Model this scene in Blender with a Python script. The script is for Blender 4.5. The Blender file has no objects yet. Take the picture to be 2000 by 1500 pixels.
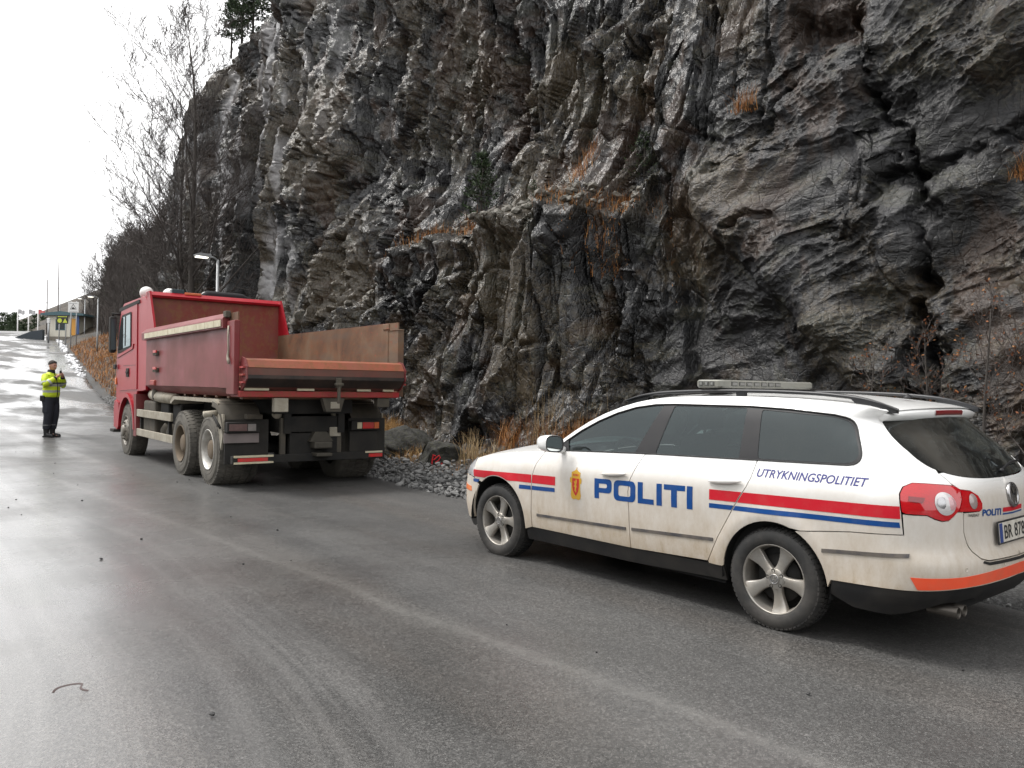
import bpy, bmesh, math, random
import numpy as np
from mathutils import Vector, Matrix, geometry

scene = bpy.context.scene
COL = scene.collection
rad = math.radians

# ------------------------------------------------------------------ camera
cam_data = bpy.data.cameras.new('camera')
cam_data.sensor_width = 36.0
cam_data.lens = 28.447
cam_data.clip_start = 0.05
cam_data.clip_end = 3000.0
cam = bpy.data.objects.new('camera', cam_data)
COL.objects.link(cam)
cam.matrix_world = Matrix.Translation((0, 0, 1.4847)) @ Matrix.Rotation(math.pi/2 + 0.00424, 4, 'X') @ Matrix.Rotation(0.015255, 4, 'Z')
scene.camera = cam

# ------------------------------------------------------------------ world: bright overcast sky
SUN_ELEV, SUN_AZ = rad(60), rad(-78)          # azimuth measured from +Y towards +X
world = bpy.data.worlds.new('World')
scene.world = world
world.use_nodes = True
wn = world.node_tree
wn.nodes.clear()
sky = wn.nodes.new('ShaderNodeTexSky')
sky.sky_type = 'NISHITA'
sky.sun_disc = False
sky.sun_elevation = SUN_ELEV
sky.sun_rotation = SUN_AZ
sky.air_density = 1.0
sky.dust_density = 5.0
sky.ozone_density = 1.0
hsv = wn.nodes.new('ShaderNodeHueSaturation')
hsv.inputs['Saturation'].default_value = 0.10
wmix = wn.nodes.new('ShaderNodeMixRGB')       # the cloud sheet evens the clear-sky gradient out
wmix.inputs[0].default_value = 0.72
wmix.inputs[2].default_value = (12.0, 11.95, 11.95, 1)
wbg = wn.nodes.new('ShaderNodeBackground')
wbg.inputs['Strength'].default_value = 0.10
wout = wn.nodes.new('ShaderNodeOutputWorld')
wn.links.new(sky.outputs[0], hsv.inputs['Color'])
wn.links.new(hsv.outputs[0], wmix.inputs[1])
wn.links.new(wmix.outputs[0], wbg.inputs['Color'])
wn.links.new(wbg.outputs[0], wout.inputs['Surface'])

sun_data = bpy.data.lights.new('sun', 'SUN')
sun_data.energy = 1.5
sun_data.angle = rad(16)
sun_data.color = (1.0, 0.965, 0.92)
sun = bpy.data.objects.new('sun', sun_data)
COL.objects.link(sun)
_sd = Vector((math.sin(SUN_AZ)*math.cos(SUN_ELEV), math.cos(SUN_AZ)*math.cos(SUN_ELEV), math.sin(SUN_ELEV)))
sun.rotation_euler = _sd.to_track_quat('Z', 'Y').to_euler()

scene.view_settings.view_transform = 'Standard'
scene.view_settings.look = 'None'
scene.view_settings.exposure = 0.85
scene.view_settings.gamma = 1.0
scene.view_settings.use_curve_mapping = False
try:
    scene.cycles.use_denoising = True
    scene.cycles.max_bounces = 8
    scene.cycles.transparent_max_bounces = 16
except Exception:
    pass

# ------------------------------------------------------------------ helpers
RNG = np.random.default_rng(7)
random.seed(7)

def new_mesh_obj(name, me, mat=None, parent=None):
    o = bpy.data.objects.new(name, me)
    COL.objects.link(o)
    if mat is not None and not me.materials:
        for m in (mat if isinstance(mat, (list, tuple)) else [mat]):
            me.materials.append(m)
    if parent is not None:
        o.parent = parent
    return o

def mesh_from(name, V, F, mat=None, parent=None, smooth=False, midx=None):
    me = bpy.data.meshes.new(name)
    me.from_pydata([tuple(map(float, v)) for v in V], [], [tuple(int(i) for i in f) for f in F])
    o = new_mesh_obj(name, me, mat, parent)
    if smooth:
        me.polygons.foreach_set('use_smooth', [True]*len(me.polygons))
    if midx is not None:
        me.polygons.foreach_set('material_index', midx)
    me.update()
    return o

def grid_obj(name, P, mat, parent=None, smooth=True, attrs=None):
    """P: (n,m,3) array of points -> quad grid, built fast"""
    n, m = P.shape[:2]
    me = bpy.data.meshes.new(name)
    idx = np.arange(n*m).reshape(n, m)
    q = np.stack([idx[:-1, :-1], idx[1:, :-1], idx[1:, 1:], idx[:-1, 1:]], -1).reshape(-1, 4)
    nq = len(q)
    me.vertices.add(n*m)
    me.vertices.foreach_set('co', P.reshape(-1).astype(np.float32))
    me.loops.add(nq*4)
    me.loops.foreach_set('vertex_index', q.reshape(-1).astype(np.int32))
    me.polygons.add(nq)
    me.polygons.foreach_set('loop_start', (np.arange(nq)*4).astype(np.int32))
    me.update(calc_edges=True)
    me.polygons.foreach_set('use_smooth', np.full(nq, smooth, dtype=bool))
    if attrs:
        for k, v in attrs.items():
            a = me.attributes.new(k, 'FLOAT', 'POINT')
            a.data.foreach_set('value', v.reshape(-1).astype(np.float32))
    me.update()
    return new_mesh_obj(name, me, mat, parent)

def empty(name, loc=(0, 0, 0), rz=0.0, label=None, cat=None, group=None, kind=None):
    o = bpy.data.objects.new(name, None)
    COL.objects.link(o)
    o.location = loc
    o.rotation_euler = (0, 0, rz)
    o.empty_display_size = 0.2
    return tag(o, label, cat, group, kind)

def tag(o, label=None, cat=None, group=None, kind=None):
    if label: o['label'] = label
    if cat: o['category'] = cat
    if group: o['group'] = group
    if kind: o['kind'] = kind
    return o

def copy_tree(o, parent=None):
    c = o.copy()
    COL.objects.link(c)
    c.parent = parent
    for ch in list(o.children):
        copy_tree(ch, c)
    return c

class MB:
    """collects simple shapes, build() links them as one mesh"""
    def __init__(self):
        self.V = []; self.F = []; self.S = []
    def add(self, V, F, smooth=False):
        b = len(self.V)
        self.V += [tuple(v) for v in V]
        self.F += [tuple(i+b for i in f) for f in F]
        self.S += [smooth]*len(F)
        return self
    def box(self, x0, x1, y0, y1, z0, z1, bev=0.0, M=None):
        if bev <= 0:
            V = [(x, y, z) for x in (x0, x1) for y in (y0, y1) for z in (z0, z1)]
            F = [(0, 1, 3, 2), (4, 6, 7, 5), (0, 4, 5, 1), (2, 3, 7, 6), (0, 2, 6, 4), (1, 5, 7, 3)]
        else:
            b = min(bev, abs(x1-x0)*.45, abs(y1-y0)*.45, abs(z1-z0)*.45)
            bm = bmesh.new()
            bmesh.ops.create_cube(bm, size=1.0)
            for v in bm.verts:
                v.co = Vector(((x0+x1)/2+v.co.x*(x1-x0), (y0+y1)/2+v.co.y*(y1-y0), (z0+z1)/2+v.co.z*(z1-z0)))
            bmesh.ops.bevel(bm, geom=bm.edges[:], offset=b, segments=2, profile=0.5, affect='EDGES')
            bmesh.ops.recalc_face_normals(bm, faces=bm.faces[:])
            V = [tuple(v.co) for v in bm.verts]; F = [[v.index for v in f.verts] for f in bm.faces]
            bm.free()
        if M is not None: V = [tuple(M @ Vector(v)) for v in V]
        return self.add(V, F)
    def prism(self, pts, a0, a1, axis='y', M=None):
        """polygon pts in the plane across `axis`, extruded a0..a1 (axis y: pts=(x,z); z: (x,y); x: (y,z))"""
        n = len(pts)
        def mk(p, a):
            return (p[0], a, p[1]) if axis == 'y' else ((p[0], p[1], a) if axis == 'z' else (a, p[0], p[1]))
        V = [mk(p, a0) for p in pts] + [mk(p, a1) for p in pts]
        area = sum(pts[i][0]*pts[(i+1) % n][1]-pts[(i+1) % n][0]*pts[i][1] for i in range(n))
        F = [tuple(range(n)), tuple(range(2*n-1, n-1, -1))]
        F += [(i, i+n, (i+1) % n+n, (i+1) % n) for i in range(n)]
        flip = (area > 0) == (a1 > a0)
        if axis == 'y': flip = not flip
        if flip: F = [tuple(reversed(f)) for f in F]
        # concave caps are triangulated
        tri = geometry.tessellate_polygon([[Vector((p[0], p[1], 0)) for p in pts]])
        caps = [f for f in F if len(f) == n and n > 4]
        if n > 4:
            F = F[2:]
            for t in tri:
                a = sum(pts[t[i]][0]*pts[t[(i+1) % 3]][1]-pts[t[(i+1) % 3]][0]*pts[t[i]][1] for i in range(3))
                t = tuple(t) if (a > 0) == (area > 0) else tuple(reversed(t))
                t0 = tuple(reversed(t)) if flip else t
                F.append(t0); F.append(tuple(i+n for i in reversed(t0)))
        if M is not None: V = [tuple(M @ Vector(v)) for v in V]
        return self.add(V, F)
    def tube(self, pts, rads, n=8, cap=True, smooth=True):
        pts = [Vector(p) for p in pts]
        if not hasattr(rads, '__len__'): rads = [rads]*len(pts)
        V = []; F = []
        prev = None
        for i, p in enumerate(pts):
            d = (pts[min(i+1, len(pts)-1)]-pts[max(i-1, 0)])
            d = d.normalized() if d.length > 1e-9 else Vector((0, 0, 1))
            if prev is None:
                u = d.orthogonal().normalized()
            else:
                u = (prev - d*prev.dot(d))
                u = u.normalized() if u.length > 1e-6 else d.orthogonal().normalized()
            prev = u
            w = d.cross(u)
            for k in range(n):
                a = 2*math.pi*k/n
                V.append(tuple(p + (u*math.cos(a)+w*math.sin(a))*rads[i]))
        for i in range(len(pts)-1):
            for k in range(n):
                F.append((i*n+k, i*n+(k+1) % n, (i+1)*n+(k+1) % n, (i+1)*n+k))
        if cap:
            F.append(tuple(range(n-1, -1, -1))); F.append(tuple((len(pts)-1)*n+k for k in range(n)))
        return self.add(V, F, smooth)
    def cyl(self, p0, p1, r, n=16, r1=None):
        return self.tube([p0, p1], [r, r if r1 is None else r1], n, True, True)
    def lathe(self, prof, n=32, axis='y', c=(0, 0, 0), smooth=True, close=False):
        """prof: list of (r, h); axis y: circle in xz"""
        V = []; F = []
        for r, h in prof:
            for k in range(n):
                a = 2*math.pi*k/n
                if axis == 'y': V.append((c[0]+r*math.cos(a), c[1]+h, c[2]+r*math.sin(a)))
                elif axis == 'z': V.append((c[0]+r*math.cos(a), c[1]+r*math.sin(a), c[2]+h))
                else: V.append((c[0]+h, c[1]+r*math.cos(a), c[2]+r*math.sin(a)))
        m = len(prof)
        for i in range(m-1 if not close else m):
            for k in range(n):
                j = (i+1) % m
                F.append((i*n+k, i*n+(k+1) % n, j*n+(k+1) % n, j*n+k))
        return self.add(V, F, smooth)
    def build(self, name, mat, parent=None, fix=True):
        me = bpy.data.meshes.new(name)
        me.from_pydata(self.V, [], self.F)
        me.polygons.foreach_set('use_smooth', self.S)
        if fix:
            bm = bmesh.new(); bm.from_mesh(me)
            bmesh.ops.recalc_face_normals(bm, faces=bm.faces[:])
            bm.to_mesh(me); bm.free()
        me.update()
        return new_mesh_obj(name, me, mat, parent)

# ------------------------------------------------------------------ numpy noise
def _hash(ix, iy, seed):
    h = (ix.astype(np.int64)*374761393 + iy.astype(np.int64)*668265263 + seed*1442695041) & 0x7fffffff
    h = ((h ^ (h >> 13))*1274126177) & 0x7fffffff
    h = ((h ^ (h >> 16))*2246822519) & 0x7fffffff
    return ((h ^ (h >> 15)) & 0xffffff)/float(0xffffff)

def vnoise(x, y, seed=0):
    ix = np.floor(x); iy = np.floor(y)
    fx = x-ix; fy = y-iy
    fx = fx*fx*fx*(fx*(fx*6-15)+10); fy = fy*fy*fy*(fy*(fy*6-15)+10)
    a = _hash(ix, iy, seed); b = _hash(ix+1, iy, seed); c = _hash(ix, iy+1, seed); d = _hash(ix+1, iy+1, seed)
    return (a*(1-fx)+b*fx)*(1-fy)+(c*(1-fx)+d*fx)*fy

def fbm(x, y, seed=0, oct=4, gain=.5):
    s = 0; a = 1; t = 0
    for o in range(oct):
        s = s+a*vnoise(x*2**o+17.3*o, y*2**o+9.1*o, seed+o); t += a; a *= gain
    return s/t

def facets(x, y, seed, tilt=1.0, const=1.0, blend=.10):
    """jittered cells, each a randomly tilted plane: returns height (about -1..1) and distance to the nearest joint"""
    ix = np.floor(x); iy = np.floor(y)
    b1 = np.full(x.shape, 9.0); b2 = np.full(x.shape, 9.0); v1 = np.zeros(x.shape); v2 = np.zeros(x.shape)
    for dx in (-1, 0, 1):
        for dy in (-1, 0, 1):
            cx = ix+dx; cy = iy+dy
            ex = x-(cx+.1+.8*_hash(cx, cy, seed)); ey = y-(cy+.1+.8*_hash(cx, cy, seed+1))
            d = ex*ex+ey*ey
            v = const*(_hash(cx, cy, seed+2)-.5)*2 + tilt*((_hash(cx, cy, seed+3)-.5)*2*ex+(_hash(cx, cy, seed+4)-.5)*2*ey)
            near = d < b1; sec = (~near) & (d < b2)
            v2 = np.where(near, v1, np.where(sec, v, v2))
            b2 = np.where(near, b1, np.where(sec, d, b2))
            v1 = np.where(near, v, v1); b1 = np.where(near, d, b1)
    gap = np.sqrt(b2)-np.sqrt(b1)
    k = .5-.5*np.clip(gap/blend, 0, 1)
    return v1*(1-k)+v2*k, gap

def arete(x, y, seed, tilt=1.0, bowl=.7, const=.5):
    """lowest of tilted, slightly bowed planes: broken faces that meet in sharp edges (no steps)"""
    ix = np.floor(x); iy = np.floor(y)
    val = np.full(x.shape, 9.0)
    for dx in (-1, 0, 1):
        for dy in (-1, 0, 1):
            cx = ix+dx; cy = iy+dy
            ex = x-(cx+.1+.8*_hash(cx, cy, seed)); ey = y-(cy+.1+.8*_hash(cx, cy, seed+1))
            v = const*_hash(cx, cy, seed+2) + tilt*((_hash(cx, cy, seed+3)-.5)*ex+(_hash(cx, cy, seed+4)-.5)*ey) + bowl*(ex*ex+ey*ey)
            val = np.minimum(val, v)
    return val

def sstep(a, b, x):
    t = np.clip((x-a)/(b-a), 0, 1)
    return t*t*(3-2*t)

# ------------------------------------------------------------------ materials
def new_mat(name):
    m = bpy.data.materials.new(name)
    m.use_nodes = True
    nt = m.node_tree
    b = nt.nodes['Principled BSDF']
    return m, nt, b

def nd(nt, typ, **kw):
    n = nt.nodes.new(typ)
    for k, v in kw.items():
        if k.startswith('in_'):
            n.inputs[k[3:].replace('_', ' ')].default_value = v
        else:
            setattr(n, k, v)
    return n

def ramp(nt, src, stops, interp='LINEAR'):
    r = nt.nodes.new('ShaderNodeValToRGB')
    r.color_ramp.interpolation = interp
    e = r.color_ramp.elements
    while len(e) < len(stops): e.new(0.5)
    for i, (p, c) in enumerate(stops):
        e[i].position = p
        e[i].color = (c, c, c, 1) if not hasattr(c, '__len__') else (*c[:3], 1)
    nt.links.new(src, r.inputs[0])
    return r.outputs[0]

def noise(nt, scale, detail=4, rough=.55, vec=None, dist=0.0):
    n = nt.nodes.new('ShaderNodeTexNoise')
    n.inputs['Scale'].default_value = scale
    n.inputs['Detail'].default_value = detail
    n.inputs['Roughness'].default_value = rough
    n.inputs['Distortion'].default_value = dist
    if vec is not None: nt.links.new(vec, n.inputs['Vector'])
    return n.outputs['Fac']

def coords(nt, scale=(1, 1, 1), kind='Object', rot=(0, 0, 0)):
    tc = nt.nodes.new('ShaderNodeTexCoord')
    mp = nt.nodes.new('ShaderNodeMapping')
    mp.inputs['Scale'].default_value = scale
    mp.inputs['Rotation'].default_value = rot
    nt.links.new(tc.outputs[kind], mp.inputs['Vector'])
    return mp.outputs[0]

def mixc(nt, fac, a, b, mode='MIX'):
    n = nt.nodes.new('ShaderNodeMixRGB')
    n.blend_type = mode
    for i, s in ((0, fac), (1, a), (2, b)):
        if hasattr(s, 'default_value') or hasattr(s, 'links'):
            nt.links.new(s, n.inputs[i])
        elif hasattr(s, '__len__'):
            n.inputs[i].default_value = (*s[:3], 1)
        else:
            n.inputs[i].default_value = s
    return n.outputs[0]

def mth(nt, op, a, b=None, c=None, clamp=False):
    n = nt.nodes.new('ShaderNodeMath')
    n.operation = op
    n.use_clamp = clamp
    for i, s in enumerate((a, b, c)):
        if s is None: continue
        if hasattr(s, 'links'): nt.links.new(s, n.inputs[i])
        else: n.inputs[i].default_value = s
    return n.outputs[0]

def bump(nt, b, height, strength=.5, dist=.02, normal=None):
    n = nt.nodes.new('ShaderNodeBump')
    n.inputs['Strength'].default_value = strength
    n.inputs['Distance'].default_value = dist
    nt.links.new(height, n.inputs['Height'])
    if normal is not None: nt.links.new(normal, n.inputs['Normal'])
    if b is not None: nt.links.new(n.outputs[0], b.inputs['Normal'])
    return n.outputs[0]

def simple(name, col, rough=.5, metal=0.0, spec=.5, var=.0, vscale=6.0, bmp=0.0, bscale=40.0, coat=0.0, dirt=None, dirt_amt=0.0, dirt_scale=3.0):
    m, nt, b = new_mat(name)
    b.inputs['Roughness'].default_value = rough
    b.inputs['Metallic'].default_value = metal
    b.inputs['Specular IOR Level'].default_value = spec
    b.inputs['Coat Weight'].default_value = coat
    b.inputs['Coat Roughness'].default_value = .08
    v = coords(nt)
    c = None
    if var > 0:
        f = noise(nt, vscale, 5, .6, v)
        c = mixc(nt, f, tuple(x*(1-var) for x in col), tuple(min(1, x*(1+var)) for x in col))
    if dirt is not None:
        f2 = noise(nt, dirt_scale, 7, .65, v, .3)
        mk = ramp(nt, f2, [(.5-.3*dirt_amt, 0), (.75-.3*dirt_amt, 1)])
        mk = mth(nt, 'MULTIPLY', mk, min(1, dirt_amt*1.3))
        c = mixc(nt, mk, c if c is not None else col, dirt)
        rr = mth(nt, 'MULTIPLY_ADD', mk, .5*(1-rough), rough)
        nt.links.new(rr, b.inputs['Roughness'])
    if c is None:
        b.inputs['Base Color'].default_value = (*col, 1)
    else:
        nt.links.new(c, b.inputs['Base Color'])
    if bmp > 0:
        bump(nt, b, noise(nt, bscale, 4, .6, v), bmp, .01)
    return m

# frame of the place: t runs along the road away from the camera, w towards the cliff
TH = rad(128.5)
DX, DY = math.cos(TH), math.sin(TH)
NX, NY = math.sin(TH), -math.cos(TH)
def tw(t, w, z=0.0):
    return (DX*t+NX*w, DY*t+NY*w, z)
def tw_arr(t, w, z):
    return np.stack([DX*t+NX*w, DY*t+NY*w, z], -1)
def road_z(t):
    t = np.asarray(t, float)
    up = .092*6*np.logaddexp(0, (t-34)/6.0)
    return up - .085*6*np.logaddexp(0, (t-117)/6.0)
def road_edge(t):
    t = np.asarray(t, float)
    e = 6.35 + .25*np.tanh((t-6)/6.0)*0
    e = e + .35*sstep(9, 13, t) + .132*4*np.logaddexp(0, (t-28)/4.0)
    return e
# ================================================================== SETTING
def ground_z(t, w):
    t = np.asarray(t, float); w = np.asarray(w, float)
    e = road_edge(t)
    d = np.maximum(w-e, 0)
    near = .10*d + .10*sstep(.6, 1.6, d)
    far = .34*np.minimum(d, 5) + .72*np.maximum(d-5, 0) + .25*sstep(.3, 1.5, d)
    far = np.minimum(far, 34+.05*d)
    k = sstep(21, 33, t)
    n = (fbm(t*.35, w*.35, 31, 4)-.5)
    n2 = (fbm(t*1.7, w*1.7, 35, 3)-.5)
    z = road_z(t) + (near*(1-k)+far*k)*(1+.25*n) + n*.35*sstep(.4, 3, d)*(.4+k) + n2*.10*sstep(.2, 1.0, d)
    left = np.maximum(-13.0-w, 0)
    z = z - .06*np.minimum(left, 30) + (n*.8)*sstep(0, 6, left)
    return z

def span(*segs):
    out = []
    for a, b, n in segs:
        out += list(np.linspace(a, b, n, endpoint=False))
    out.append(segs[-1][1])
    return np.array(out)

# ---- asphalt
ARC_C, ARC_R0 = (7.0, -20.0), 21.35
def mat_asphalt():
    m, nt, b = new_mat('asphalt_wet')
    tc = nt.nodes.new('ShaderNodeTexCoord')
    sx = nt.nodes.new('ShaderNodeSeparateXYZ')
    nt.links.new(tc.outputs['Object'], sx.inputs[0])
    t, y = sx.outputs[0], sx.outputs[1]
    obj = tc.outputs['Object']
    fine = noise(nt, 160, 2, .7, obj)
    grit = nt.nodes.new('ShaderNodeTexVoronoi'); grit.inputs['Scale'].default_value = 88
    nt.links.new(obj, grit.inputs['Vector'])
    mid = noise(nt, 1.3, 6, .6, obj)
    streak = noise(nt, 1.0, 6, .62, coords(nt, (.12, 2.1, 1)), .4)
    streak2 = noise(nt, 1.0, 4, .55, coords(nt, (.05, .8, 1)), .3)
    base = ramp(nt, mth(nt, 'ADD', mth(nt, 'MULTIPLY', streak, .6), mth(nt, 'MULTIPLY', mid, .4)),
                [(.3, (.055, .0545, .053)), (.5, (.081, .080, .077)), (.72, (.115, .112, .107))])
    # warm dust film in broad bands along the driving direction
    base = mixc(nt, ramp(nt, streak2, [(.5, 0), (.68, .55)]), base, (.130, .118, .106))
    # single pale chips in the wearing course
    chip = ramp(nt, grit.outputs['Distance'], [(.0, 1), (.16, 1), (.24, 0)])
    chipc = nt.nodes.new('ShaderNodeSeparateColor'); nt.links.new(grit.outputs['Color'], chipc.inputs[0])
    base = mixc(nt, 1.0, base, ramp(nt, chipc.outputs[1], [(0, .6), (.5, .95), (.8, 1.2), (1, 1.6)]), 'MULTIPLY')
    chip = mth(nt, 'MULTIPLY', chip, ramp(nt, chipc.outputs[0], [(.55, 0), (.9, 1)]))
    base = mixc(nt, chip, base, (.26, .255, .25))
    base = mixc(nt, mth(nt, 'MULTIPLY', ramp(nt, fine, [(.38, 1), (.55, 0)]), .8), base, (.018, .018, .019))
    # pale joint line between the two lanes of paving: y = -(3.13 - .07 t)
    dist = mth(nt, 'ABSOLUTE', mth(nt, 'ADD', mth(nt, 'ADD', y, 3.13), mth(nt, 'ADD', mth(nt, 'MULTIPLY', t, -.07), mth(nt, 'MULTIPLY_ADD', noise(nt, .9, 3, .5, obj), .16, -.08))))
    line = ramp(nt, dist, [(.0, 1), (.022, .9), (.07, .25), (.17, 0)])
    line = mth(nt, 'MULTIPLY', line, ramp(nt, noise(nt, 14, 4, .65, obj), [(.3, .25), (.62, .8)]))
    line = mth(nt, 'MULTIPLY', line, ramp(nt, mth(nt, 'MULTIPLY', t, .04), [(.0, 1), (.5, .75), (.95, 0)]))
    base = mixc(nt, mth(nt, 'MULTIPLY', line, .5), base, (.19, .186, .175))
    # tyre tracks of a turning lorry: arcs of dried film
    cc_ = nt.nodes.new('ShaderNodeVectorMath'); cc_.operation = 'DISTANCE'
    nt.links.new(obj, cc_.inputs[0]); cc_.inputs[1].default_value = (ARC_C[0], -ARC_C[1], 0)
    rr_ = mth(nt, 'ADD', cc_.outputs['Value'], mth(nt, 'MULTIPLY_ADD', noise(nt, .12, 2, .5, obj), .8, -.4))
    tcomb = nt.nodes.new('ShaderNodeCombineXYZ'); nt.links.new(mth(nt, 'MULTIPLY', rr_, 5.5), tcomb.inputs[0]); nt.links.new(mth(nt, 'MULTIPLY', t, .10), tcomb.inputs[1])
    tn = noise(nt, 1.0, 6, .68, tcomb.outputs[0])
    inband = ramp(nt, mth(nt, 'ABSOLUTE', mth(nt, 'ADD', rr_, -ARC_R0)), [(.0, 1), (.9, .8), (.99, 0)])
    trk = mth(nt, 'MULTIPLY', ramp(nt, tn, [(.48, 0), (.62, 1)]), mth(nt, 'MULTIPLY', inband, .32))
    base = mixc(nt, trk, base, (.17, .165, .16))
    trkd = mth(nt, 'MULTIPLY', ramp(nt, tn, [(.30, 1), (.44, 0)]), mth(nt, 'MULTIPLY', inband, .28))
    base = mixc(nt, trkd, base, (.03, .03, .031))
    nt.links.new(base, b.inputs['Base Color'])
    # wetness: film, patchy, wetter towards the left-hand lane and up the hill
    wet = mth(nt, 'ADD', mth(nt, 'MULTIPLY', streak2, .55), mth(nt, 'MULTIPLY', noise(nt, .45, 5, .6, obj), .45))
    side = mth(nt, 'MULTIPLY_ADD', y, .06, .17)
    wetm = ramp(nt, mth(nt, 'ADD', wet, side), [(.36, 0), (.66, 1)])
    hill = ramp(nt, mth(nt, 'MULTIPLY', t, .01), [(.17, 0), (.36, 1)])
    pud = ramp(nt, noise(nt, .22, 4, .55, coords(nt, (.7, 1.5, 1))), [(.46, 0), (.56, 1)])
    wetm = mth(nt, 'MAXIMUM', wetm, mth(nt, 'MULTIPLY', hill, pud))
    rough = ramp(nt, wetm, [(0, .62), (.5, .44), (1, .27)])
    rough = mth(nt, 'ADD', rough, mth(nt, 'MULTIPLY_ADD', fine, .16, -.08))
    rough = mth(nt, 'SUBTRACT', rough, mth(nt, 'MULTIPLY', mth(nt, 'MULTIPLY', hill, pud), .18))
    nt.links.new(rough, b.inputs['Roughness'])
    b.inputs['Specular IOR Level'].default_value = .5
    nt.links.new(mth(nt, 'MULTIPLY', wetm, .75), b.inputs['Coat Weight'])
    nt.links.new(mth(nt, 'MULTIPLY_ADD', mid, .3, .12), b.inputs['Coat Roughness'])
    h = mth(nt, 'ADD', mth(nt, 'MULTIPLY', fine, .6), mth(nt, 'MULTIPLY', grit.outputs['Distance'], .5))
    bump(nt, b, h, .32, .004)
    return m

ts = span((-26, -4, 30), (-4, 16, 130), (16, 45, 110), (45, 150, 150))
us = np.concatenate([np.linspace(0, .45, 30, endpoint=False), np.linspace(.45, 1, 90)])
T, U = np.meshgrid(ts, us, indexing='ij')
E_ = road_edge(T) + (fbm(T*1.6, T*0+3.3, 77, 4)-.5)*.30
W = -14 + (E_+14)*U
Z = road_z(T) + .010*np.sin(W*.7)*0
Z = Z + (fbm(T*.25, W*.5, 5, 3)-.5)*.035
Z[:, -1] -= .05
road = grid_obj('road', np.stack([T, -W, Z], -1), mat_asphalt())
road.rotation_euler = (0, 0, TH)
tag(road, kind='structure')

# ---- ground
def mat_ground():
    m, nt, b = new_mat('verge_soil')
    obj = coords(nt)
    n1 = noise(nt, .8, 7, .62, obj)
    n2 = noise(nt, 9, 6, .7, obj)
    n3 = noise(nt, 38, 4, .7, obj)
    c = ramp(nt, n1, [(.30, (.022, .020, .017)), (.45, (.045, .036, .024)), (.60, (.080, .056, .030)), (.78, (.13, .082, .040))])
    c = mixc(nt, ramp(nt, n2, [(.42, .7), (.6, 0)]), c, (.028, .027, .026))
    at = nt.nodes.new('ShaderNodeAttribute'); at.attribute_name = 'gravel'
    g = ramp(nt, n3, [(.3, (.025, .025, .025)), (.5, (.055, .055, .054)), (.68, (.12, .12, .12))])
    c = mixc(nt, at.outputs['Fac'], c, g)
    nt.links.new(c, b.inputs['Base Color'])
    b.inputs['Roughness'].default_value = .85
    bump(nt, b, mth(nt, 'ADD', n2, mth(nt, 'MULTIPLY', n3, .7)), .9, .05)
    return m
M_GROUND = mat_ground()
ts = span((-1500, -60, 12), (-60, -10, 20), (-10, 45, 130), (45, 150, 110), (150, 1800, 16))
ws = span((-1500, -80, 12), (-80, -15, 16), (-15, 5, 10), (5, 20, 100), (20, 60, 40), (60, 1500, 12))
T, W = np.meshgrid(ts, ws, indexing='ij')
Tc = np.clip(T, -1500, 160)
Z = ground_z(Tc, np.clip(W, -60, 90))
on_road = (W < road_edge(Tc)+.05) & (W > -14.2)
Z = np.where(on_road, Z-.12, Z)
d = W-road_edge(Tc)
gr = (1-sstep(-.05, .55, d-.5*(T < 28)+(fbm(T*.9, W*.9, 3, 3)-.5)*1.2))*(d > -1)
gr = np.maximum(gr, sstep(.60, .68, fbm(T*.5, W*.5, 61, 4))*.5)
ground = grid_obj('ground', tw_arr(T, W, Z), M_GROUND, attrs={'gravel': gr})
tag(ground, kind='structure')

# ---- cliff
CL_END = 36.2
CL_R = 2.2
def cliff_path(s):
    """s along the foot of the cliff -> point (t,w), outward normal (nt,nw)"""
    a = np.clip((s-CL_END)/CL_R, 0, math.pi/2)
    t = np.where(s < CL_END, s, CL_END+CL_R*np.sin(a))
    w = np.where(s < CL_END, 0, CL_R*(1-np.cos(a))) + np.maximum(s-CL_END-CL_R*math.pi/2, 0)
    return t, 9.75+w, np.sin(a), -np.cos(a)

def cliff_top(s):
    return np.interp(s, [-6, 5, 22, 27, 31, 34, 36.2, 37.6, 39, 41, 44, 60], [17.5, 17.5, 16.4, 15.6, 15.1, 14.2, 13.0, 12.3, 11.8, 11.6, 12.2, 13.5]) + (fbm(s*.8, s*0, 91, 4)-.5)*1.5

def seg_dist(s, z, pts):
    """distance to a polyline in the (s,z) plane and parameter 0..1 along it"""
    best = np.full(s.shape, 99.0)
    for (a, b), (c, d) in zip(pts[:-1], pts[1:]):
        vx, vy = c-a, d-b
        k = np.clip(((s-a)*vx+(z-b)*vy)/(vx*vx+vy*vy), 0, 1)
        best = np.minimum(best, np.hypot(s-a-k*vx, z-b-k*vy))
    return best

LEDGE_S = [-6, 7.4, 9.0, 10.7, 12.9, 14.6, 16.5, 17.8, 19.2, 21.0, 23.0, 60]
LEDGE_Z = [-3, -3, 4.35, 4.75, 4.45, 4.75, 4.60, 3.95, 3.0, 1.6, -.5, -3]

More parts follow.
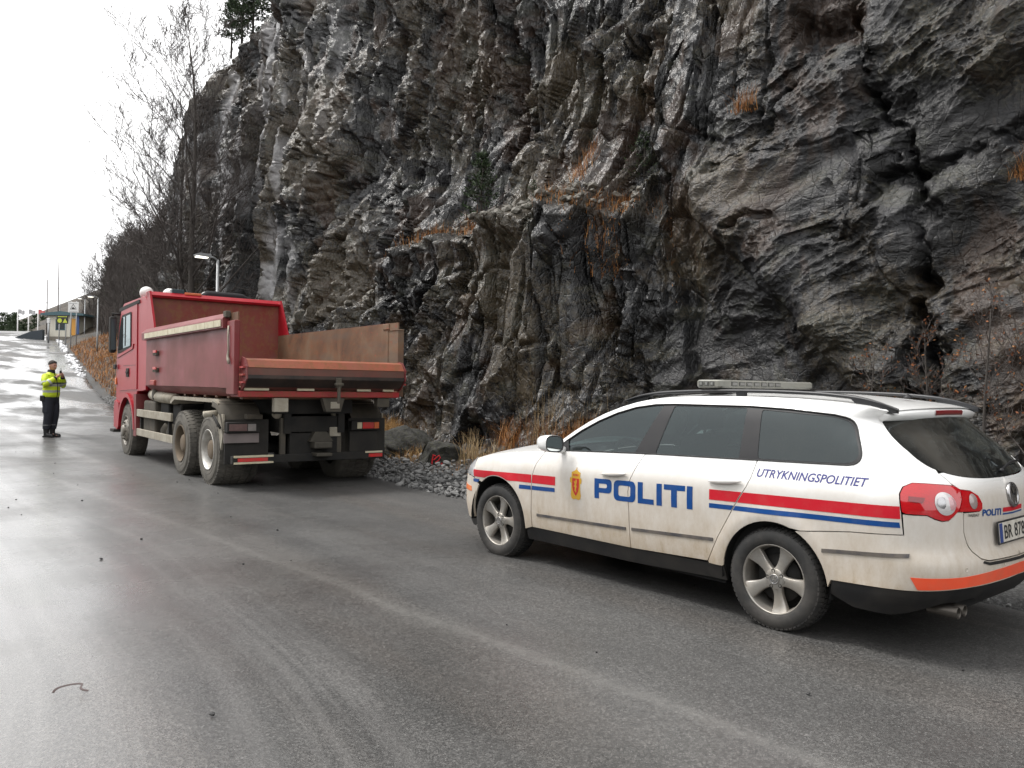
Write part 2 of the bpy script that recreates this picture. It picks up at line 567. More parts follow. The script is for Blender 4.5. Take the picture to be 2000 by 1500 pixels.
def cliff_out(s, z):
    """outward relief of the rock face (m); returns relief and masks"""
    wx = (fbm(s*.5, z*.5, 11, 3)-.5)*1.3; wy = (fbm(s*.5, z*.5, 15, 3)-.5)*1.3
    sm = 1-sstep(8.0, 9.6, s+(z-3)*.25+wx*.6)          # massive smooth rock on the right
    lf = sstep(20, 27, s)                                # tall slabs on the left
    o = -.115*z
    o = o + (fbm(s*.13, z*.10, 21, 3)-.5)*2.0
    # left & middle: vertical joints, slabs
    a = s+wx*.5; b = z+wy*.6
    f1, c1 = facets(a/2.4+b*.03, b/6.5, 101, 1.3, .6)
    f2, c2 = facets(a/1.05+b*.16, b/3.8, 111, 1.9, .35)
    f3, c3 = facets((a+.28*b)/.60, (b+wx)/2.0, 121, 1.6, .30)
    va = 1-.5*lf
    r2 = arete((a+.25*b*va)/.85, (b*va-.2*a*va)/1.9, 151, 2.2, .8, .7)
    r3 = arete((a+.35*b*va)/.36, (b-.3*a)*va/.80, 161, 2.4, .8, .6)
    r4 = arete((a-.30*b*va+wy*.2)/.155, (b+.3*a)*va/.34, 171, 2.4, .8, .6)
    r5 = arete((a+.2*b)/.070, (b-.3*a)/.13, 181, 2.2, .8, .6)
    act = .12+1.5*sstep(.36, .66, fbm(s*.55, z*.45, 55, 3))
    rough_ = .46*f1 + .19*f2 + .055*f3 + .42*r2 + .16*r3*act + .085*r4*act + .034*r5*(.3+act)
    vert = fbm(a*2.6+b*.35, b*.42, 61, 4)-.5                   # flutes running down the slabs
    rough_ = rough_ + vert*(.18+.22*lf)
    for sc_, zs_, wd_, dp_, sd_ in ((1.1, .10, .016, .26, 501), (2.7, .20, .020, .13, 511)):      # long upright joints
        q_ = vnoise(a*sc_+b*.10, b*zs_, sd_)*.7+vnoise(a*sc_*2.3+b*.2, b*zs_*3, sd_+3)*.3
        rough_ = rough_ - dp_*np.exp(-((q_-.5)/wd_)**2)
        rough_ = rough_ + dp_*.9*np.clip((q_-.5)/.10, -1, 1)*np.exp(-((q_-.5)/.12)**2)
    crack = np.minimum(c1*2.3, np.minimum(c2*1.0, c3*.6))
    rough_ = rough_ - .10*np.exp(-(crack/.035)**2)
    # right: bedding dips to the right, rounded ribs
    ca, sa = math.cos(rad(-24)), math.sin(rad(-24))
    p = ca*a+sa*b; q = -sa*a+ca*b
    g1, k1 = facets(p/3.1, q/1.9, 201, 1.4, .5)
    g2, k2 = facets(p/1.1+wy*.3, q/.60, 211, 1.5, .25)
    h2 = arete(p/.75, q/.45, 241, 2.0, .7, .6)
    h3 = arete(p/.27, q/.13, 251, 2.2, .7, .6)
    h4 = arete(p/.10, q/.045, 261, 2.2, .7, .6)
    h5 = arete(p/.045, q/.024, 271, 2.2, .7, .6)
    act = .15+1.35*sstep(.36, .66, fbm(s*.8, z*.9, 57, 3))
    soft = .22*g1 + .030*g2 + .15*h2 + .072*h3*act + .024*h4*act + .010*h5*(.35+act) + (fbm(p*.9, q*1.8, 63, 3)-.5)*.34
    soft = soft - .03*np.exp(-(k1*1.9/.025)**2)*sstep(.45, .6, fbm(s*.5, z*.5, 58, 2))
    o = o + rough_*(1-sm) + soft*sm
    # lower buttress with the ledge on top
    wob = wx*.35 + (fbm(s*2.1, z*0+1, 67, 3)-.5)*.5
    lz = np.interp(s, LEDGE_S, LEDGE_Z)
    low = 1-sstep(-.12, .30, z-lz-wob*.8)
    o = o + low*(.95+.12*(lz-z)*.3)*(.25+.75*sstep(8.4, 12.0, s))
    # talus pushed against the ledge
    o = o + .35*np.exp(-((z-lz-.25)/.5)**2)*(s > 9.2)*(s < 20)
    # overhanging block right of the buttress: recess under a slanting edge
    dz = np.interp(s, [-6, 3.2, 4.4, 5.5, 7.0, 8.3, 8.7, 60], [-1, -.6, .2, 1.50, 3.0, 4.25, 4.3, -9])
    under = (1-sstep(-.06, .16, z-dz-wob*.3))*(s < 9.2)*sstep(-.2, .4, z+1-dz*0)
    o = o - .22*under*(1-sstep(8.4, 9.2, s))
    o = o + .30*np.exp(-((z-dz-.55)/.6)**2)*(s < 8.9)*(s > 3.5)
    # open cracks
    jg = (fbm(s*3.5, z*3.5, 71, 4)-.5)*.45; jh = (fbm(s*3.5, z*3.5, 75, 4)-.5)*.45; gap_ = .25+1.2*sstep(.35, .65, fbm(s*1.7, z*1.7, 79, 3))
    cr = seg_dist(s+wx*.10+jg, z+wy*.10+jh, [(5.95, 7.4), (5.75, 6.3), (5.35, 5.35), (4.78, 4.3), (4.70, 3.4)])
    o = o - .30*gap_*np.exp(-(cr/.055)**2)
    ch = seg_dist(s+wx*.12+jg, z, [(4.70, 3.9), (4.62, 2.6), (4.56, .6)])
    o = o - .34*gap_*np.exp(-(ch/.11)**2)
    for pl, dp, wd in (([(6.9, 6.9), (6.4, 6.55), (6.0, 6.6)], .45, .22), ([(7.9, 4.9), (7.2, 5.2), (6.6, 6.1)], .20, .06),
                       ([(10.6, 7.9), (10.0, 7.3), (9.4, 7.4)], .35, .25), ([(3.2, 4.8), (4.6, 4.4), (5.6, 4.0)], .25, .10),
                       ([(5.6, 3.5), (6.4, 3.9), (7.4, 4.0)], .15, .06), ([(3.0, 2.9), (4.2, 2.7)], .18, .09),
                       ([(21.5, 7.5), (20.6, 6.0), (20.4, 4.6)], .55, .30), ([(18.5, 8.2), (18.1, 6.7), (18.3, 5.4)], .50, .22),
                       ([(14.6, 9.5), (14.2, 7.5), (13.9, 6.0)], .50, .25), ([(24.6, 9.8), (24.0, 8.4)], .6, .3), ([(30.5, 9.0), (30.0, 7.0)], .6, .35)):
        dd = seg_dist(s+wx*.15+jg, z+wy*.15+jh, pl)
        o = o - dp*(.8 if pl[0][0] > 9 else .55)*gap_*np.exp(-(dd/wd)**2)
    # half pipes of the blast holes
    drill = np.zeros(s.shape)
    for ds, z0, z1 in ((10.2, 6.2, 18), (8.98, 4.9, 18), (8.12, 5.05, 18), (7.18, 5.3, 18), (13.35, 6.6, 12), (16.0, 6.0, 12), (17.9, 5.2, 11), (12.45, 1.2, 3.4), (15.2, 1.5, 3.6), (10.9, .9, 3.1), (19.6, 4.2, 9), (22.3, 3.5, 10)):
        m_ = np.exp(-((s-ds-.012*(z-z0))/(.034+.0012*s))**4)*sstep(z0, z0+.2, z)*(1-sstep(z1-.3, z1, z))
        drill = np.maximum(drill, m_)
        # foot runs out into scree
    o = o + .5*np.exp(-np.maximum(z, 0)/.35)
    masks = dict(sm=sm, low=low, lf=lf, drill=drill, lz=lz, crack=crack)
    return o, masks

padz = lambda A: A
# columns: about one pixel apart in the photograph
ss = [-5.0]
while ss[-1] < 3.0: ss.append(ss[-1]+.045)
while ss[-1] < 56:
    s_ = ss[-1]
    ss.append(s_+np.interp(s_, [3, 4.8, 7, 9, 13, 16.5, 24, 38, 44, 56], [.0125, .0145, .0225, .026, .038, .054, .090, .12, .16, .5]))
ss = np.array(ss)
NV = 560
ztop = cliff_top(ss)
zf = np.minimum(np.interp(ss, [-5, 3.4, 8.2, 13, 18, 24, 27, 60], [7, 6.6, 8.4, 10.5, 13, 15, 17, 17]), ztop-.05)
v = np.linspace(0, 1, NV)
Zr = -.4 + (zf[:, None]+.4)*v[None, :]
ext = np.linspace(0, 1, 26)[1:]
Zr = np.concatenate([Zr, zf[:, None]+(ztop-zf)[:, None]*ext[None, :]], 1)
Sg = np.repeat(ss[:, None], Zr.shape[1], 1)
O, MK = cliff_out(Sg, Zr)
# broken-off steep steps are a little blunted
for _ in range(1):
    gz_ = np.abs(np.gradient(O, axis=1)/np.maximum(np.gradient(Zr, axis=1), 1e-4)); gs_ = np.abs(np.gradient(O, axis=0)/np.gradient(ss)[:, None])
    kk_ = sstep(2.5, 6.0, np.maximum(gz_, gs_))
    for _i in range(3):
        kk_ = np.maximum(kk_, .9*np.maximum(np.roll(kk_, 1, 1), np.roll(kk_, -1, 1)))
    B_ = O.copy()
    for _i in range(2):
        B_[1:-1, 1:-1] = (B_[1:-1, 1:-1]*2+B_[:-2, 1:-1]+B_[2:, 1:-1]+B_[1:-1, :-2]+B_[1:-1, 2:])/6
    O = O*(1-kk_)+B_*kk_
O = O-padz(MK['drill'])*.09
# rounded brow, then back over the top
brow = ztop[:, None]-Zr
O = O - 1.2*np.exp(-np.maximum(brow, 0)/.5)
back = np.array([.6, 1.6, 3.2, 6, 12, 25])
Zb = ztop[:, None]+np.array([.12, .3, .5, .8, 1.2, 2.0])[None, :]*(.6+.8*fbm(ss[:, None]*.7, back[None, :]*.5+ss[:, None]*0, 95, 3))
Ob = O[:, -1:]-back[None, :]
Zall = np.concatenate([Zr, Zb], 1); Oall = np.concatenate([O, Ob], 1)
Sall = np.repeat(ss[:, None], Zall.shape[1], 1)
pt, pw, nt_, nw_ = cliff_path(Sall)
Tq = pt+nt_*Oall; Wq = pw+nw_*Oall
padk = lambda A, f=0.0: np.concatenate([A, np.full((len(ss), Zb.shape[1]), f)], 1)
streak = np.zeros(Sall.shape)
for s0, z0, z1, wd in ((27.6, 9.6, 15.0, .22), (28.2, 10.8, 14.6, .14), (25.9, 3.6, 5.6, .22), (26.6, 8.0, 12.0, .10), (31.2, 8.5, 12.0, .16), (33.4, 8.0, 10.5, .2), (24.2, 11.0, 14.8, .12), (22.6, 12.0, 15.0, .10)):
    cs = s0+(fbm(Zall*.9, Zall*0+s0, 43, 3)-.5)*.5
    streak = np.maximum(streak, np.exp(-((Sall-cs)/(wd*1.5))**2)*sstep(z0, z0+.9, Zall)*(1-sstep(z1-.4, z1, Zall)))
streak = streak*sstep(.30, .5, fbm(Sall*7, Zall*.8, 45, 3))
streak = np.maximum(streak, .7*sstep(.60, .70, fbm(Sall*2.6, Zall*.22, 47, 4))*sstep(20, 26, Sall))
led = padk(np.exp(-((Zr-MK['lz']-.15)/.28)**2)*((ss > 9.0) & (ss < 20.5))[:, None])
soil = np.concatenate([np.zeros(Zr.shape), np.ones(Zb.shape)], 1)
soil = np.maximum(soil, padk(np.exp(-np.maximum(ztop[:, None]-Zr, 0)/.25)))

def mat_rock():
    m, nt, b = new_mat('wet_slate_rock')
    obj = coords(nt)
    def attr(n):
        a = nt.nodes.new('ShaderNodeAttribute'); a.attribute_name = n; return a.outputs['Fac']
    n0, n1, vst, gl, rb = attr('patch'), attr('tone'), attr('flute'), attr('crust'), attr('rust')
    n2 = noise(nt, 7.5, 5, .72, obj)
    n3 = noise(nt, 34, 3, .7, obj)
    c = ramp(nt, n1, [(.30, (.005, .0051, .0057)), (.44, (.011, .0112, .0122)), (.56, (.023, .0233, .0252)), (.72, (.048, .048, .051))])
    c = mixc(nt, mth(nt, 'MULTIPLY', ramp(nt, n2, [(.34, 1), (.52, 0)]), .75), c, (.006, .006, .0065))
    c = mixc(nt, ramp(nt, vst, [(.50, 0), (.74, .6)]), c, (.060, .063, .071))
    # ochre and grey lichen, more on the massive right-hand rock
    lm = mth(nt, 'ADD', mth(nt, 'MULTIPLY', n0, .5), mth(nt, 'MULTIPLY', n2, .5))
    lm = mth(nt, 'ADD', lm, mth(nt, 'MULTIPLY', attr('right'), .055))
    c = mixc(nt, mth(nt, 'MULTIPLY', ramp(nt, lm, [(.505, 0), (.62, 1)]), .7), c, (.150, .112, .062))
    c = mixc(nt, mth(nt, 'MULTIPLY', ramp(nt, gl, [(.57, 0), (.70, 1)]), .5), c, (.115, .122, .095))
    c = mixc(nt, mth(nt, 'MULTIPLY', ramp(nt, rb, [(.57, 0), (.70, 1)]), .55), c, (.135, .078, .046))
    # speckled crusts
    pm = mth(nt, 'ADD', mth(nt, 'MULTIPLY', n0, .6), mth(nt, 'MULTIPLY', gl, .4))
    pm = mth(nt, 'ADD', pm, mth(nt, 'MULTIPLY', attr('right'), .05))
    spk = ramp(nt, noise(nt, 24, 4, .75, coords(nt, (1, 1, 1.4), 'Object', (.3, .9, 0))), [(.50, 0), (.60, 1)])
    c = mixc(nt, mth(nt, 'MULTIPLY', spk, ramp(nt, pm, [(.46, 0), (.58, .85)])), c, (.21, .172, .105))
    spk2 = ramp(nt, noise(nt, 15, 4, .75, coords(nt, (1.2, 1, 1), 'Object', (.9, .1, .4))), [(.54, 0), (.62, 1)])
    c = mixc(nt, mth(nt, 'MULTIPLY', spk2, .55), c, (.004, .004, .0045))
    # pale spots of bare mineral
    sp = ramp(nt, noise(nt, 11, 3, .6, coords(nt, (1, 1, .6), 'Object', (.7, 0, .2))), [(.70, 0), (.78, 1)])
    c = mixc(nt, mth(nt, 'MULTIPLY', sp, .5), c, (.30, .27, .22))
    c = mixc(nt, mth(nt, 'MULTIPLY', attr('streak'), .95), c, (1.0, 1.0, 1.0))
    c = mixc(nt, mth(nt, 'MULTIPLY', attr('ledge'), ramp(nt, n2, [(.38, .1), (.6, .9)])), c, (.14, .12, .085))
    c = mixc(nt, mth(nt, 'MULTIPLY', attr('soil'), ramp(nt, n2, [(.3, .3), (.5, 1)])), c, (.055, .042, .024))
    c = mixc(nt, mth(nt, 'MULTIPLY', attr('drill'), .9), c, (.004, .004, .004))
    c = mixc(nt, 1.0, c, (.47, .465, .475), 'MULTIPLY')
    c = mixc(nt, mth(nt, 'MULTIPLY', attr('right'), .15), c, mixc(nt, 1.0, c, (.42, .41, .40), 'MULTIPLY'))
    nt.links.new(c, b.inputs['Base Color'])
    ro = mth(nt, 'MULTIPLY_ADD', n2, .50, .02)
    ro = mth(nt, 'ADD', ro, mth(nt, 'MULTIPLY', attr('right'), .10))
    nt.links.new(ro, b.inputs['Roughness'])
    b.inputs['Specular IOR Level'].default_value = .55
    fol = noise(nt, 1.0, 4, .7, coords(nt, (10, 10, 3.5)), .8)
    folr = noise(nt, 1.0, 5, .72, coords(nt, (7, 7, 22)), .8)
    f = mixc(nt, attr('right'), fol, folr)
    vo_ = nt.nodes.new('ShaderNodeTexVoronoi'); vo_.feature = 'DISTANCE_TO_EDGE'; vo_.inputs['Scale'].default_value = 1.0
    nt.links.new(coords(nt, (7, 7, 4.2), 'Object', (.2, .35, 0)), vo_.inputs['Vector'])
    ck = ramp(nt, vo_.outputs['Distance'], [(.0, 0), (.07, 1)])
    f = mth(nt, 'ADD', f, mth(nt, 'MULTIPLY', ck, .28))
    h = mth(nt, 'ADD', mth(nt, 'MULTIPLY', f, .8), mth(nt, 'ADD', mth(nt, 'MULTIPLY', n2, .5), mth(nt, 'MULTIPLY', n3, .22)))
    bump(nt, b, h, .6, .05)
    return m
M_ROCK = mat_rock()
def nrm(f): return (f-.5)*1.25+.5
sw_ = Sall+(fbm(Sall*.8, Zall*.8, 401, 3)-.5)*1.2
rock_attrs = dict(patch=nrm(fbm(Sall*.5, Zall*.5, 411, 5)), tone=nrm(fbm(sw_*2.0, Zall*1.7, 421, 6, .62)), flute=nrm(fbm(sw_*4.5, Zall*.45, 431, 5, .6)),
                  crust=nrm(fbm(sw_*2.9+40, Zall*2.9, 441, 5, .7)), rust=nrm(fbm(sw_*1.5+9, Zall*.7, 451, 5, .65)))
cliff = grid_obj('cliff', tw_arr(Tq, Wq, Zall), M_ROCK, smooth=False,
                 attrs={**rock_attrs, 'right': padk(MK['sm']), 'streak': streak, 'ledge': led, 'soil': soil, 'drill': padk(MK['drill'])})
tag(cliff, kind='structure')
def cliff_point(s, z):
    """a point on the finished rock face"""
    o, _ = cliff_out(np.array([[float(s)]]), np.array([[float(z)]]))
    t, w, a, b_ = cliff_path(np.array([[float(s)]]))
    return Vector(tw(float(t[0, 0]+a[0, 0]*o[0, 0]), float(w[0, 0]+b_[0, 0]*o[0, 0]), z))
# ================================================================== POLICE ESTATE CAR
# car frame: x forward, y left, z up, origin on the ground under the rear axle
CAR_X, CAR_Y, CAR_A = 2.31793, 5.61177, 2.271903
car = empty('police_car', (CAR_X, CAR_Y, 0), CAR_A,
            'white police estate car with blue POLITI lettering, red and blue stripes and roof light bar', 'car')

def belt(x):
    return np.interp(x, [-1.0, -.48, .15, 1.08, 2.1, 2.7, 3.2, 3.7], [1.085, 1.070, 1.040, 1.015, .965, .955, .95, .95])
_LZ = [0, .16, .25, .33, .45, .60, .75, .825, .862, .90, .95, 1.0]
_LY = [.80, .835, .866, .884, .897, .905, .911, .909, .902, .889, .870, .850]
_GZ = [0, .06, .25, .5, .75, .9, 1.0, 1.06]
_GY = [.850, .842, .812, .770, .722, .682, .632, .58]
def smooth_interp(x, xs, ys):
    """monotone-ish cubic through the table"""
    xs = np.asarray(xs, float); ys = np.asarray(ys, float)
    m = np.gradient(ys, xs)
    i = np.clip(np.searchsorted(xs, x)-1, 0, len(xs)-2)
    h = xs[i+1]-xs[i]; t = np.clip((x-xs[i])/h, 0, 1)
    return ((2*t**3-3*t**2+1)*ys[i]+(t**3-2*t**2+t)*h*m[i]+(-2*t**3+3*t**2)*ys[i+1]+(t**3-t**2)*h*m[i+1])
def section(x, z):
    B = belt(x)
    lo = smooth_interp(np.clip(z/B, 0, 1), _LZ, _LY)
    hi = smooth_interp(np.clip((z-B)/(1.445-B), 0, 1.06), _GZ, _GY)
    y = np.where(z <= B, lo, hi)
    # flared wheel arches
    for cx, cz in ((2.709, .33), (0.0, .315)):
        r = np.hypot(x-cx, z-cz)
        y = y + .012*np.exp(-((r-.40)/.05)**2)*(z < .95)
    return y
def plan(x):
    return 1-.010*np.abs((x-1.1)/2.0)**3
XR_Z = [.15, .25, .36, .42, .50, .56, .62, .70, .85, .90, .95, 1.0, 1.15, 1.31, 1.34, 1.40, 1.45]
XR_X = [-.86, -.96, -1.045, -1.075, -1.085, -1.080, -1.045, -1.038, -1.040, -1.032, -1.018, -.992, -.862, -.675, -.68, -.80, -.90]
XF_Z = [.15, .25, .40, .55, .68, .75, .80, .85, 1.6]
XF_X = [3.55, 3.61, 3.65, 3.64, 3.60, 3.54, 3.46, 3.36, 3.2]
def xr(z): return np.interp(z, XR_Z, XR_X)
def xf(z): return np.interp(z, XF_Z, XF_X)
RN, RM = 4.5, 2.3
def half_y(x, z):
    """half width of the body at (x,z), wrapping into the nose and the tail"""
    xs = xr(z)+.64
    x1 = np.maximum(x, xs)
    u = np.clip((xs-x)/(xs-xr(z)), 0, 1)
    f0 = 2.75
    x1 = np.minimum(x1, f0)
    v = np.clip((x-f0)/(xf(z)-f0), 0, 1)
    base = section(x1, z)*plan(x1)
    return base*np.maximum(1-u**RN, 0)**(1/RM)*np.maximum(1-v**3, 0)**(1/2.0)
def rear_x(y, z):
    xs = xr(z)+.64
    Y = section(xs, z)*plan(xs)
    k = np.clip(1-np.clip(np.abs(y)/Y, 0, 1)**RM, 0, 1)**(1/RN)
    return xs-(xs-xr(z))*k
def front_x(y, z):
    Y = section(np.full_like(z, 2.75), z)*plan(2.75)
    k = np.clip(1-np.clip(np.abs(y)/Y, 0, 1)**2, 0, 1)**(1/3)
    return 2.75+(xf(z)-2.75)*k
XM = 1.4
def q_of(kind, a, z):
    a = np.asarray(a, float); z = np.asarray(z, float)
    if kind == 's': x, y = a, half_y(a, z)
    elif kind == 'r': x, y = rear_x(a, z), a
    else: x, y = front_x(a, z), a
    ym = half_y(np.full_like(z, XM), z)
    return np.where(x > XM, -x+y, -x+2*ym-y)
def surf(Q, z):
    """(Q,z) -> point on the left half of the body skin"""
    Q = np.asarray(Q, float); z = np.asarray(z, float)
    out = np.zeros(Q.shape+(3,))
    N_ = 260
    k = np.linspace(0, 1, N_)
    k = .5-.5*np.cos(np.pi*k); k = .5*k+.5*(.5-.5*np.cos(np.pi*k))
    for i0 in range(0, len(Q), 3000):
        q = Q[i0:i0+3000]; zz = z[i0:i0+3000]
        X = xf(zz)[:, None]+(xr(zz)-xf(zz))[:, None]*k[None, :]
        ZZ = np.repeat(zz[:, None], N_, 1)
        Yv = half_y(X, ZZ)
        ym = half_y(np.full_like(zz, XM), zz)[:, None]
        QQ = np.where(X > XM, -X+Yv, -X+2*ym-Yv)
        QQ = np.maximum.accumulate(QQ, 1)
        j = np.clip((QQ < q[:, None]).sum(1)-1, 0, N_-2)
        r = np.arange(len(q))
        q0, q1 = QQ[r, j], QQ[r, j+1]
        f = np.clip((q-q0)/np.maximum(q1-q0, 1e-9), 0, 1)
        x = X[r, j]*(1-f)+X[r, j+1]*f
        out[i0:i0+3000, 0] = x
        yy = half_y(x, zz)
        # near the centre line the width changes fast: blend with linear interpolation
        yl = Yv[r, j]*(1-f)+Yv[r, j+1]*f
        out[i0:i0+3000, 1] = np.where(yy < .5, yl, yy)
        out[i0:i0+3000, 2] = zz
    return out
def surf_n(Q, z):
    e = .004
    a = surf(Q+e, z)-surf(Q-e, z); b = surf(Q, z+e)-surf(Q, z-e)
    n = np.cross(b, a)
    n /= np.linalg.norm(n, axis=1)[:, None]+1e-12
    p = surf(Q, z)
    flip = (n[:, 1]*1.0 + n[:, 0]*np.sign(p[:, 0]-1.2)*.8) < 0
    n[flip] *= -1
    return n

def dense(pts, step):
    """polygon of ('s'|'r'|'f', a, z) -> dense (Q,z) loop"""
    out = []
    n = len(pts)
    for i in range(n):
        k0, a0, z0 = pts[i]; k1, a1, z1 = pts[(i+1) % n]
        if k0 == k1:
            L = math.hypot(a1-a0, z1-z0); m = max(1, int(math.ceil(L/step)))
            f = np.arange(m)/m
            A = a0+(a1-a0)*f; Zz = z0+(z1-z0)*f
            out += list(zip(q_of(k0, A, Zz), Zz))
        else:
            qa = float(q_of(k0, np.array([a0]), np.array([z0]))[0]); qb = float(q_of(k1, np.array([a1]), np.array([z1]))[0])
            L = math.hypot(qb-qa, z1-z0); m = max(1, int(math.ceil(L/step)))
            f = np.arange(m)/m
            out += list(zip(qa+(qb-qa)*f, z0+(z1-z0)*f))
    return np.array(out)

def inside(P, loops):
    x, y = P[:, 0], P[:, 1]
    r = np.zeros(len(P), bool)
    for L in loops:
        a = L; b = np.roll(L, -1, 0)
        for (x0, y0), (x1, y1) in zip(a, b):
            c = ((y0 > y) != (y1 > y))
            if c.any():
                xi = x0+(y-y0)*(x1-x0)/((y1-y0) if y1 != y0 else 1e-12)
                r ^= c & (x < xi)
    return r

def triangulate(loops, step):
    allp = np.concatenate(loops)
    lo = allp.min(0); hi = allp.max(0)
    gx = np.arange(lo[0]+step*.5, hi[0], step); gy = np.arange(lo[1]+step*.5, hi[1], step)
    if len(gx) and len(gy):
        G = np.stack(np.meshgrid(gx, gy, indexing='ij'), -1)
        G[:, ::2, 0] += step*.25; G[:, 1::2, 0] -= step*.25
        G = G.reshape(-1, 2)
        G = G[inside(G, loops)]
        if len(G):
            keep = np.ones(len(G), bool)
            for i0 in range(0, len(G), 2000):
                d = np.sqrt(((G[i0:i0+2000, None, :]-allp[None])**2).sum(-1)).min(1)
                keep[i0:i0+2000] = d > step*.45
            G = G[keep]
    else:
        G = np.zeros((0, 2))
    edges = []; b = 0
    for L in loops:
        n = len(L); edges += [(b+i, b+(i+1) % n) for i in range(n)]; b += n
    pts = np.concatenate([allp, G])
    r = geometry.delaunay_2d_cdt([Vector(p) for p in pts], edges, [], 0, 1e-6)
    vo = np.array([tuple(v) for v in r[0]]); fo = np.array(r[2])
    cen = vo[fo].mean(1)
    fo = fo[inside(cen, loops)]
    A, B, C_ = vo[fo[:, 0]], vo[fo[:, 1]], vo[fo[:, 2]]
    ar = .5*np.abs((B[:, 0]-A[:, 0])*(C_[:, 1]-A[:, 1])-(B[:, 1]-A[:, 1])*(C_[:, 0]-A[:, 0]))
    lm = np.maximum(((A-B)**2).sum(1), np.maximum(((B-C_)**2).sum(1), ((A-C_)**2).sum(1)))
    fo = fo[ar/np.maximum(lm, 1e-12) > .006]            # no slivers along straight edges
    return vo, fo

def panel(name, outline, mat, parent, holes=(), off=0.0, step=.035, skirt=.014, mirror=None, both=False, smooth=True):
    """a piece of body skin cut to outline. both: mirrored half welded into the same mesh; mirror: 'copy' makes the right-hand twin"""
    loops = [dense(outline, step)]+[dense(h, step*.8) for h in holes]
    vo, fo = triangulate(loops, step)
    P = surf(vo[:, 0], vo[:, 1]); n = surf_n(vo[:, 0], vo[:, 1])
    P = P+n*off
    # orient outward
    fn = np.cross(P[fo[:, 1]]-P[fo[:, 0]], P[fo[:, 2]]-P[fo[:, 0]])
    flip = (fn*n[fo[:, 0]]).sum(1) < 0
    fo[flip] = fo[flip][:, ::-1]
    V = [tuple(p) for p in P]; F = [tuple(f) for f in fo]
    S = [True]*len(F)
    if skirt > 0:
        ec = {}
        for f in fo:
            for i in range(3):
                e = (f[i], f[(i+1) % 3])
                ec[e] = 1
        bd = [e for e in ec if (e[1], e[0]) not in ec]
        cen_y = .02
        idx = {}
        for a, b in bd:
            if both and abs(P[a][1]) < 1e-3 and abs(P[b][1]) < 1e-3: continue
            for k in (a, b):
                if k not in idx:
                    idx[k] = len(V); V.append(tuple(P[k]-n[k]*skirt))
            # separate rim vertices keep the panel edge crisp
            ra, rb = len(V), len(V)+1
            V.append(tuple(P[a])); V.append(tuple(P[b]))
            F.append((rb, ra, idx[a], idx[b])); S.append(False)
    def mk(nm, V, F, S):
        me = bpy.data.meshes.new(nm)
        me.from_pydata(V, [], F)
        me.polygons.foreach_set('use_smooth', [s_ and smooth for s_ in S])
        me.update()
        return new_mesh_obj(nm, me, mat, parent)
    if both:
        nv = len(V)
        V2 = V+[(x, -y, z) for x, y, z in V]
        F2 = F+[tuple(i+nv for i in reversed(f)) for f in F]
        o = mk(name, V2, F2, S+S)
        bm = bmesh.new(); bm.from_mesh(o.data)
        bmesh.ops.remove_doubles(bm, verts=[v for v in bm.verts if abs(v.co.y) < 2e-3], dist=2.5e-3)
        bm.to_mesh(o.data); bm.free()
        return o
    o = mk(name, V, F, S)
    if mirror:
        mk(name, [(x, -y, z) for x, y, z in V], [tuple(reversed(f)) for f in F], S)
    return o

def S(*pts): return [('s', x, z) for x, z in pts]
def R(*pts): return [('r', y, z) for y, z in pts]
def arc(cx, cz, r, a0, a1, n=26):
    return [(cx+r*math.cos(rad(a0+(a1-a0)*i/n)), cz+r*math.sin(rad(a0+(a1-a0)*i/n))) for i in range(n+1)]
def rounded(pts, r, n=4):
    """round the corners of a polygon; r may be a list"""
    out = []
    N_ = len(pts)
    for i in range(N_):
        p0 = Vector(pts[i-1]); p = Vector(pts[i]); p1 = Vector(pts[(i+1) % N_])
        rr = r[i] if hasattr(r, '__len__') else r
        if rr <= 0: out.append(tuple(p)); continue
        a = p+(p0-p).normalized()*min(rr, (p0-p).length*.48); b = p+(p1-p).normalized()*min(rr, (p1-p).length*.48)
        for k in range(n+1):
            t = k/n
            out.append(tuple(a*(1-t)**2+p*2*t*(1-t)+b*t*t))
    return out

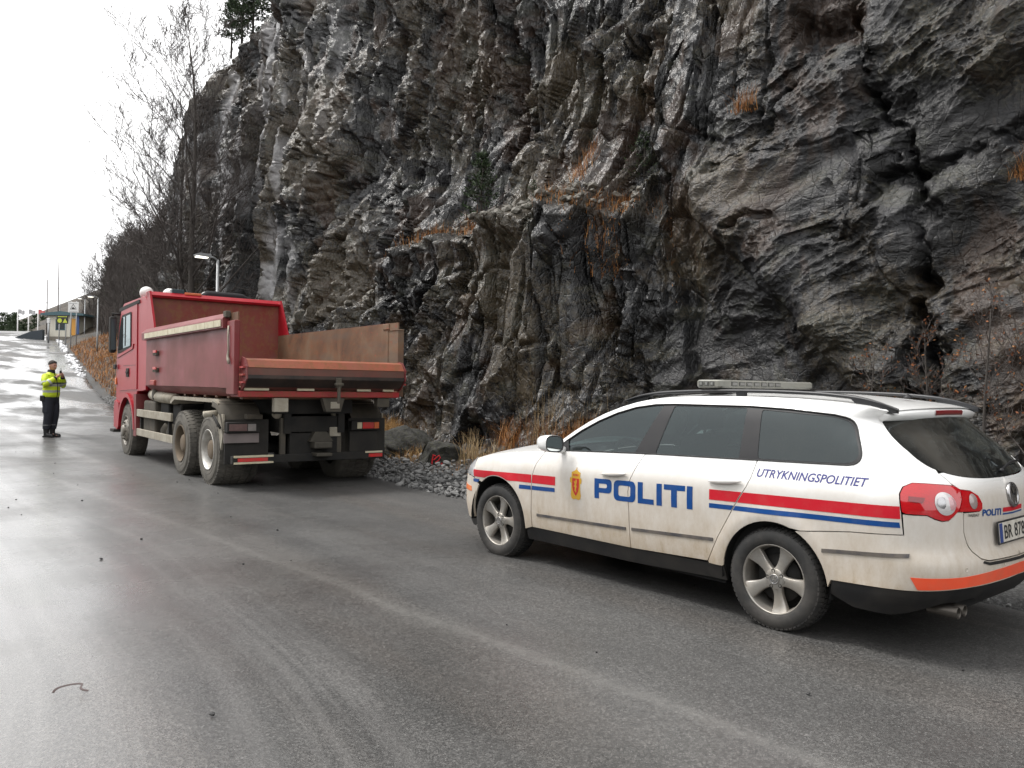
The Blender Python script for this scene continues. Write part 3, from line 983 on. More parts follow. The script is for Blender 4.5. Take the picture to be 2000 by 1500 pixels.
# ---- car materials
def mat_carpaint():
    m, nt, b = new_mat('white_paint_with_road_dirt')
    tc = nt.nodes.new('ShaderNodeTexCoord')
    sx = nt.nodes.new('ShaderNodeSeparateXYZ')
    nt.links.new(tc.outputs['Object'], sx.inputs[0])
    n1 = noise(nt, 2.2, 6, .62, tc.outputs['Object'], .4)
    n2 = noise(nt, 16, 5, .7, coords(nt, (1, 1, .45)))
    n3 = noise(nt, 90, 3, .7, tc.outputs['Object'])
    # splash dirt thrown up from the wheels: thick at the sills, ending under the shoulder line
    zz = mth(nt, 'ADD', sx.outputs[2], mth(nt, 'MULTIPLY_ADD', n1, .26, -.13))
    d = ramp(nt, zz, [(.28, 1.0), (.42, .85), (.62, .68), (.80, .50), (.885, .30), (.95, .04), (1.0, 0)])
    tail = ramp(nt, mth(nt, 'MULTIPLY_ADD', sx.outputs[0], -1.0, 0), [(.55, 0), (.80, .45), (1.0, .6)])
    tailz = ramp(nt, sx.outputs[2], [(.9, 1), (1.12, 0)])
    d = mth(nt, 'MAXIMUM', d, mth(nt, 'MULTIPLY', tail, tailz))
    d = mth(nt, 'MULTIPLY', d, mth(nt, 'MULTIPLY_ADD', n2, .9, .5), clamp=True)
    d = mth(nt, 'ADD', d, mth(nt, 'MULTIPLY', ramp(nt, n3, [(.55, 0), (.75, .12)]), ramp(nt, sx.outputs[2], [(.4, 1), (.8, .1)])), clamp=True)
    c = mixc(nt, d, (.82, .82, .81), (.43, .35, .255))
    wear = mth(nt, 'MULTIPLY', ramp(nt, n2, [(.62, 0), (.8, .5)]), ramp(nt, sx.outputs[2], [(.35, 1), (.6, 0)]))
    c = mixc(nt, wear, c, (.16, .125, .09))
    nt.links.new(c, b.inputs['Base Color'])
    nt.links.new(mth(nt, 'MULTIPLY_ADD', d, .45, .22), b.inputs['Roughness'])
    b.inputs['Coat Weight'].default_value = .5
    nt.links.new(mth(nt, 'MULTIPLY_ADD', d, .6, .05), b.inputs['Coat Roughness'])
    return m
M_PAINT = mat_carpaint()
def mat_decal(name, col):
    m, nt, b = new_mat(name)
    o = coords(nt)
    n1 = noise(nt, 14, 5, .7, o)
    c = mixc(nt, ramp(nt, n1, [(.45, 0), (.8, .12)]), col, (.30, .25, .19))
    nt.links.new(c, b.inputs['Base Color'])
    b.inputs['Roughness'].default_value = .42
    b.inputs['Specular IOR Level'].default_value = .3
    return m
M_RED = mat_decal('red_stripe_film', (.55, .012, .026))
M_BLUE = mat_decal('blue_film', (.003, .058, .235))
M_NAVY = mat_decal('navy_letter_film', (.055, .060, .22))
M_GOLD = mat_decal('gold_film', (.62, .36, .035))
M_ORANGE = simple('orange_reflective_film', (.85, .095, .035), .35, var=.12, vscale=9, dirt=(.45, .30, .2), dirt_amt=.2)
M_PLASTIC = simple('black_bumper_plastic', (.010, .010, .011), .55, spec=.35, var=.3, vscale=8, dirt=(.045, .040, .034), dirt_amt=.4, dirt_scale=4)
M_GLOSSBLK = simple('satin_black_trim', (.012, .012, .014), .42, spec=.35, var=.1, dirt=(.035, .033, .032), dirt_amt=.2)
M_RAIL = simple('satin_black_rail', (.018, .019, .022), .38, var=.15, dirt=(.07, .066, .06), dirt_amt=.2)
M_SEAL = simple('rubber_seal', (.010, .010, .010), .6)
M_CHROME = simple('dull_chrome', (.45, .45, .46), .25, 1.0, dirt=(.2, .17, .13), dirt_amt=.3, dirt_scale=12)
M_TRIM = simple('grey_rub_strip', (.085, .083, .09), .35, .3, dirt=(.3, .25, .19), dirt_amt=.35, dirt_scale=10)
M_INNER = simple('dark_underbody', (.008, .008, .008), .9)
M_SEAT = simple('charcoal_seat_cloth', (.022, .023, .025), .9, var=.3, vscale=30)
M_SKINLESS = simple('dark_dashboard', (.018, .018, .019), .7)

def mat_glass(name, tint, trans, film=0.0, wiped=False, r0=.05):
    m, nt, b = new_mat(name)
    nt.nodes.remove(b)
    out = nt.nodes['Material Output']
    tr = nt.nodes.new('ShaderNodeBsdfTransparent'); tr.inputs[0].default_value = (*tint, 1)
    df = nt.nodes.new('ShaderNodeBsdfDiffuse'); df.inputs[0].default_value = (.20, .185, .16, 1)
    gl = nt.nodes.new('ShaderNodeBsdfGlossy'); gl.inputs['Roughness'].default_value = .015
    gl.inputs[0].default_value = (.84, .97, 1.0, 1)
    dk = nt.nodes.new('ShaderNodeBsdfDiffuse'); dk.inputs[0].default_value = (.006, .007, .008, 1)
    m1 = nt.nodes.new('ShaderNodeMixShader'); m1.inputs[0].default_value = trans
    nt.links.new(dk.outputs[0], m1.inputs[1]); nt.links.new(tr.outputs[0], m1.inputs[2])
    lwt = nt.nodes.new('ShaderNodeLayerWeight'); lwt.inputs[0].default_value = .5
    refl = mth(nt, 'MULTIPLY_ADD', mth(nt, 'POWER', lwt.outputs['Facing'], 4.0), .85, r0)
    m2 = nt.nodes.new('ShaderNodeMixShader')
    nt.links.new(refl, m2.inputs[0]); nt.links.new(m1.outputs[0], m2.inputs[1]); nt.links.new(gl.outputs[0], m2.inputs[2])
    last = m2
    if film > 0:
        o = coords(nt)
        f = ramp(nt, noise(nt, 5, 6, .7, o), [(.3, film*.35), (.75, film)])
        if wiped:
            tc = nt.nodes.new('ShaderNodeTexCoord'); sx = nt.nodes.new('ShaderNodeSeparateXYZ')
            nt.links.new(tc.outputs['Object'], sx.inputs[0])
            dy = mth(nt, 'ADD', sx.outputs[1], .08); dz = mth(nt, 'MULTIPLY', mth(nt, 'ADD', sx.outputs[2], -1.03), 1.35)
            rr_ = mth(nt, 'SQRT', mth(nt, 'ADD', mth(nt, 'MULTIPLY', dy, dy), mth(nt, 'MULTIPLY', dz, dz)))
            sw_ = ramp(nt, rr_, [(.30, 0), (.44, .9), (.62, 1.0)])
            edge = ramp(nt, mth(nt, 'ABSOLUTE', sx.outputs[1]), [(.55, 1), (.64, .25)])
            f = mth(nt, 'MAXIMUM', f, mth(nt, 'MULTIPLY', mth(nt, 'MULTIPLY', sw_, .24), mth(nt, 'MULTIPLY', edge, ramp(nt, noise(nt, 3, 5, .6, o), [(.3, .4), (.6, 1)]))))
        m3 = nt.nodes.new('ShaderNodeMixShader')
        nt.links.new(f, m3.inputs[0]); nt.links.new(m2.outputs[0], m3.inputs[1]); nt.links.new(df.outputs[0], m3.inputs[2])
        last = m3
    nt.links.new(last.outputs[0], out.inputs['Surface'])
    return m
M_GLASS = mat_glass('side_window_glass', (.42, .52, .51), .5, .025)
M_GLASS_DARK = mat_glass('tinted_window_glass', (.10, .11, .12), .25, .07)
M_GLASS_REAR = mat_glass('dirty_rear_glass', (.12, .12, .13), .25, .05, True, .05)

def spline(pts, n=5):
    p = [np.array(q, float) for q in pts]
    out = []
    for i in range(len(p)-1):
        p0 = p[max(i-1, 0)]; p1 = p[i]; p2 = p[i+1]; p3 = p[min(i+2, len(p)-1)]
        for k in range(n):
            t = k/n
            out.append(tuple(.5*((2*p1)+(-p0+p2)*t+(2*p0-5*p1+4*p2-p3)*t*t+(-p0+3*p1-3*p2+p3)*t**3)))
    return out+[tuple(p[-1])]
GLASS_EDGE = spline([(.600, 1.320), (.632, 1.27), (.655, 1.22), (.667, 1.165), (.664, 1.115), (.636, 1.072), (.575, 1.044), (.48, 1.024), (.36, 1.012), (.2, 1.005), (0, 1.003)])
# ---- outlines in (x,z) on the left flank
ROOF_E = [(1.20, 1.405), (1.05, 1.425), (.9, 1.436), (.6, 1.446), (.3, 1.447), (0, 1.441), (-.3, 1.424), (-.48, 1.402), (-.585, 1.378)]
A_LINE = [(2.12, .968), (1.98, 1.062), (1.85, 1.148), (1.72, 1.224), (1.58, 1.291), (1.42, 1.350), (1.30, 1.384)]
ARC_F = arc(2.709, .335, .372, 180+8, 0-6)      # rear foot over the top to the front
ARC_R = arc(0.0, .315, .362, 4, 176)            # front foot (x>0) over the top to the rear
D12 = [(1.169, .325), (1.176, .60), (1.182, .735), (1.165, .82), (1.12, .93), (1.075, 1.010)]     # joint front / rear door
D2Q = [(.487, .349), (.40, .52), (.27, .745), (.19, .870), (.165, .93), (.146, 1.034)]             # joint rear door / quarter
FD = [(2.252, .325), (2.257, .448), (2.250, .62), (2.238, .75), (2.205, .86), (2.150, .945)]       # joint fender / front door
G = .0035
def shift(L, dx): return [(x+dx, z) for x, z in L]

# wing
wing = S(*ARC_F[::-1][:1]) if False else None
fender_top = [(2.155, .957), (2.35, .945), (2.60, .918), (2.85, .880), (3.06, .835)]
fender = [(2.336, .30)] + [p for p in ARC_F if p[1] > .31 and not (p[0] > 2.95 and p[1] < .62)] + [(3.045, .655), (3.028, .70), (3.058, .805)] + fender_top[::-1] + shift(FD[::-1], G)
fender_o = panel('front_wing', S(*fender), M_PAINT, car, mirror='copy')
front_door = panel('front_door', S(*(shift(FD, -G)+[(2.12, .970), (1.98, .976), (1.5, .996), (1.08, 1.013)]+shift(D12[::-1], G))), M_PAINT, car, mirror='copy')
rear_door = panel('rear_door', S(*(shift(D12, -G)+[(.97, 1.018), (.5, 1.030), (.152, 1.040)]+shift(D2Q[::-1], G))), M_PAINT, car, mirror='copy')

# window openings
DLO = rounded([(2.03, .9785), (1.92, 1.062), (1.78, 1.150), (1.62, 1.232), (1.45, 1.300), (1.28, 1.348), (1.10, 1.374), (.93, 1.381), (.3, 1.383), (0, 1.372), (-.30, 1.349), (-.425, 1.325), (-.532, 1.115), (-.50, 1.062), (.14, 1.044), (1.08, 1.0185)],
              [0, 0, 0, 0, 0, 0, 0, 0, 0, 0, 0, .07, .06, .06, 0, 0])
side_frame = [(2.145, .9655)]+A_LINE[1:]+ROOF_E+[('r', .615, 1.332)]+[('r', y_+.007, z_-.003) for y_, z_ in GLASS_EDGE if z_ > 1.054]+[('r', .628, 1.040), ('r', .603, .985)]
side_frame = [p if isinstance(p[0], str) else ('s', *p) for p in side_frame]
quarter = [('s', -.764, .968), ('s', -.757, .93), ('s', -.774, .83), ('s', -.784, .707), ('s', -.5, .688), ('s', -.197, .650)] + S(*[p for p in ARC_R if p[0] > -.15 and p[1] > .33]) [::-1] + [('s', .372, .335), ('s', .48, .335)] + S(*shift(D2Q, -G)) + [('s', .14, 1.0425), ('s', 1.08, 1.0165), ('s', 1.98, .978)]
# lamp joint: ride along the lamp's upper edge
side = side_frame[:-1] + R((.600, .977), (.66, .983), (.75, .990)) + [('s', -.80, .992)] + quarter
side_o = panel('side_frame', side, M_PAINT, car, holes=[S(*DLO)], mirror='copy', step=.03)

panel('cabin_lining', side_frame+S((-.70, 1.0), (.14, .98), (1.98, .95)), M_SEAT, car, holes=[S(*DLO)], off=-.028, skirt=0, mirror='copy', step=.05)
PANE1 = rounded([(1.975, .985), (1.88, 1.075), (1.75, 1.158), (1.60, 1.232), (1.44, 1.294), (1.28, 1.340), (1.12, 1.364), (1.025, 1.371), (1.175, 1.0215)], .012)
PANE2 = rounded([(.925, 1.372), (.985, 1.026), (.285, 1.046), (.318, 1.373)], .02)
PANE3 = rounded([(.205, 1.366), (.150, 1.055), (-.47, 1.073), (-.512, 1.120), (-.415, 1.312), (-.30, 1.338)], [.02, .03, .06, .05, .07, .05])
panel('window_pillar_trim', S(*DLO), M_GLOSSBLK, car, holes=[S(*PANE1), S(*PANE2), S(*PANE3)], off=-.004, mirror='copy', step=.04)
for nm, pl, mt in (('front_door_glass', PANE1, M_GLASS), ('rear_door_glass', PANE2, M_GLASS), ('load_bay_glass', PANE3, M_GLASS_DARK)):
    panel(nm, S(*pl), mt, car, off=-.007, skirt=0, mirror='copy', step=.05)
# thin bright surround of the window line is dark rubber here
seal = MB()
loopq = dense(S(*DLO), .04)
pq = surf(loopq[:, 0], loopq[:, 1])+surf_n(loopq[:, 0], loopq[:, 1])*.001
for sgn in (1, -1):
    P_ = [Vector((p[0], sgn*p[1], p[2])) for p in pq]
    seal.tube(P_+[P_[0]], .0045, 5, False)
seal.build('window_seal', M_SEAL, car)
# gap between doors, seen as dark joint
panel('joint_backing', S((2.27, .33), (2.26, .70), (2.16, .95), (1.0, 1.01), (.13, 1.03), (.17, .90), (.50, .34)), M_INNER, car, off=-.018, skirt=0, mirror='copy', step=.08)

# rear bumper
bump_top = [('s', -.197, .644), ('s', -.5, .682), ('s', -.790, .702), ('s', -.783, .818), ('r', .84, .815)]
lamp_low = R((.79, .815), (.755, .795), (.715, .782), (.675, .785), (.64, .81), (.62, .83), (.573, .83))
rear_bumper = S((-.385, .388))+S(*[p for p in ARC_R if p[0] < -.15][::-1]) + bump_top + lamp_low + R((.566, .72), (.545, .655), (.515, .605), (.47, .565), (.40, .548), (0, .540), (0, .428), (.55, .418)) + S((-.86, .405), (-.6, .396))
panel('rear_bumper', rear_bumper, M_PAINT, car, both=True, skirt=.02)
orange = S((-.822, .478), (-.852, .4115))+R((.62, .421), (.3, .430), (0, .4335), (0, .502), (.3, .497), (.62, .481))
panel('reflective_bumper_band', orange, M_ORANGE, car, both=True, off=.0022, skirt=.002)
valance = S((-.39, .384), (-.6, .391), (-.86, .400))+R((.55, .413), (0, .423), (0, .30), (.35, .295), (.43, .330), (.67, .318)) + S((-.79, .262), (-.70, .235), (-.50, .245), (-.372, .30))
panel('lower_rear_valance', valance, M_PLASTIC, car, both=True, off=-.006, skirt=.03)
panel('sill', S((2.335, .318), (1.169, .318), (.47, .330), (.365, .328), (.35, .235), (1.2, .205), (2.33, .205)), M_PLASTIC, car, off=-.012, mirror='copy', skirt=.03)
# front bumper, lamp, grille side
panel('front_bumper', S((3.077, .30), (3.080, .38), (3.062, .45), (3.022, .537), (2.985, .600), (3.050, .648), (3.14, .668))+[('f', .55, .665), ('f', 0, .60), ('f', 0, .29), ('f', .55, .275)]+S((3.2, .275)), M_PAINT, car, both=True, step=.05)
panel('front_lip', S((3.02, .292), (3.2, .268))+[('f', .55, .268), ('f', 0, .283), ('f', 0, .19), ('f', .5, .19)]+S((3.15, .20), (3.04, .235)), M_PLASTIC, car, both=True, off=-.008, step=.06)
M_LENS = simple('clear_lamp_lens', (.55, .56, .57), .08, .3, dirt=(.3, .27, .22), dirt_amt=.2)
panel('headlamp', S((3.06, .805), (3.035, .70), (3.055, .665), (3.14, .679))+[('f', .62, .675), ('f', .50, .69), ('f', .52, .755)]+S((3.16, .835)), M_LENS, car, mirror='copy', off=-.002)
panel('side_marker', S((3.115, .575), (3.115, .530))+[('f', .66, .535), ('f', .66, .585)], simple('amber_lens', (.80, .23, .08), .25), car, mirror='copy', off=.003)
panel('grille', [('f', .48, .70), ('f', 0, .61), ('f', 0, .80), ('f', .48, .765)], M_GLOSSBLK, car, both=True, off=-.01, step=.06)

# tailgate
gate = R(*[(y_, z_-.007) for y_, z_ in GLASS_EDGE[::-1] if z_ < 1.05]+[(.622, 1.038)])+R( (.597, .985), (.558, .955), (.48, .945), (.42, .915), (.395, .87), (.40, .835), (.43, .823), (.566, .823), (.560, .72), (.538, .655), (.508, .612), (.465, .573), (.40, .556), (0, .548))
panel('tailgate', gate, M_PAINT, car, both=True)
rear_glass = R(*GLASS_EDGE[::-1])+R((.3, 1.335), (0, 1.338))
panel('rear_window', rear_glass, M_GLASS_REAR, car, both=True, off=-.003, skirt=.006, step=.05)
# handle recess and lower strip
panel('tailgate_step_pad', R((.45, .556), (.40, .545), (0, .537), (0, .520), (.40, .528), (.46, .545)), M_PLASTIC, car, both=True, off=.004, skirt=.012)

# tail lamps
def mat_lamp(name, col, em=0):
    m, nt, b = new_mat(name)
    o = coords(nt)
    st = noise(nt, 60, 2, .5, coords(nt, (1, 1, 4)))
    c = mixc(nt, st, tuple(x*.75 for x in col), tuple(min(1, x*1.2) for x in col))
    nt.links.new(c, b.inputs['Base Color'])
    b.inputs['Roughness'].default_value = .07
    b.inputs['Specular IOR Level'].default_value = .7
    b.inputs['Coat Weight'].default_value = .6
    return m
M_TAIL = mat_lamp('red_tail_lens', (.50, .004, .010))
M_TAILD = mat_lamp('dark_red_tail_lens', (.20, .006, .012))
M_CLEAR = mat_lamp('clear_tail_lens', (.62, .60, .60))
lamp_out = S((-.770, .965), (-.763, .93), (-.779, .833))+R((.86, .824), (.79, .820), (.755, .801), (.715, .788), (.675, .791), (.64, .816), (.612, .84), (.578, .90), (.566, .955), (.603, .972), (.66, .978), (.75, .985))+S((-.80, .987))
lamp_in = R((.560, .950), (.572, .90), (.606, .835), (.43, .828), (.405, .84), (.400, .87), (.425, .912), (.483, .940))
for nm, ol, mats in (('tail_lamp', lamp_out, None), ('tailgate_lamp', lamp_in, None)):
    for side_sgn in (1,):
        po = panel(nm, ol, M_TAIL, car, off=.004, skirt=.012, mirror='copy')
def disc_on(name, yc, zc, ry, rz, mat, parent, off, dome=.006, n=28):
    """a round lens set on the tail at (y,z)"""
    V = []; F = []
    rings = 6
    for i in range(rings+1):
        f = i/rings
        for k in range(n):
            a = 2*math.pi*k/n
            V.append((yc+ry*f*math.cos(a), zc+rz*f*math.sin(a), dome*(1-f*f)))
    A = np.array(V)
    Q_ = q_of('r', A[:, 0], A[:, 1])
    P_ = surf(Q_, A[:, 1]); N_ = surf_n(Q_, A[:, 1])
    P_ = P_+N_*(off+A[:, 2:3])
    for i in range(rings):
        for k in range(n):
            F.append((i*n+k, i*n+(k+1) % n, (i+1)*n+(k+1) % n, (i+1)*n+k))
    out = []
    for s_ in (1, -1):
        o_ = mesh_from(name, [(p[0], s_*p[1], p[2]) for p in P_], [f if s_ > 0 else tuple(reversed(f)) for f in F], mat, parent, True)
        out.append(o_)
    return out
disc_on('reversing_lens', .690, .880, .061, .062, M_CLEAR, car, .0055, .010)
disc_on('reflector_bowl', .712, .885, .030, .031, M_CHROME, car, .0125, .004)
disc_on('reflector_bowl', .662, .880, .030, .034, mat_lamp('pinkish_bulb_bowl', (.60, .34, .36)), car, .0122, .004)
disc_on('fog_lens', .483, .885, .036, .042, mat_lamp('smoky_clear_lens', (.34, .27, .26)), car, .0055, .008)
panel('lamp_dark_bar', S((-.800, .918), (-.803, .892), (-.86, .884), (-.865, .912)), M_TAILD, car, off=.0062, skirt=0, mirror='copy')

# flank rub strips
def rub(x0, z0, x1, z1):
    h = .0105
    panel('rub_strip', S((x0, z0-h), (x0, z0+h), (x1, z1+h), (x1, z1-h)), M_TRIM, car, off=.006, skirt=.006, mirror='copy')
rub(2.186, .434, 1.207, .460); rub(1.150, .465, .437, .499); rub(-.335, .553, -.815, .594)

# stripes, crest and letters
def decal(name, outline, mat, holes=(), off=.0016, step=.03, parent=None):
    return panel(name, outline, mat, parent or car, holes=holes, off=off, skirt=0, step=step)
def cut_band(x0, zt0, zb0, x1, zt1, zb1, cuts):
    """a straight band split at the panel joints"""
    xs = sorted([x0, x1]+[c for c in cuts if min(x0, x1) < c < max(x0, x1)])
    for a, b in zip(xs[:-1], xs[1:]):
        f = lambda x, u, v: u+(v-u)*(x-x0)/(x1-x0)
        a2 = a+(.006 if a != xs[0] else 0); b2 = b-(.006 if b != xs[-1] else 0)
        yield [(a2, f(a2, zb0, zb1)), (a2, f(a2, zt0, zt1)), (b2, f(b2, zt0, zt1)), (b2, f(b2, zb0, zb1))]
def clip_arch(poly, cx, cz, r):
    out = []
    n = len(poly)
    pts = []
    for i in range(n):
        (x0, z0), (x1, z1) = poly[i], poly[(i+1) % n]
        m = max(1, int(math.hypot(x1-x0, z1-z0)/.02))
        pts += [(x0+(x1-x0)*k/m, z0+(z1-z0)*k/m) for k in range(m)]
    for x, z in pts:
        d = math.hypot(x-cx, z-cz)
        if d < r:
            k = r/max(d, 1e-6); z = cz+math.sqrt(max(r*r-(x-cx)**2, 0)) if abs(x-cx) < r else z
        out.append((x, z))
    return out
# front stripe (wing and first part of the door), clipped by the arch
for i, poly in enumerate(cut_band(3.06, .735, .672, 1.957, .771, .700, [2.243])):
    decal('red_stripe', S(*clip_arch(poly, 2.709, .335, .379)), M_RED, step=.025)
for a, b in ((2.33, 1.965),):
    for poly in cut_band(2.40, .664, .630, 1.963, .679, .646, [2.249]):
        decal('blue_stripe', S(*clip_arch(poly, 2.709, .335, .379)), M_BLUE, step=.02)
decal('blue_stripe', S((3.075, .652), (3.075, .622), (2.99, .625), (2.96, .655)), M_BLUE, step=.02)
# rear stripe, cut by the slanting door joint
def jx(z): return float(np.interp(z, [p[1] for p in D2Q], [p[0] for p in D2Q]))
for (zt0, zb0, zt1, zb1, mt, nm) in ((.829, .761, .861, .792, M_RED, 'red_stripe'), (.737, .707, .773, .743, M_BLUE, 'blue_stripe')):
    x0, x1 = .466, -.768
    ft = lambda x: zt0+(zt1-zt0)*(x-x0)/(x1-x0); fb = lambda x: zb0+(zb1-zb0)*(x-x0)/(x1-x0)
    xt, xb = jx(ft(.2)), jx(fb(.25))
    g = .006
    decal(nm, S((x0, fb(x0)), (x0, ft(x0)), (xt+g, ft(xt)), (xb+g, fb(xb))), mt)
    decal(nm, S((xb-g, fb(xb)), (xt-g, ft(xt)), (x1, ft(x1)), (x1-.004, fb(x1))), mt)

def rr(x0, z0, x1, z1, r, n=5):
    return rounded([(x0, z0), (x1, z0), (x1, z1), (x0, z1)], r, n)
def put_letters(name, x0, zb0, x1, zb1, zt0, zt1, shapes, mat, kind='s', off=.0016, cuts=()):
    """shapes: (outer, holes) in unit coordinates u 0..1 across the word, v 0..1 up"""
    def mp(p):
        u, v = p
        a = x0+(x1-x0)*u; zb = zb0+(zb1-zb0)*u; zt = zt0+(zt1-zt0)*u
        return (kind, a, zb+(zt-zb)*v)
    for outer, holes in shapes:
        panel(name, [mp(p) for p in outer], mat, car, holes=[[mp(p) for p in h] for h in holes], off=off, skirt=0, step=.03)
def word_politi(asp):
    """wide square lettering; asp = letter height / word length"""
    k = asp
    th, tv = .052, .24           # stem width (in u), bar height (in v)
    L = []
    def R_(u0, v0, u1, v1, r): # rounded rectangle with radius r in height units
        pts = [(u0/k, v0), (u1/k, v0), (u1/k, v1), (u0/k, v1)]
        q = rounded(pts, r if not hasattr(r, '__len__') else r, 6)
        return [(a*k, b) for a, b in q]
    # P
    L.append(([(0, 0), (th, 0), (th, .30)]+[(u, v) for u, v in R_(.0, .30, .194, 1, [0, .26, .26, 0])[1:-1]]+[(0, 1)],
              [R_(th, .30+tv, .194-th, 1-tv, [0, .12, .12, 0])]))
    # O
    L.append((R_(.216, 0, .447, 1, .30), [R_(.216+th, tv, .447-th, 1-tv, .13)]))
    # L
    L.append(([(.471, 0), (.632, 0), (.632, tv), (.471+th, tv), (.471+th, 1), (.471, 1)], []))
    # I
    L.append(([(.660, 0), (.712, 0), (.712, 1), (.660, 1)], []))
    # T
    L.append(([(.802, 0), (.856, 0), (.856, 1-tv), (.932, 1-tv), (.932, 1), (.732, 1), (.732, 1-tv), (.802, 1-tv)], []))
    # I
    L.append(([(.948, 0), (1.0, 0), (1.0, 1), (.948, 1)], []))
    return L
put_letters('door_letter', 1.519, .651, .601, .676, .801, .832, word_politi(.165), M_BLUE)

# text from the built-in face, laid on the skin
def text_tris(body, shear=0.0, bold=0.0):
    cu = bpy.data.curves.new('tmp_text', 'FONT')
    cu.body = body; cu.size = 1.0; cu.shear = shear; cu.offset = bold; cu.resolution_u = 3; cu.fill_mode = 'FRONT'
    ob = bpy.data.objects.new('tmp_text', cu)
    COL.objects.link(ob)
    dg = bpy.context.evaluated_depsgraph_get()
    me = bpy.data.meshes.new_from_object(ob.evaluated_get(dg))
    V = np.array([tuple(v.co) for v in me.vertices])[:, :2]
    F = [tuple(p.vertices) for p in me.polygons]
    bpy.data.objects.remove(ob); bpy.data.curves.remove(cu); bpy.data.meshes.remove(me)
    lo = V.min(0); hi = V.max(0)
    return (V-lo)/(hi-lo), F
def skin_text(name, body, x0, x1, zb0, zb1, zt0, zt1, mat, kind='s', shear=0., bold=0., off=.0016):
    U, F = text_tris(body, shear, bold)
    a = x0+(x1-x0)*U[:, 0]; zb = zb0+(zb1-zb0)*U[:, 0]; zt = zt0+(zt1-zt0)*U[:, 0]
    zz = zb+(zt-zb)*U[:, 1]
    if kind == 'r' and (a < 0).any():
        q = q_of('r', np.abs(a), zz); P_ = surf(q, zz); n_ = surf_n(q, zz)
        sg = np.where(a < 0, -1, 1)
        P_[:, 1] *= sg; n_[:, 1] *= sg
    else:
        q = q_of(kind, a, zz); P_ = surf(q, zz); n_ = surf_n(q, zz)
    P_ = P_+n_*off
    F = [tuple(f) for f in F]
    o_ = mesh_from(name, P_, F, mat, car)
    bm = bmesh.new(); bm.from_mesh(o_.data)
    for f in bm.faces:
        k = f.verts[0].index
        if f.normal.dot(Vector(n_[k])) < 0: f.normal_flip()
    bm.to_mesh(o_.data); bm.free()
    return o_
skin_text('quarter_lettering', 'UTRYKNINGSPOLITIET', .125, -.592, .942, .950, .994, 1.000, M_NAVY, shear=.22, bold=.014)

# crest: shield on a gold field with crown
cx_, cz_, cw, chh = 1.722, .613, .112, .252
def C(u, v): return ('s', cx_-u*cw, cz_+v*chh)
gold = [C(*p) for p in [(-.42, .03), (-.25, .0), (0, .03), (.25, .0), (.42, .03), (.50, .14), (.44, .3), (.44, .50), (.56, .53), (.58, .64), (.50, .70), (.42, .66), (.44, .85), (.30, .87), (.20, .89), (.10, .925), (.03, .93), (.03, 1.0), (-.03, 1.0), (-.03, .93), (-.10, .925), (-.20, .89), (-.30, .87), (-.44, .85), (-.42, .66), (-.50, .70), (-.58, .64), (-.56, .53), (-.44, .50), (-.44, .3), (-.50, .14)]]
crest = decal('crest', gold, M_GOLD, step=.02)
decal('crest_shield', [C(*p) for p in [(-.33, .66), (-.33, .42), (-.25, .27), (-.12, .17), (0, .12), (.12, .17), (.25, .27), (.33, .42), (.33, .66)]], mat_decal('crest_red', (.55, .03, .03)), off=.0024, step=.02, parent=car)
decal('crest_lion', [C(*p) for p in [(-.15, .24), (-.03, .30), (0, .22), (.07, .24), (.05, .34), (.13, .42), (.07, .46), (.14, .58), (.08, .64), (0, .62), (-.04, .55), (-.14, .60), (-.17, .55), (-.06, .48), (-.16, .44), (-.17, .39), (-.07, .40), (-.08, .33)]], M_GOLD, off=.0032, step=.02)
for k in range(4):
    u = -.21+.14*k
    decal('crest_crown_gem', [C(u-.045, .735), C(u+.045, .735), C(u+.045, .80), C(u-.045, .80)], mat_decal('crown_red', (.50, .05, .03)), off=.0026, step=.03)

# ---- roof, bonnet, windscreens
def edge_pts(L, n):
    L = np.array(L, float)
    d = np.concatenate([[0], np.cumsum(np.hypot(*np.diff(L, axis=0).T))])
    k = np.linspace(0, d[-1], n)
    return np.interp(k, d, L[:, 0]), np.interp(k, d, L[:, 1])
rx, rz = edge_pts(ROOF_E, 30)
ry = half_y(rx, rz)
v = np.linspace(-1, 1, 33)
vv = np.sign(v)*(1-(1-np.abs(v))**1.5)
crown = np.interp(rx, [-.6, 0, .6, 1.2], [.020, .034, .036, .028])
P_ = np.zeros((len(rx), len(vv), 3))
P_[..., 1] = ry[:, None]*vv[None, :]
P_[..., 2] = rz[:, None]+crown[:, None]*(1-np.abs(vv[None, :])**2.2)
P_[..., 0] = rx[:, None]+(np.interp(rx, [-.6, -.3, .9, 1.2], [-.085, 0, 0, .12])[:, None])*(1-np.abs(vv[None, :])**2)
roof = grid_obj('roof', P_, M_PAINT, car)
P_h = P_.copy(); P_h[..., 2] -= .03; P_h[..., 1] *= .97
grid_obj('headliner', P_h, M_SEAT, car)
# spoiler over the rear window
sp = MB()
ny = 25
prof = [(-.46, 1.418), (-.56, 1.404), (-.66, 1.382), (-.692, 1.366), (-.688, 1.340), (-.672, 1.316), (-.62, 1.306), (-.48, 1.330)]
V = []; F = []
for i in range(ny):
    y = -.625+1.25*i/(ny-1)
    k = abs(y)/.625
    for px, pz in prof:
        xx_ = px+.075*k**2.6
        zz_ = pz-(.022 if pz > 1.35 else .004)*k**2.4
        if k > .94 and px < -.6: xx_ += .03
        V.append((xx_+.012, y*1.0, zz_+.012))
m_ = len(prof)
for i in range(ny-1):
    for k in range(m_):
        F.append((i*m_+k, i*m_+(k+1) % m_, (i+1)*m_+(k+1) % m_, (i+1)*m_+k))
F.append(tuple(range(m_))); F.append(tuple((ny-1)*m_+k for k in reversed(range(m_))))
sp.add(V, F, True)
spoiler = sp.build('roof_spoiler', M_PAINT, car)
V = []; F = []
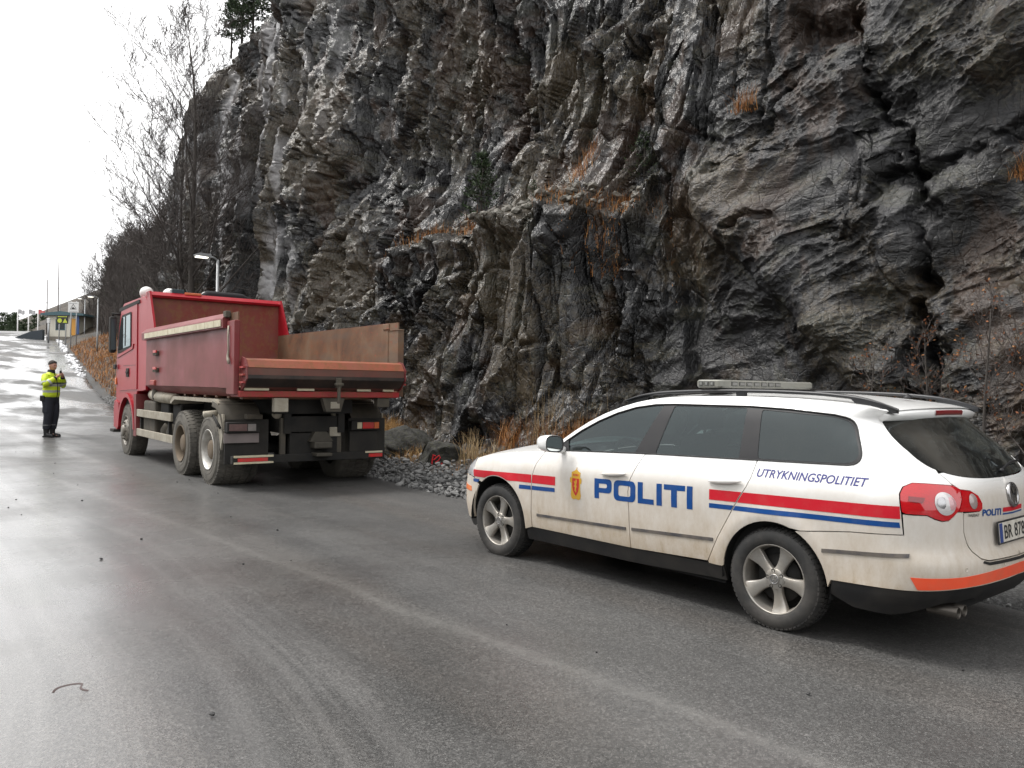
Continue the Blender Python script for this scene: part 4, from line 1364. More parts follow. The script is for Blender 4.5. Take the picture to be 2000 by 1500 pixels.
for i in range(13):
    y = -.20+.40*i/12
    k = abs(y)/.625
    for px, pz in ((-.688, 1.3725), (-.6945, 1.366), (-.6915, 1.345), (-.688, 1.342)):
        V.append((px+.075*k**2.6+.012-.003, y, pz-.028*k**2.4+.012))
for i in range(12):
    for k in range(3): F.append((i*4+k, (i+1)*4+k, (i+1)*4+k+1, i*4+k+1))
mesh_from('high_brake_light', V, F, M_TAILD, spoiler, True)
# bonnet
fx_, fz_ = edge_pts(fender_top, 20)
fy_ = half_y(fx_, fz_)-.006
P_ = np.zeros((len(fx_), 25, 3))
vb = np.linspace(-1, 1, 25)
P_[..., 0] = fx_[:, None]+np.interp(fx_, [2.1, 2.5, 3.06], [.03, .10, .42])[:, None]*(1-np.abs(vb)**2.2)[None, :]
P_[..., 1] = fy_[:, None]*vb[None, :]
P_[..., 2] = fz_[:, None]+np.interp(fx_, [2.1, 2.6, 3.06], [.055, .060, -.02])[:, None]*(1-np.abs(vb)**2.6)[None, :]
grid_obj('bonnet', P_, M_PAINT, car)
# windscreen between the A pillars
ax_, az_ = edge_pts(A_LINE+[(1.20, 1.405)], 18)
ay_ = half_y(ax_, az_)
P_ = np.zeros((len(ax_), 25, 3))
P_[..., 0] = ax_[:, None]+.16*(1-np.abs(vb)**2)[None, :]
P_[..., 1] = ay_[:, None]*vb[None, :]
P_[..., 2] = az_[:, None]+.02*(1-vb**2)[None, :]
grid_obj('windscreen', P_, M_GLASS, car)

# roof rails
for sgn in (1, -1):
    rail = MB()
    path = [(1.46, .632, 1.398), (1.34, .628, 1.430), (1.15, .618, 1.458), (.9, .606, 1.474), (.5, .600, 1.484), (.1, .598, 1.482), (-.2, .600, 1.470), (-.42, .604, 1.446), (-.56, .612, 1.414), (-.64, .62, 1.385)]
    pts = np.array(path)
    d = np.concatenate([[0], np.cumsum(np.linalg.norm(np.diff(pts, axis=0), axis=1))])
    kk = np.linspace(0, d[-1], 40)
    P2 = np.stack([smooth_interp(kk, d, pts[:, i]) for i in range(3)], -1)
    V = []; F = []
    for i, p in enumerate(P2):
        e = min(i, 39-i)/4.0
        hw = .019*min(1, .35+e*.5); hh = .013*min(1, .4+e*.5)
        for dy, dz in ((-1, -.6), (-.7, .7), (0, 1), (.7, .7), (1, -.6), (0, -1)):
            V.append((p[0], sgn*(p[1]+dy*hw), p[2]+dz*hh))
    for i in range(39):
        for k in range(6): F.append((i*6+k, i*6+(k+1) % 6, (i+1)*6+(k+1) % 6, (i+1)*6+k))
    rail.add(V, F, True)
    # feet: long tapered ends and one in the middle
    for (xa, xb_, zb, zt) in ((.47, .40, 1.448, 1.480),):
        rail.box(xb_, xa, sgn*.585, sgn*.617, zb-.01, zt, .004)
    rxs = np.array([p[0] for p in ROOF_E[::-1]]); rzs = np.array([p[1] for p in ROOF_E[::-1]])
    for (xa, xb_) in ((1.45, 1.22), (-.63, -.34)):
        n_ = 10
        top = []; bot = []
        for i in range(n_+1):
            f0 = i/n_
            x_ = xa+(xb_-xa)*f0
            z_ = float(np.interp(x_, pts[::-1, 0], pts[::-1, 2]))
            zr_ = float(np.interp(x_, rxs, rzs))-.012
            if x_ > 1.2: zr_ = float(np.interp(x_, [1.2, 1.3, 1.42, 1.58], [1.405, 1.384, 1.350, 1.291]))-.004
            lift = max(0.0, (f0-.62)/.38)**2*max(z_-zr_, 0)
            top.append((x_, z_+.004)); bot.append((x_, min(zr_+lift, z_)))
        for i in range(n_):
            rail.prism([bot[i], bot[i+1], top[i+1], top[i]], sgn*.590, sgn*.621, 'y')
    rail.build('roof_rail', M_RAIL, car)

# light bar across the roof: parts of the car that the bar is bolted to
M_BARLENS = simple('grey_light_bar_lens', (.25, .25, .225), .28, var=.12, vscale=30, dirt=(.26, .25, .21), dirt_amt=.35, dirt_scale=9)
bar_c = .735
bar = MB()
hw = .625
outl = rounded([(bar_c-.145, -hw), (bar_c+.06, -hw), (bar_c+.145, -hw+.14), (bar_c+.145, hw-.14), (bar_c+.06, hw), (bar_c-.145, hw)], .045, 4)
for z0, z1, k0, k1 in ((1.504, 1.516, .92, .99), (1.516, 1.552, 1, 1), (1.552, 1.561, .99, .92)):
    n_ = len(outl)
    def sc(p, k): return ((p[0]-bar_c)*k+bar_c, p[1]*(1-(1-k)*.25))
    V = [(*sc(p, k0), z0) for p in outl]+[(*sc(p, k1), z1) for p in outl]
    F = [(i, (i+1) % n_, (i+1) % n_+n_, i+n_) for i in range(n_)]
    if z1 > 1.558: F.append(tuple(range(n_, 2*n_)))
    if z0 < 1.51: F.append(tuple(reversed(range(n_))))
    bar.add(V, F)
light_bar = bar.build('light_bar', M_BARLENS, car)
M_LED = simple('led_reflector', (.62, .62, .60), .2, .7)
M_BARDARK = simple('light_bar_module_dark', (.10, .10, .095), .4)
def bar_cells(fixed, dirv, a0, a1, n, side):
    for k in range(n):
        f0 = a0+(a1-a0)*k/n; f1 = a0+(a1-a0)*(k+.78)/n
        mb_ = MB()
        if side == 'y': mb_.box(min(f0, f1), max(f0, f1), fixed-.004, fixed+.004, 1.519, 1.549)
        else: mb_.box(fixed-.004, fixed+.004, min(f0, f1), max(f0, f1), 1.519, 1.549)
        c_ = mb_.build('light_module', M_BARDARK, light_bar)
        m2 = MB()
        if side == 'y': m2.box(min(f0, f1)+.008, max(f0, f1)-.008, fixed+.003, fixed+.0065, 1.524, 1.544)
        else: m2.box(fixed-.0065, fixed-.003, min(f0, f1)+.008, max(f0, f1)-.008, 1.524, 1.544)
        m2.build('reflector', M_LED, light_bar)
bar_cells(.6255, 1, bar_c-.09, bar_c+.05, 3, 'y')
bar_cells(bar_c-.146, 1, .50, -.15, 7, 'x')
for y in (.42, -.42): MB().box(bar_c-.08, bar_c+.08, y-.03, y+.03, 1.455, 1.512, .006).build('light_bar_foot', M_RAIL, light_bar)
an = MB().lathe([(.030, 0), (.028, .008), (.014, .020), (.004, .026), (0, .027)], 12, 'z', (-.42, 0.0, 1.455))
an.build('aerial_base', M_GLOSSBLK, car)

# door handles
for hx, hz in ((1.32, .852), (.345, .893)):
    for sgn in (1, -1):
        h = MB()
        y0 = float(half_y(np.array([hx]), np.array([hz]))[0])
        V = []; F = []
        n_ = 14
        for i in range(n_+1):
            f = i/n_
            x = hx+.125-.25*f
            up = math.sin(math.pi*min(max(f, 0.02), .98))**.45
            for k in range(8):
                a = 2*math.pi*k/8
                V.append((x, sgn*(y0+.012+.016*up*math.cos(a)+.006*up), hz+.022*(f-.5)+.0185*up*math.sin(a)))
        for i in range(n_):
            for k in range(8): F.append((i*8+k, i*8+(k+1) % 8, (i+1)*8+(k+1) % 8, (i+1)*8+k))
        F.append(tuple(range(8))); F.append(tuple(n_*8+k for k in reversed(range(8))))
        h.add(V, F, True)
        h.build('door_handle', M_PAINT, front_door if hx > 1 else rear_door)

# door mirrors
M_MIRROR = simple('mirror_glass', (.75, .80, .80), .02, 1.0)
for sgn in (1, -1):
    mm = MB()
    V = []; F = []
    n_ = 20
    rings = [(-.052, .97), (-.045, 1.0), (-.02, 1.0), (.02, .97), (.06, .86), (.095, .62), (.115, .3), (.12, .02)]
    for xo, k in rings:
        for i in range(n_):
            a = 2*math.pi*i/n_
            cy, sz = math.cos(a), math.sin(a)
            r_ = 1/ (abs(cy)**3.2+abs(sz)**3.2)**(1/3.2)
            V.append((1.905+xo, sgn*(1.018+.098*k*r_*cy), 1.045+.068*k*r_*sz+.006*cy))
    for j in range(len(rings)-1):
        for i in range(n_): F.append((j*n_+i, j*n_+(i+1) % n_, (j+1)*n_+(i+1) % n_, (j+1)*n_+i))
    F.append(tuple((len(rings)-1)*n_+i for i in range(n_)))
    mm.add(V, F, True)
    mm.tube([(1.93, sgn*.845, .985), (1.925, sgn*.90, .988), (1.92, sgn*.95, 1.00)], [.030, .026, .024], 8)
    mo = mm.build('door_mirror', M_PAINT, car)
    V = [(1.905-.047, sgn*1.018, 1.045)]; F = []
    for i in range(n_):
        a = 2*math.pi*i/n_
        cy, sz = math.cos(a), math.sin(a); r_ = 1/(abs(cy)**3.2+abs(sz)**3.2)**(1/3.2)
        V.append((1.905-.047, sgn*(1.018+.085*r_*cy), 1.045+.056*r_*sz+.005*cy))
    for i in range(n_): F.append((0, 1+i, 1+(i+1) % n_))
    mesh_from('mirror_glass', V, F, M_MIRROR, mo)
    V2 = []; F2 = []
    for k in (1.0, .86):
        for i in range(n_):
            a = 2*math.pi*i/n_
            cy, sz = math.cos(a), math.sin(a); r_ = 1/(abs(cy)**3.2+abs(sz)**3.2)**(1/3.2)
            V2.append((1.905-.0525+(.005 if k < 1 else 0), sgn*(1.018+.096*k*r_*cy), 1.045+.067*k*r_*sz+.006*cy))
    for i in range(n_): F2.append((i, (i+1) % n_, n_+(i+1) % n_, n_+i))
    mesh_from('mirror_rim', V2, F2, M_RAIL, mo)
# mirror base triangle
panel('mirror_sail', S((2.045, .978), (1.90, 1.068), (1.865, .984)), M_GLOSSBLK, car, off=.0015, skirt=.004, mirror='copy')

# ---- wheels
def mat_tyre():
    m, nt, b = new_mat('tyre_rubber')
    o = coords(nt)
    n1 = noise(nt, 5, 6, .65, o); n2 = noise(nt, 40, 4, .7, o)
    c = mixc(nt, ramp(nt, n1, [(.4, 0), (.68, .8)]), (.018, .018, .018), (.068, .062, .056))
    nt.links.new(c, b.inputs['Base Color'])
    b.inputs['Roughness'].default_value = .78
    bump(nt, b, n2, .3, .004)
    return m
M_TYRE = mat_tyre()
M_ALLOY = simple('dusty_alloy', (.40, .385, .36), .38, .75, var=.12, vscale=20, dirt=(.26, .225, .18), dirt_amt=.42, dirt_scale=9)
M_BRAKE = simple('brake_dark', (.018, .017, .016), .7, .2)

def rot_y(V, a, c=(0, 0, 0)):
    ca, sa = math.cos(a), math.sin(a)
    return [(c[0]+(x-c[0])*ca+(z-c[2])*sa, y, c[2]-(x-c[0])*sa+(z-c[2])*ca) for x, y, z in V]

def car_wheel(cx, sgn, spin, steer=0.0):
    r_t = .317
    w = empty('wheel', (cx, sgn*.79, .315), 0)
    w.parent = car
    if sgn < 0: w.rotation_euler = (0, 0, math.pi)
    tb = MB()
    # local +y points outboard
    tb.lathe([(.212, .062), (.214, .092), (.226, .103), (.255, .108), (.285, .104), (.303, .092), (.313, .078), (r_t, .045), (r_t, -.045), (.313, -.078), (.303, -.092), (.285, -.104), (.255, -.106), (.222, -.100), (.212, -.08)], 64, 'y')
    # tread blocks
    for k in range(60):
        a = 2*math.pi*k/60
        for y0, y1, da in ((.050, .092, .0), (.006, .044, .35), (-.044, -.006, .7), (-.092, -.050, .2)):
            aa = a+da*2*math.pi/60
            h0 = math.pi/60*.72
            rr0 = r_t+.0065 if abs((y0+y1)/2) < .06 else r_t+.001
            ro = (.3085 if abs(y1) > abs(y0) else .3085)
            V = []
            for (yy, edge) in ((y0, abs(y0) > .08), (y1, abs(y1) > .08)):
                rt_ = .308 if edge else r_t+.0065
                for s_ in (-h0, h0):
                    for rr1 in (rt_-.012, rt_):
                        V.append((rr1*math.cos(aa+s_), yy*(1.0 if not edge else 1.03), rr1*math.sin(aa+s_)))
            tb.add(V, [(0, 1, 3, 2), (4, 6, 7, 5), (0, 4, 5, 1), (2, 3, 7, 6), (1, 5, 7, 3)])
    tb.build('tyre', M_TYRE, w)
    rim = MB()
    rim.lathe([(.217, .088), (.219, .094), (.213, .097), (.208, .092), (.206, .080), (.198, .050), (.193, .0), (.20, -.08)], 64, 'y')
    # five broad spokes, each dished with raised edges
    for k in range(5):
        V = []; F = []
        prof = [(.030, .075, .036), (.055, .072, .034), (.075, .068, .030), (.10, .066, .030), (.135, .067, .0355), (.165, .071, .044), (.190, .077, .053), (.207, .086, .060)]
        for (r, y, hw) in prof:
            for (f, dy) in ((-1, -.030), (-1, -.004), (-.80, .004), (0, -.003), (.80, .004), (1, -.004), (1, -.030)):
                V.append((f*hw, y+dy, r))
        n_ = 7
        for i in range(len(prof)-1):
            for j in range(n_-1): F.append((i*n_+j, i*n_+j+1, (i+1)*n_+j+1, (i+1)*n_+j))
        rim.add(rot_y(V, spin+2*math.pi*k/5), F, True)
    rim.lathe([(.066, .040), (.066, .070), (.060, .076), (.034, .0765)], 32, 'y')
    ro = rim.build('rim', M_ALLOY, w)
    nuts = MB()
    for k in range(5):
        a = spin+2*math.pi*(k+.5)/5
        nuts.lathe([(.0125, .0), (.0125, .0775), (.009, .0785), (.009, .070), (0, .070)], 10, 'y', (.052*math.sin(a), 0, .052*math.cos(a)))
    nuts.build('wheel_bolt', M_BRAKE, w)
    cap = MB().lathe([(.033, .074), (.033, .0805), (.030, .083), (.0, .0835)], 28, 'y')
    co = cap.build('hub_cap', M_ALLOY, w)
    # raised ring with V over W
    lg = MB().lathe([(.0305, .083), (.0305, .0852), (.0265, .0852), (.0265, .083)], 28, 'y')
    def bar2(p, q, wd=.0028):
        d = Vector((q[0]-p[0], q[1]-p[1])).normalized(); n2 = Vector((-d.y, d.x))*wd
        pl = [(p[0]+n2.x, p[1]+n2.y), (p[0]-n2.x, p[1]-n2.y), (q[0]-n2.x, q[1]-n2.y), (q[0]+n2.x, q[1]+n2.y)]
        V = [(-x, .0834, z) for x, z in pl]+[(-x, .0858, z) for x, z in pl]
        V = rot_y(V, spin)
        lg.add(V, [(4, 5, 6, 7), (0, 1, 5, 4), (1, 2, 6, 5), (2, 3, 7, 6), (3, 0, 4, 7)])
    for p, q in (((-.010, .024), (-.0005, .003)), ((.010, .024), (.0005, .003)), ((-.021, .017), (-.010, -.024)), ((.021, .017), (.010, -.024)), ((-.010, -.024), (0, -.003)), ((.010, -.024), (0, -.003))):
        bar2(p, q)
    lg.build('hub_emblem', M_CHROME, w)
    br = MB().lathe([(.02, .02), (.150, .02), (.150, .0), (.02, .0)], 32, 'y')
    br.lathe([(.21, -.06), (.02, -.06)], 32, 'y')
    br.build('brake_disc', M_BRAKE, w)
    return w
car_wheel(0.0, 1, rad(-25)); car_wheel(2.709, 1, rad(-15))
car_wheel(0.0, -1, rad(20)); car_wheel(2.709, -1, rad(40))

# wheel housings and floor
for cx, cz, r in ((2.709, .335, .385), (0.0, .315, .375)):
    for sgn in (1, -1):
        n_ = 24
        V = []; F = []
        for i in range(n_+1):
            a = rad(-8+196*i/n_)
            V += [(cx+r*math.cos(a), sgn*.885, cz+r*math.sin(a)), (cx+r*math.cos(a), sgn*.55, cz+r*math.sin(a))]
        for i in range(n_): F.append((2*i, 2*i+1, 2*i+3, 2*i+2))
        cidx = len(V); V.append((cx, sgn*.55, cz))
        for i in range(n_): F.append((2*i+1, cidx, 2*i+3))
        MB().add(V, F, True).build('wheel_housing', M_INNER, car, fix=False)
fl = MB()
fl.box(.40, 2.30, -.80, .80, .20, .30)
fl.box(-.90, .40, -.50, .50, .24, .40)
fl.box(2.30, 3.40, -.56, .56, .20, .60)
fl.box(-.84, -.39, -.62, .62, .26, .60)
fl.build('underbody', M_INNER, car)
# cabin
cabn = MB()
cabn.box(-.70, 2.0, -.72, .72, .40, .52)
cabn.prism([(1.55, .5), (2.2, .5), (2.2, .93), (1.80, .97), (1.62, .92), (1.58, .75)], -.78, .78, 'y')
cabn.build('dashboard', M_SKINLESS, car)
lin = MB()
for sgn in (1, -1): lin.box(-.45, 2.0, sgn*.775, sgn*.795, .40, .97)
lin.build('door_lining', M_SKINLESS, car)
for (sx, sy) in ((1.05, .37), (1.05, -.37), (.20, .42), (.20, -.42)):
    st = MB()
    st.box(sx-.05, sx+.45, sy-.24, sy+.24, .50, .66, .05)
    Mx = Matrix.Translation((sx-.02, sy, .62)) @ Matrix.Rotation(rad(-16), 4, 'Y')
    st.box(-.06, .07, -.235, .235, 0, .56, .05, Mx)
    st.box(-.045, .045, -.12, .12, .60, .75, .035, Mx)
    for dy in (-.05, .05): st.box(-.008, .008, dy-.008, dy+.008, .54, .62, 0, Mx)
    st.build('seat', M_SEAT, car)
sw = MB()
c0 = Vector((1.62, .37, .90)); ux = Vector((.40, 0, .92)); uy = Vector((0, 1, 0))
ring = [c0+(ux*math.cos(2*math.pi*k/28)+uy*math.sin(2*math.pi*k/28))*.185 for k in range(29)]
sw.tube(ring, .016, 8, False)
sw.tube([c0+uy*.17, c0, c0-uy*.17], .018, 6); sw.tube([c0, c0-ux*.17], .018, 6)
sw.tube([c0, c0+Vector((.25, 0, -.10))], .035, 8)
sw.build('steering_wheel', M_SKINLESS, car)
# load bay cover / dark box behind the tinted glass
lb = MB(); lb.box(-.72, .0, -.66, .66, .52, 1.00, .02); lb.build('load_cover', M_SEAT, car)

# ---- tail: emblem, plate, words, exhaust, sensor, wiper
def tail_frame(y, z, off=0.0):
    q = q_of('r', np.array([abs(y)]), np.array([z])); p = surf(q, np.array([z]))[0]; n = surf_n(q, np.array([z]))[0]
    if y < 0: p[1] *= -1; n[1] *= -1
    if abs(y) < 1e-3: n[1] = 0; p[1] = 0
    n = Vector(n).normalized(); u = Vector((0, 0, 1)); side_ = u.cross(n).normalized(); up = n.cross(side_).normalized()
    M_ = Matrix((( side_.x, up.x, n.x, p[0]+n.x*off), (side_.y, up.y, n.y, p[1]+n.y*off), (side_.z, up.z, n.z, p[2]+n.z*off), (0, 0, 0, 1)))
    return M_
Mt = tail_frame(0, .893, .002)
em = MB()
em.lathe([(.074, 0), (.074, .010), (.068, .016), (.060, .012), (.060, .002), (0, .002)], 36, 'z')
def emb(p, q, wd=.0075):
    d = Vector((q[0]-p[0], q[1]-p[1])).normalized(); n2 = Vector((-d.y, d.x))*wd
    pl = [(p[0]+n2.x, p[1]+n2.y), (p[0]-n2.x, p[1]-n2.y), (q[0]-n2.x, q[1]-n2.y), (q[0]+n2.x, q[1]+n2.y)]
    em.prism(pl, .004, .013, 'z')
for p, q in (((-.022, .054), (-.001, .008)), ((.022, .054), (.001, .008)), ((-.047, .040), (-.024, -.054)), ((.047, .040), (.024, -.054)), ((-.024, -.054), (0, -.008)), ((.024, -.054), (0, -.008))): emb(p, q)
em.V = [tuple(Mt @ Vector(v)) for v in em.V]
em.build('tailgate_emblem', M_CHROME, car)
back = MB().lathe([(.060, .0022), (0, .0032)], 36, 'z')
back.V = [tuple(Mt @ Vector(v)) for v in back.V]
back.build('emblem_field', M_GLOSSBLK, car)
# number plate
Mp = tail_frame(0, .690, .012)
Mp = Mp @ Matrix.Rotation(rad(0), 4, 'X')
M_PLATE = simple('white_plate', (.66, .64, .58), .5, var=.08, dirt=(.30, .26, .20), dirt_amt=.4, dirt_scale=7)
M_PLATEBLUE = simple('plate_blue_band', (.02, .05, .22), .5, dirt=(.1, .1, .1), dirt_amt=.3)
pb = MB().box(-.272, .272, -.066, .066, 0, .008, .003, Mp); plate_f = pb.build('number_plate', M_RAIL, car)
pw_ = MB().box(-.262, .262, -.056, .056, .006, .0105, .001, Mp); pw_.build('plate_face', M_PLATE, plate_f)
pbl = MB().box(-.2605, -.215, -.0545, .0545, .0088, .0120, 0, Mp); pbl.build('plate_band', M_PLATEBLUE, plate_f)
def flat_text(name, body, M_, x0, x1, y0, y1, z, mat, parent, thick=.0015, bold=0., shear=0.):
    U, F = text_tris(body, shear, bold)
    V = [tuple(M_ @ Vector((x0+(x1-x0)*u, y0+(y1-y0)*v_, z))) for u, v_ in U]
    return mesh_from(name, V, F, mat, parent)
M_PLATETXT = simple('plate_black', (.02, .02, .02), .6)
flat_text('plate_characters', 'BR 87808', Mp, -.19, .245, -.040, .040, .0122, M_PLATETXT, plate_f, bold=.012)
# tailgate words
skin_text('model_lettering', 'PASSAT', .530, .432, .802, .799, .818, .815, M_CHROME, 'r', bold=.02, off=.003)
skin_text('tailgate_lettering', 'POLITI', .398, .175, .797, .787, .836, .828, M_BLUE, 'r', bold=.035, off=.002)
for z0, z1, mt in ((.806, .832, M_RED), (.790, .799, M_BLUE)):
    panel('tailgate_stripe', R((.150, z0-.004), (.150, z1-.004), (0, z1-.008), (0, z0-.008)), mt, car, both=False, off=.002, skirt=0)
    panel('tailgate_stripe', R((.150, z0-.004), (.150, z1-.004), (0, z1-.008), (0, z0-.008)), mt, car, both=False, off=.002, skirt=0).scale.y = -1
# twin exhaust
for y in (.600, .515):
    ex = MB().lathe([(.030, -.16), (.034, 0), (.031, .002), (.028, -.004), (.026, -.10), (.0, -.10)], 20, 'x', (0, 0, 0))
    ex.V = [(-v_[0]-.975, v_[1]+y, v_[2]+.272) for v_ in ex.V]
    ex.build('exhaust_pipe', simple('sooty_exhaust', (.10, .09, .08), .45, .8, var=.3, vscale=20), car)
for y in (.60, .22, -.22, -.60):
    Ms = tail_frame(y, .520, .0005)
    sn = MB().lathe([(.0125, 0), (.0125, .0012), (.0105, .0012), (.0100, .0004), (0, .0006)], 18, 'z')
    sn.V = [tuple(Ms @ Vector(v_)) for v_ in sn.V]
    sn.build('parking_sensor', M_PAINT, car)
wp = MB()
pts_ = []
for k in range(10):
    y = .02+(-.52)*k/9; z = 1.03+.02*math.sin(k/9*3.0)+.03*k/9
    pts_.append((float(rear_x(np.array([abs(y)]), np.array([z]))[0])-.018, y, z))
wp.tube(pts_, [.014]+[.008]*9, 6)
wp.build('rear_wiper', M_GLOSSBLK, car)
# ================================================================== TIPPER TRUCK
# truck frame: x forward, y left, z up, origin on the ground under the rearmost axle
TRK_X, TRK_Y, TRK_A = -3.35761, 12.42333, 2.217485
truck = empty('tipper_truck', (TRK_X, TRK_Y, 0), TRK_A,
              'dusty red three-axle tipper truck with open rusty dump body, seen from behind', 'truck')

def mat_truckred(name, dust, rust, base=(.42, .018, .030)):
    m, nt, b = new_mat(name)
    o = coords(nt)
    tc = nt.nodes.new('ShaderNodeTexCoord'); sx = nt.nodes.new('ShaderNodeSeparateXYZ'); nt.links.new(tc.outputs['Object'], sx.inputs[0])
    n1 = noise(nt, 1.7, 6, .6, o, .3); n2 = noise(nt, 9, 7, .7, o); n3 = noise(nt, 2.5, 6, .65, coords(nt, (1, 1, .25)), .4)
    c = mixc(nt, ramp(nt, n3, [(.35, 0), (.75, .4)]), base, tuple(min(1, x*1.25+.03) for x in base))
    low = ramp(nt, mth(nt, 'ADD', sx.outputs[2], mth(nt, 'MULTIPLY_ADD', n1, .7, -.35)), [(.30, 1), (.52, .55), (.80, .25), (1.0, .12)]) if False else n1
    dm = mth(nt, 'MULTIPLY', ramp(nt, n1, [(.32, .15), (.68, 1)]), dust)
    c = mixc(nt, dm, c, (.165, .105, .092))
    rm = mth(nt, 'MULTIPLY', ramp(nt, n2, [(.48, 0), (.62, 1)]), rust)
    c = mixc(nt, rm, c, (.20, .095, .045))
    nt.links.new(c, b.inputs['Base Color'])
    nt.links.new(mth(nt, 'MULTIPLY_ADD', dm, .4, .34), b.inputs['Roughness'])
    b.inputs['Specular IOR Level'].default_value = .2
    return m
T_RED = mat_truckred('truck_red_cab', .07, .02, (.31, .004, .014))
T_REDBED = mat_truckred('truck_red_body_dusty', .62, .08, (.19, .013, .020))
T_REDRUST = mat_truckred('truck_red_worn', .45, .55, (.42, .03, .035))
def mat_rust():
    m, nt, b = new_mat('scraped_rusty_steel')
    o = coords(nt)
    n1 = noise(nt, 1.6, 7, .62, o, .4); n2 = noise(nt, 7, 7, .72, coords(nt, (1, 1, 2.0))); n3 = noise(nt, 2.0, 5, .6, coords(nt, (.5, .5, 2.5)))
    c = ramp(nt, n1, [(.28, (.075, .045, .032)), (.45, (.165, .088, .050)), (.60, (.20, .130, .082)), (.75, (.15, .125, .100))])
    c = mixc(nt, ramp(nt, n2, [(.5, 0), (.68, .6)]), c, (.23, .075, .032))
    c = mixc(nt, ramp(nt, n3, [(.5, 0), (.7, .6)]), c, (.12, .095, .075))
    c = mixc(nt, ramp(nt, noise(nt, 18, 3, .6, o), [(.66, 0), (.74, .7)]), c, (.38, .05, .04))
    nt.links.new(c, b.inputs['Base Color'])
    b.inputs['Roughness'].default_value = .62
    b.inputs['Metallic'].default_value = .15
    bump(nt, b, n2, .25, .01)
    return m
T_RUST = mat_rust()
T_MUD = simple('muddy_grey_brown', (.095, .082, .062), .85, var=.3, vscale=5, bmp=.3, bscale=25, dirt=(.06, .055, .048), dirt_amt=.5, dirt_scale=6)
T_DUSTAL = simple('dusty_aluminium', (.42, .39, .32), .55, .25, var=.15, vscale=5, dirt=(.24, .205, .155), dirt_amt=.5, dirt_scale=4)
T_BLACK = simple('truck_black_chassis', (.010, .0098, .0095), .8, var=.35, vscale=5, dirt=(.036, .032, .027), dirt_amt=.4, dirt_scale=4)
T_FLAP = simple('mud_flap_rubber', (.020, .019, .018), .85, var=.25, vscale=6, dirt=(.045, .040, .034), dirt_amt=.5, dirt_scale=3)
T_GLASS = mat_glass('cab_glass', (.20, .24, .25), .25, .05, False, .035)
T_RIMGREY = simple('grey_steel_rim', (.30, .285, .26), .55, .4, var=.2, dirt=(.17, .14, .105), dirt_amt=.5, dirt_scale=6)
T_RIMWHITE = simple('pale_steel_rim', (.62, .61, .58), .4, .5, var=.1, dirt=(.25, .22, .18), dirt_amt=.4, dirt_scale=6)
T_RIMBROWN = simple('muddy_brown_rim', (.165, .125, .085), .8, .1, var=.25, dirt=(.09, .075, .06), dirt_amt=.4, dirt_scale=6)
T_WHITEREF = simple('pale_reflective_strip', (.60, .55, .40), .45, var=.1, dirt=(.35, .28, .18), dirt_amt=.35, dirt_scale=6)
T_REDREF = simple('red_reflector', (.60, .03, .03), .3, dirt=(.15, .1, .08), dirt_amt=.35, dirt_scale=8)
T_ORANGELENS = simple('orange_lens', (.75, .16, .04), .25, dirt=(.2, .12, .08), dirt_amt=.3)

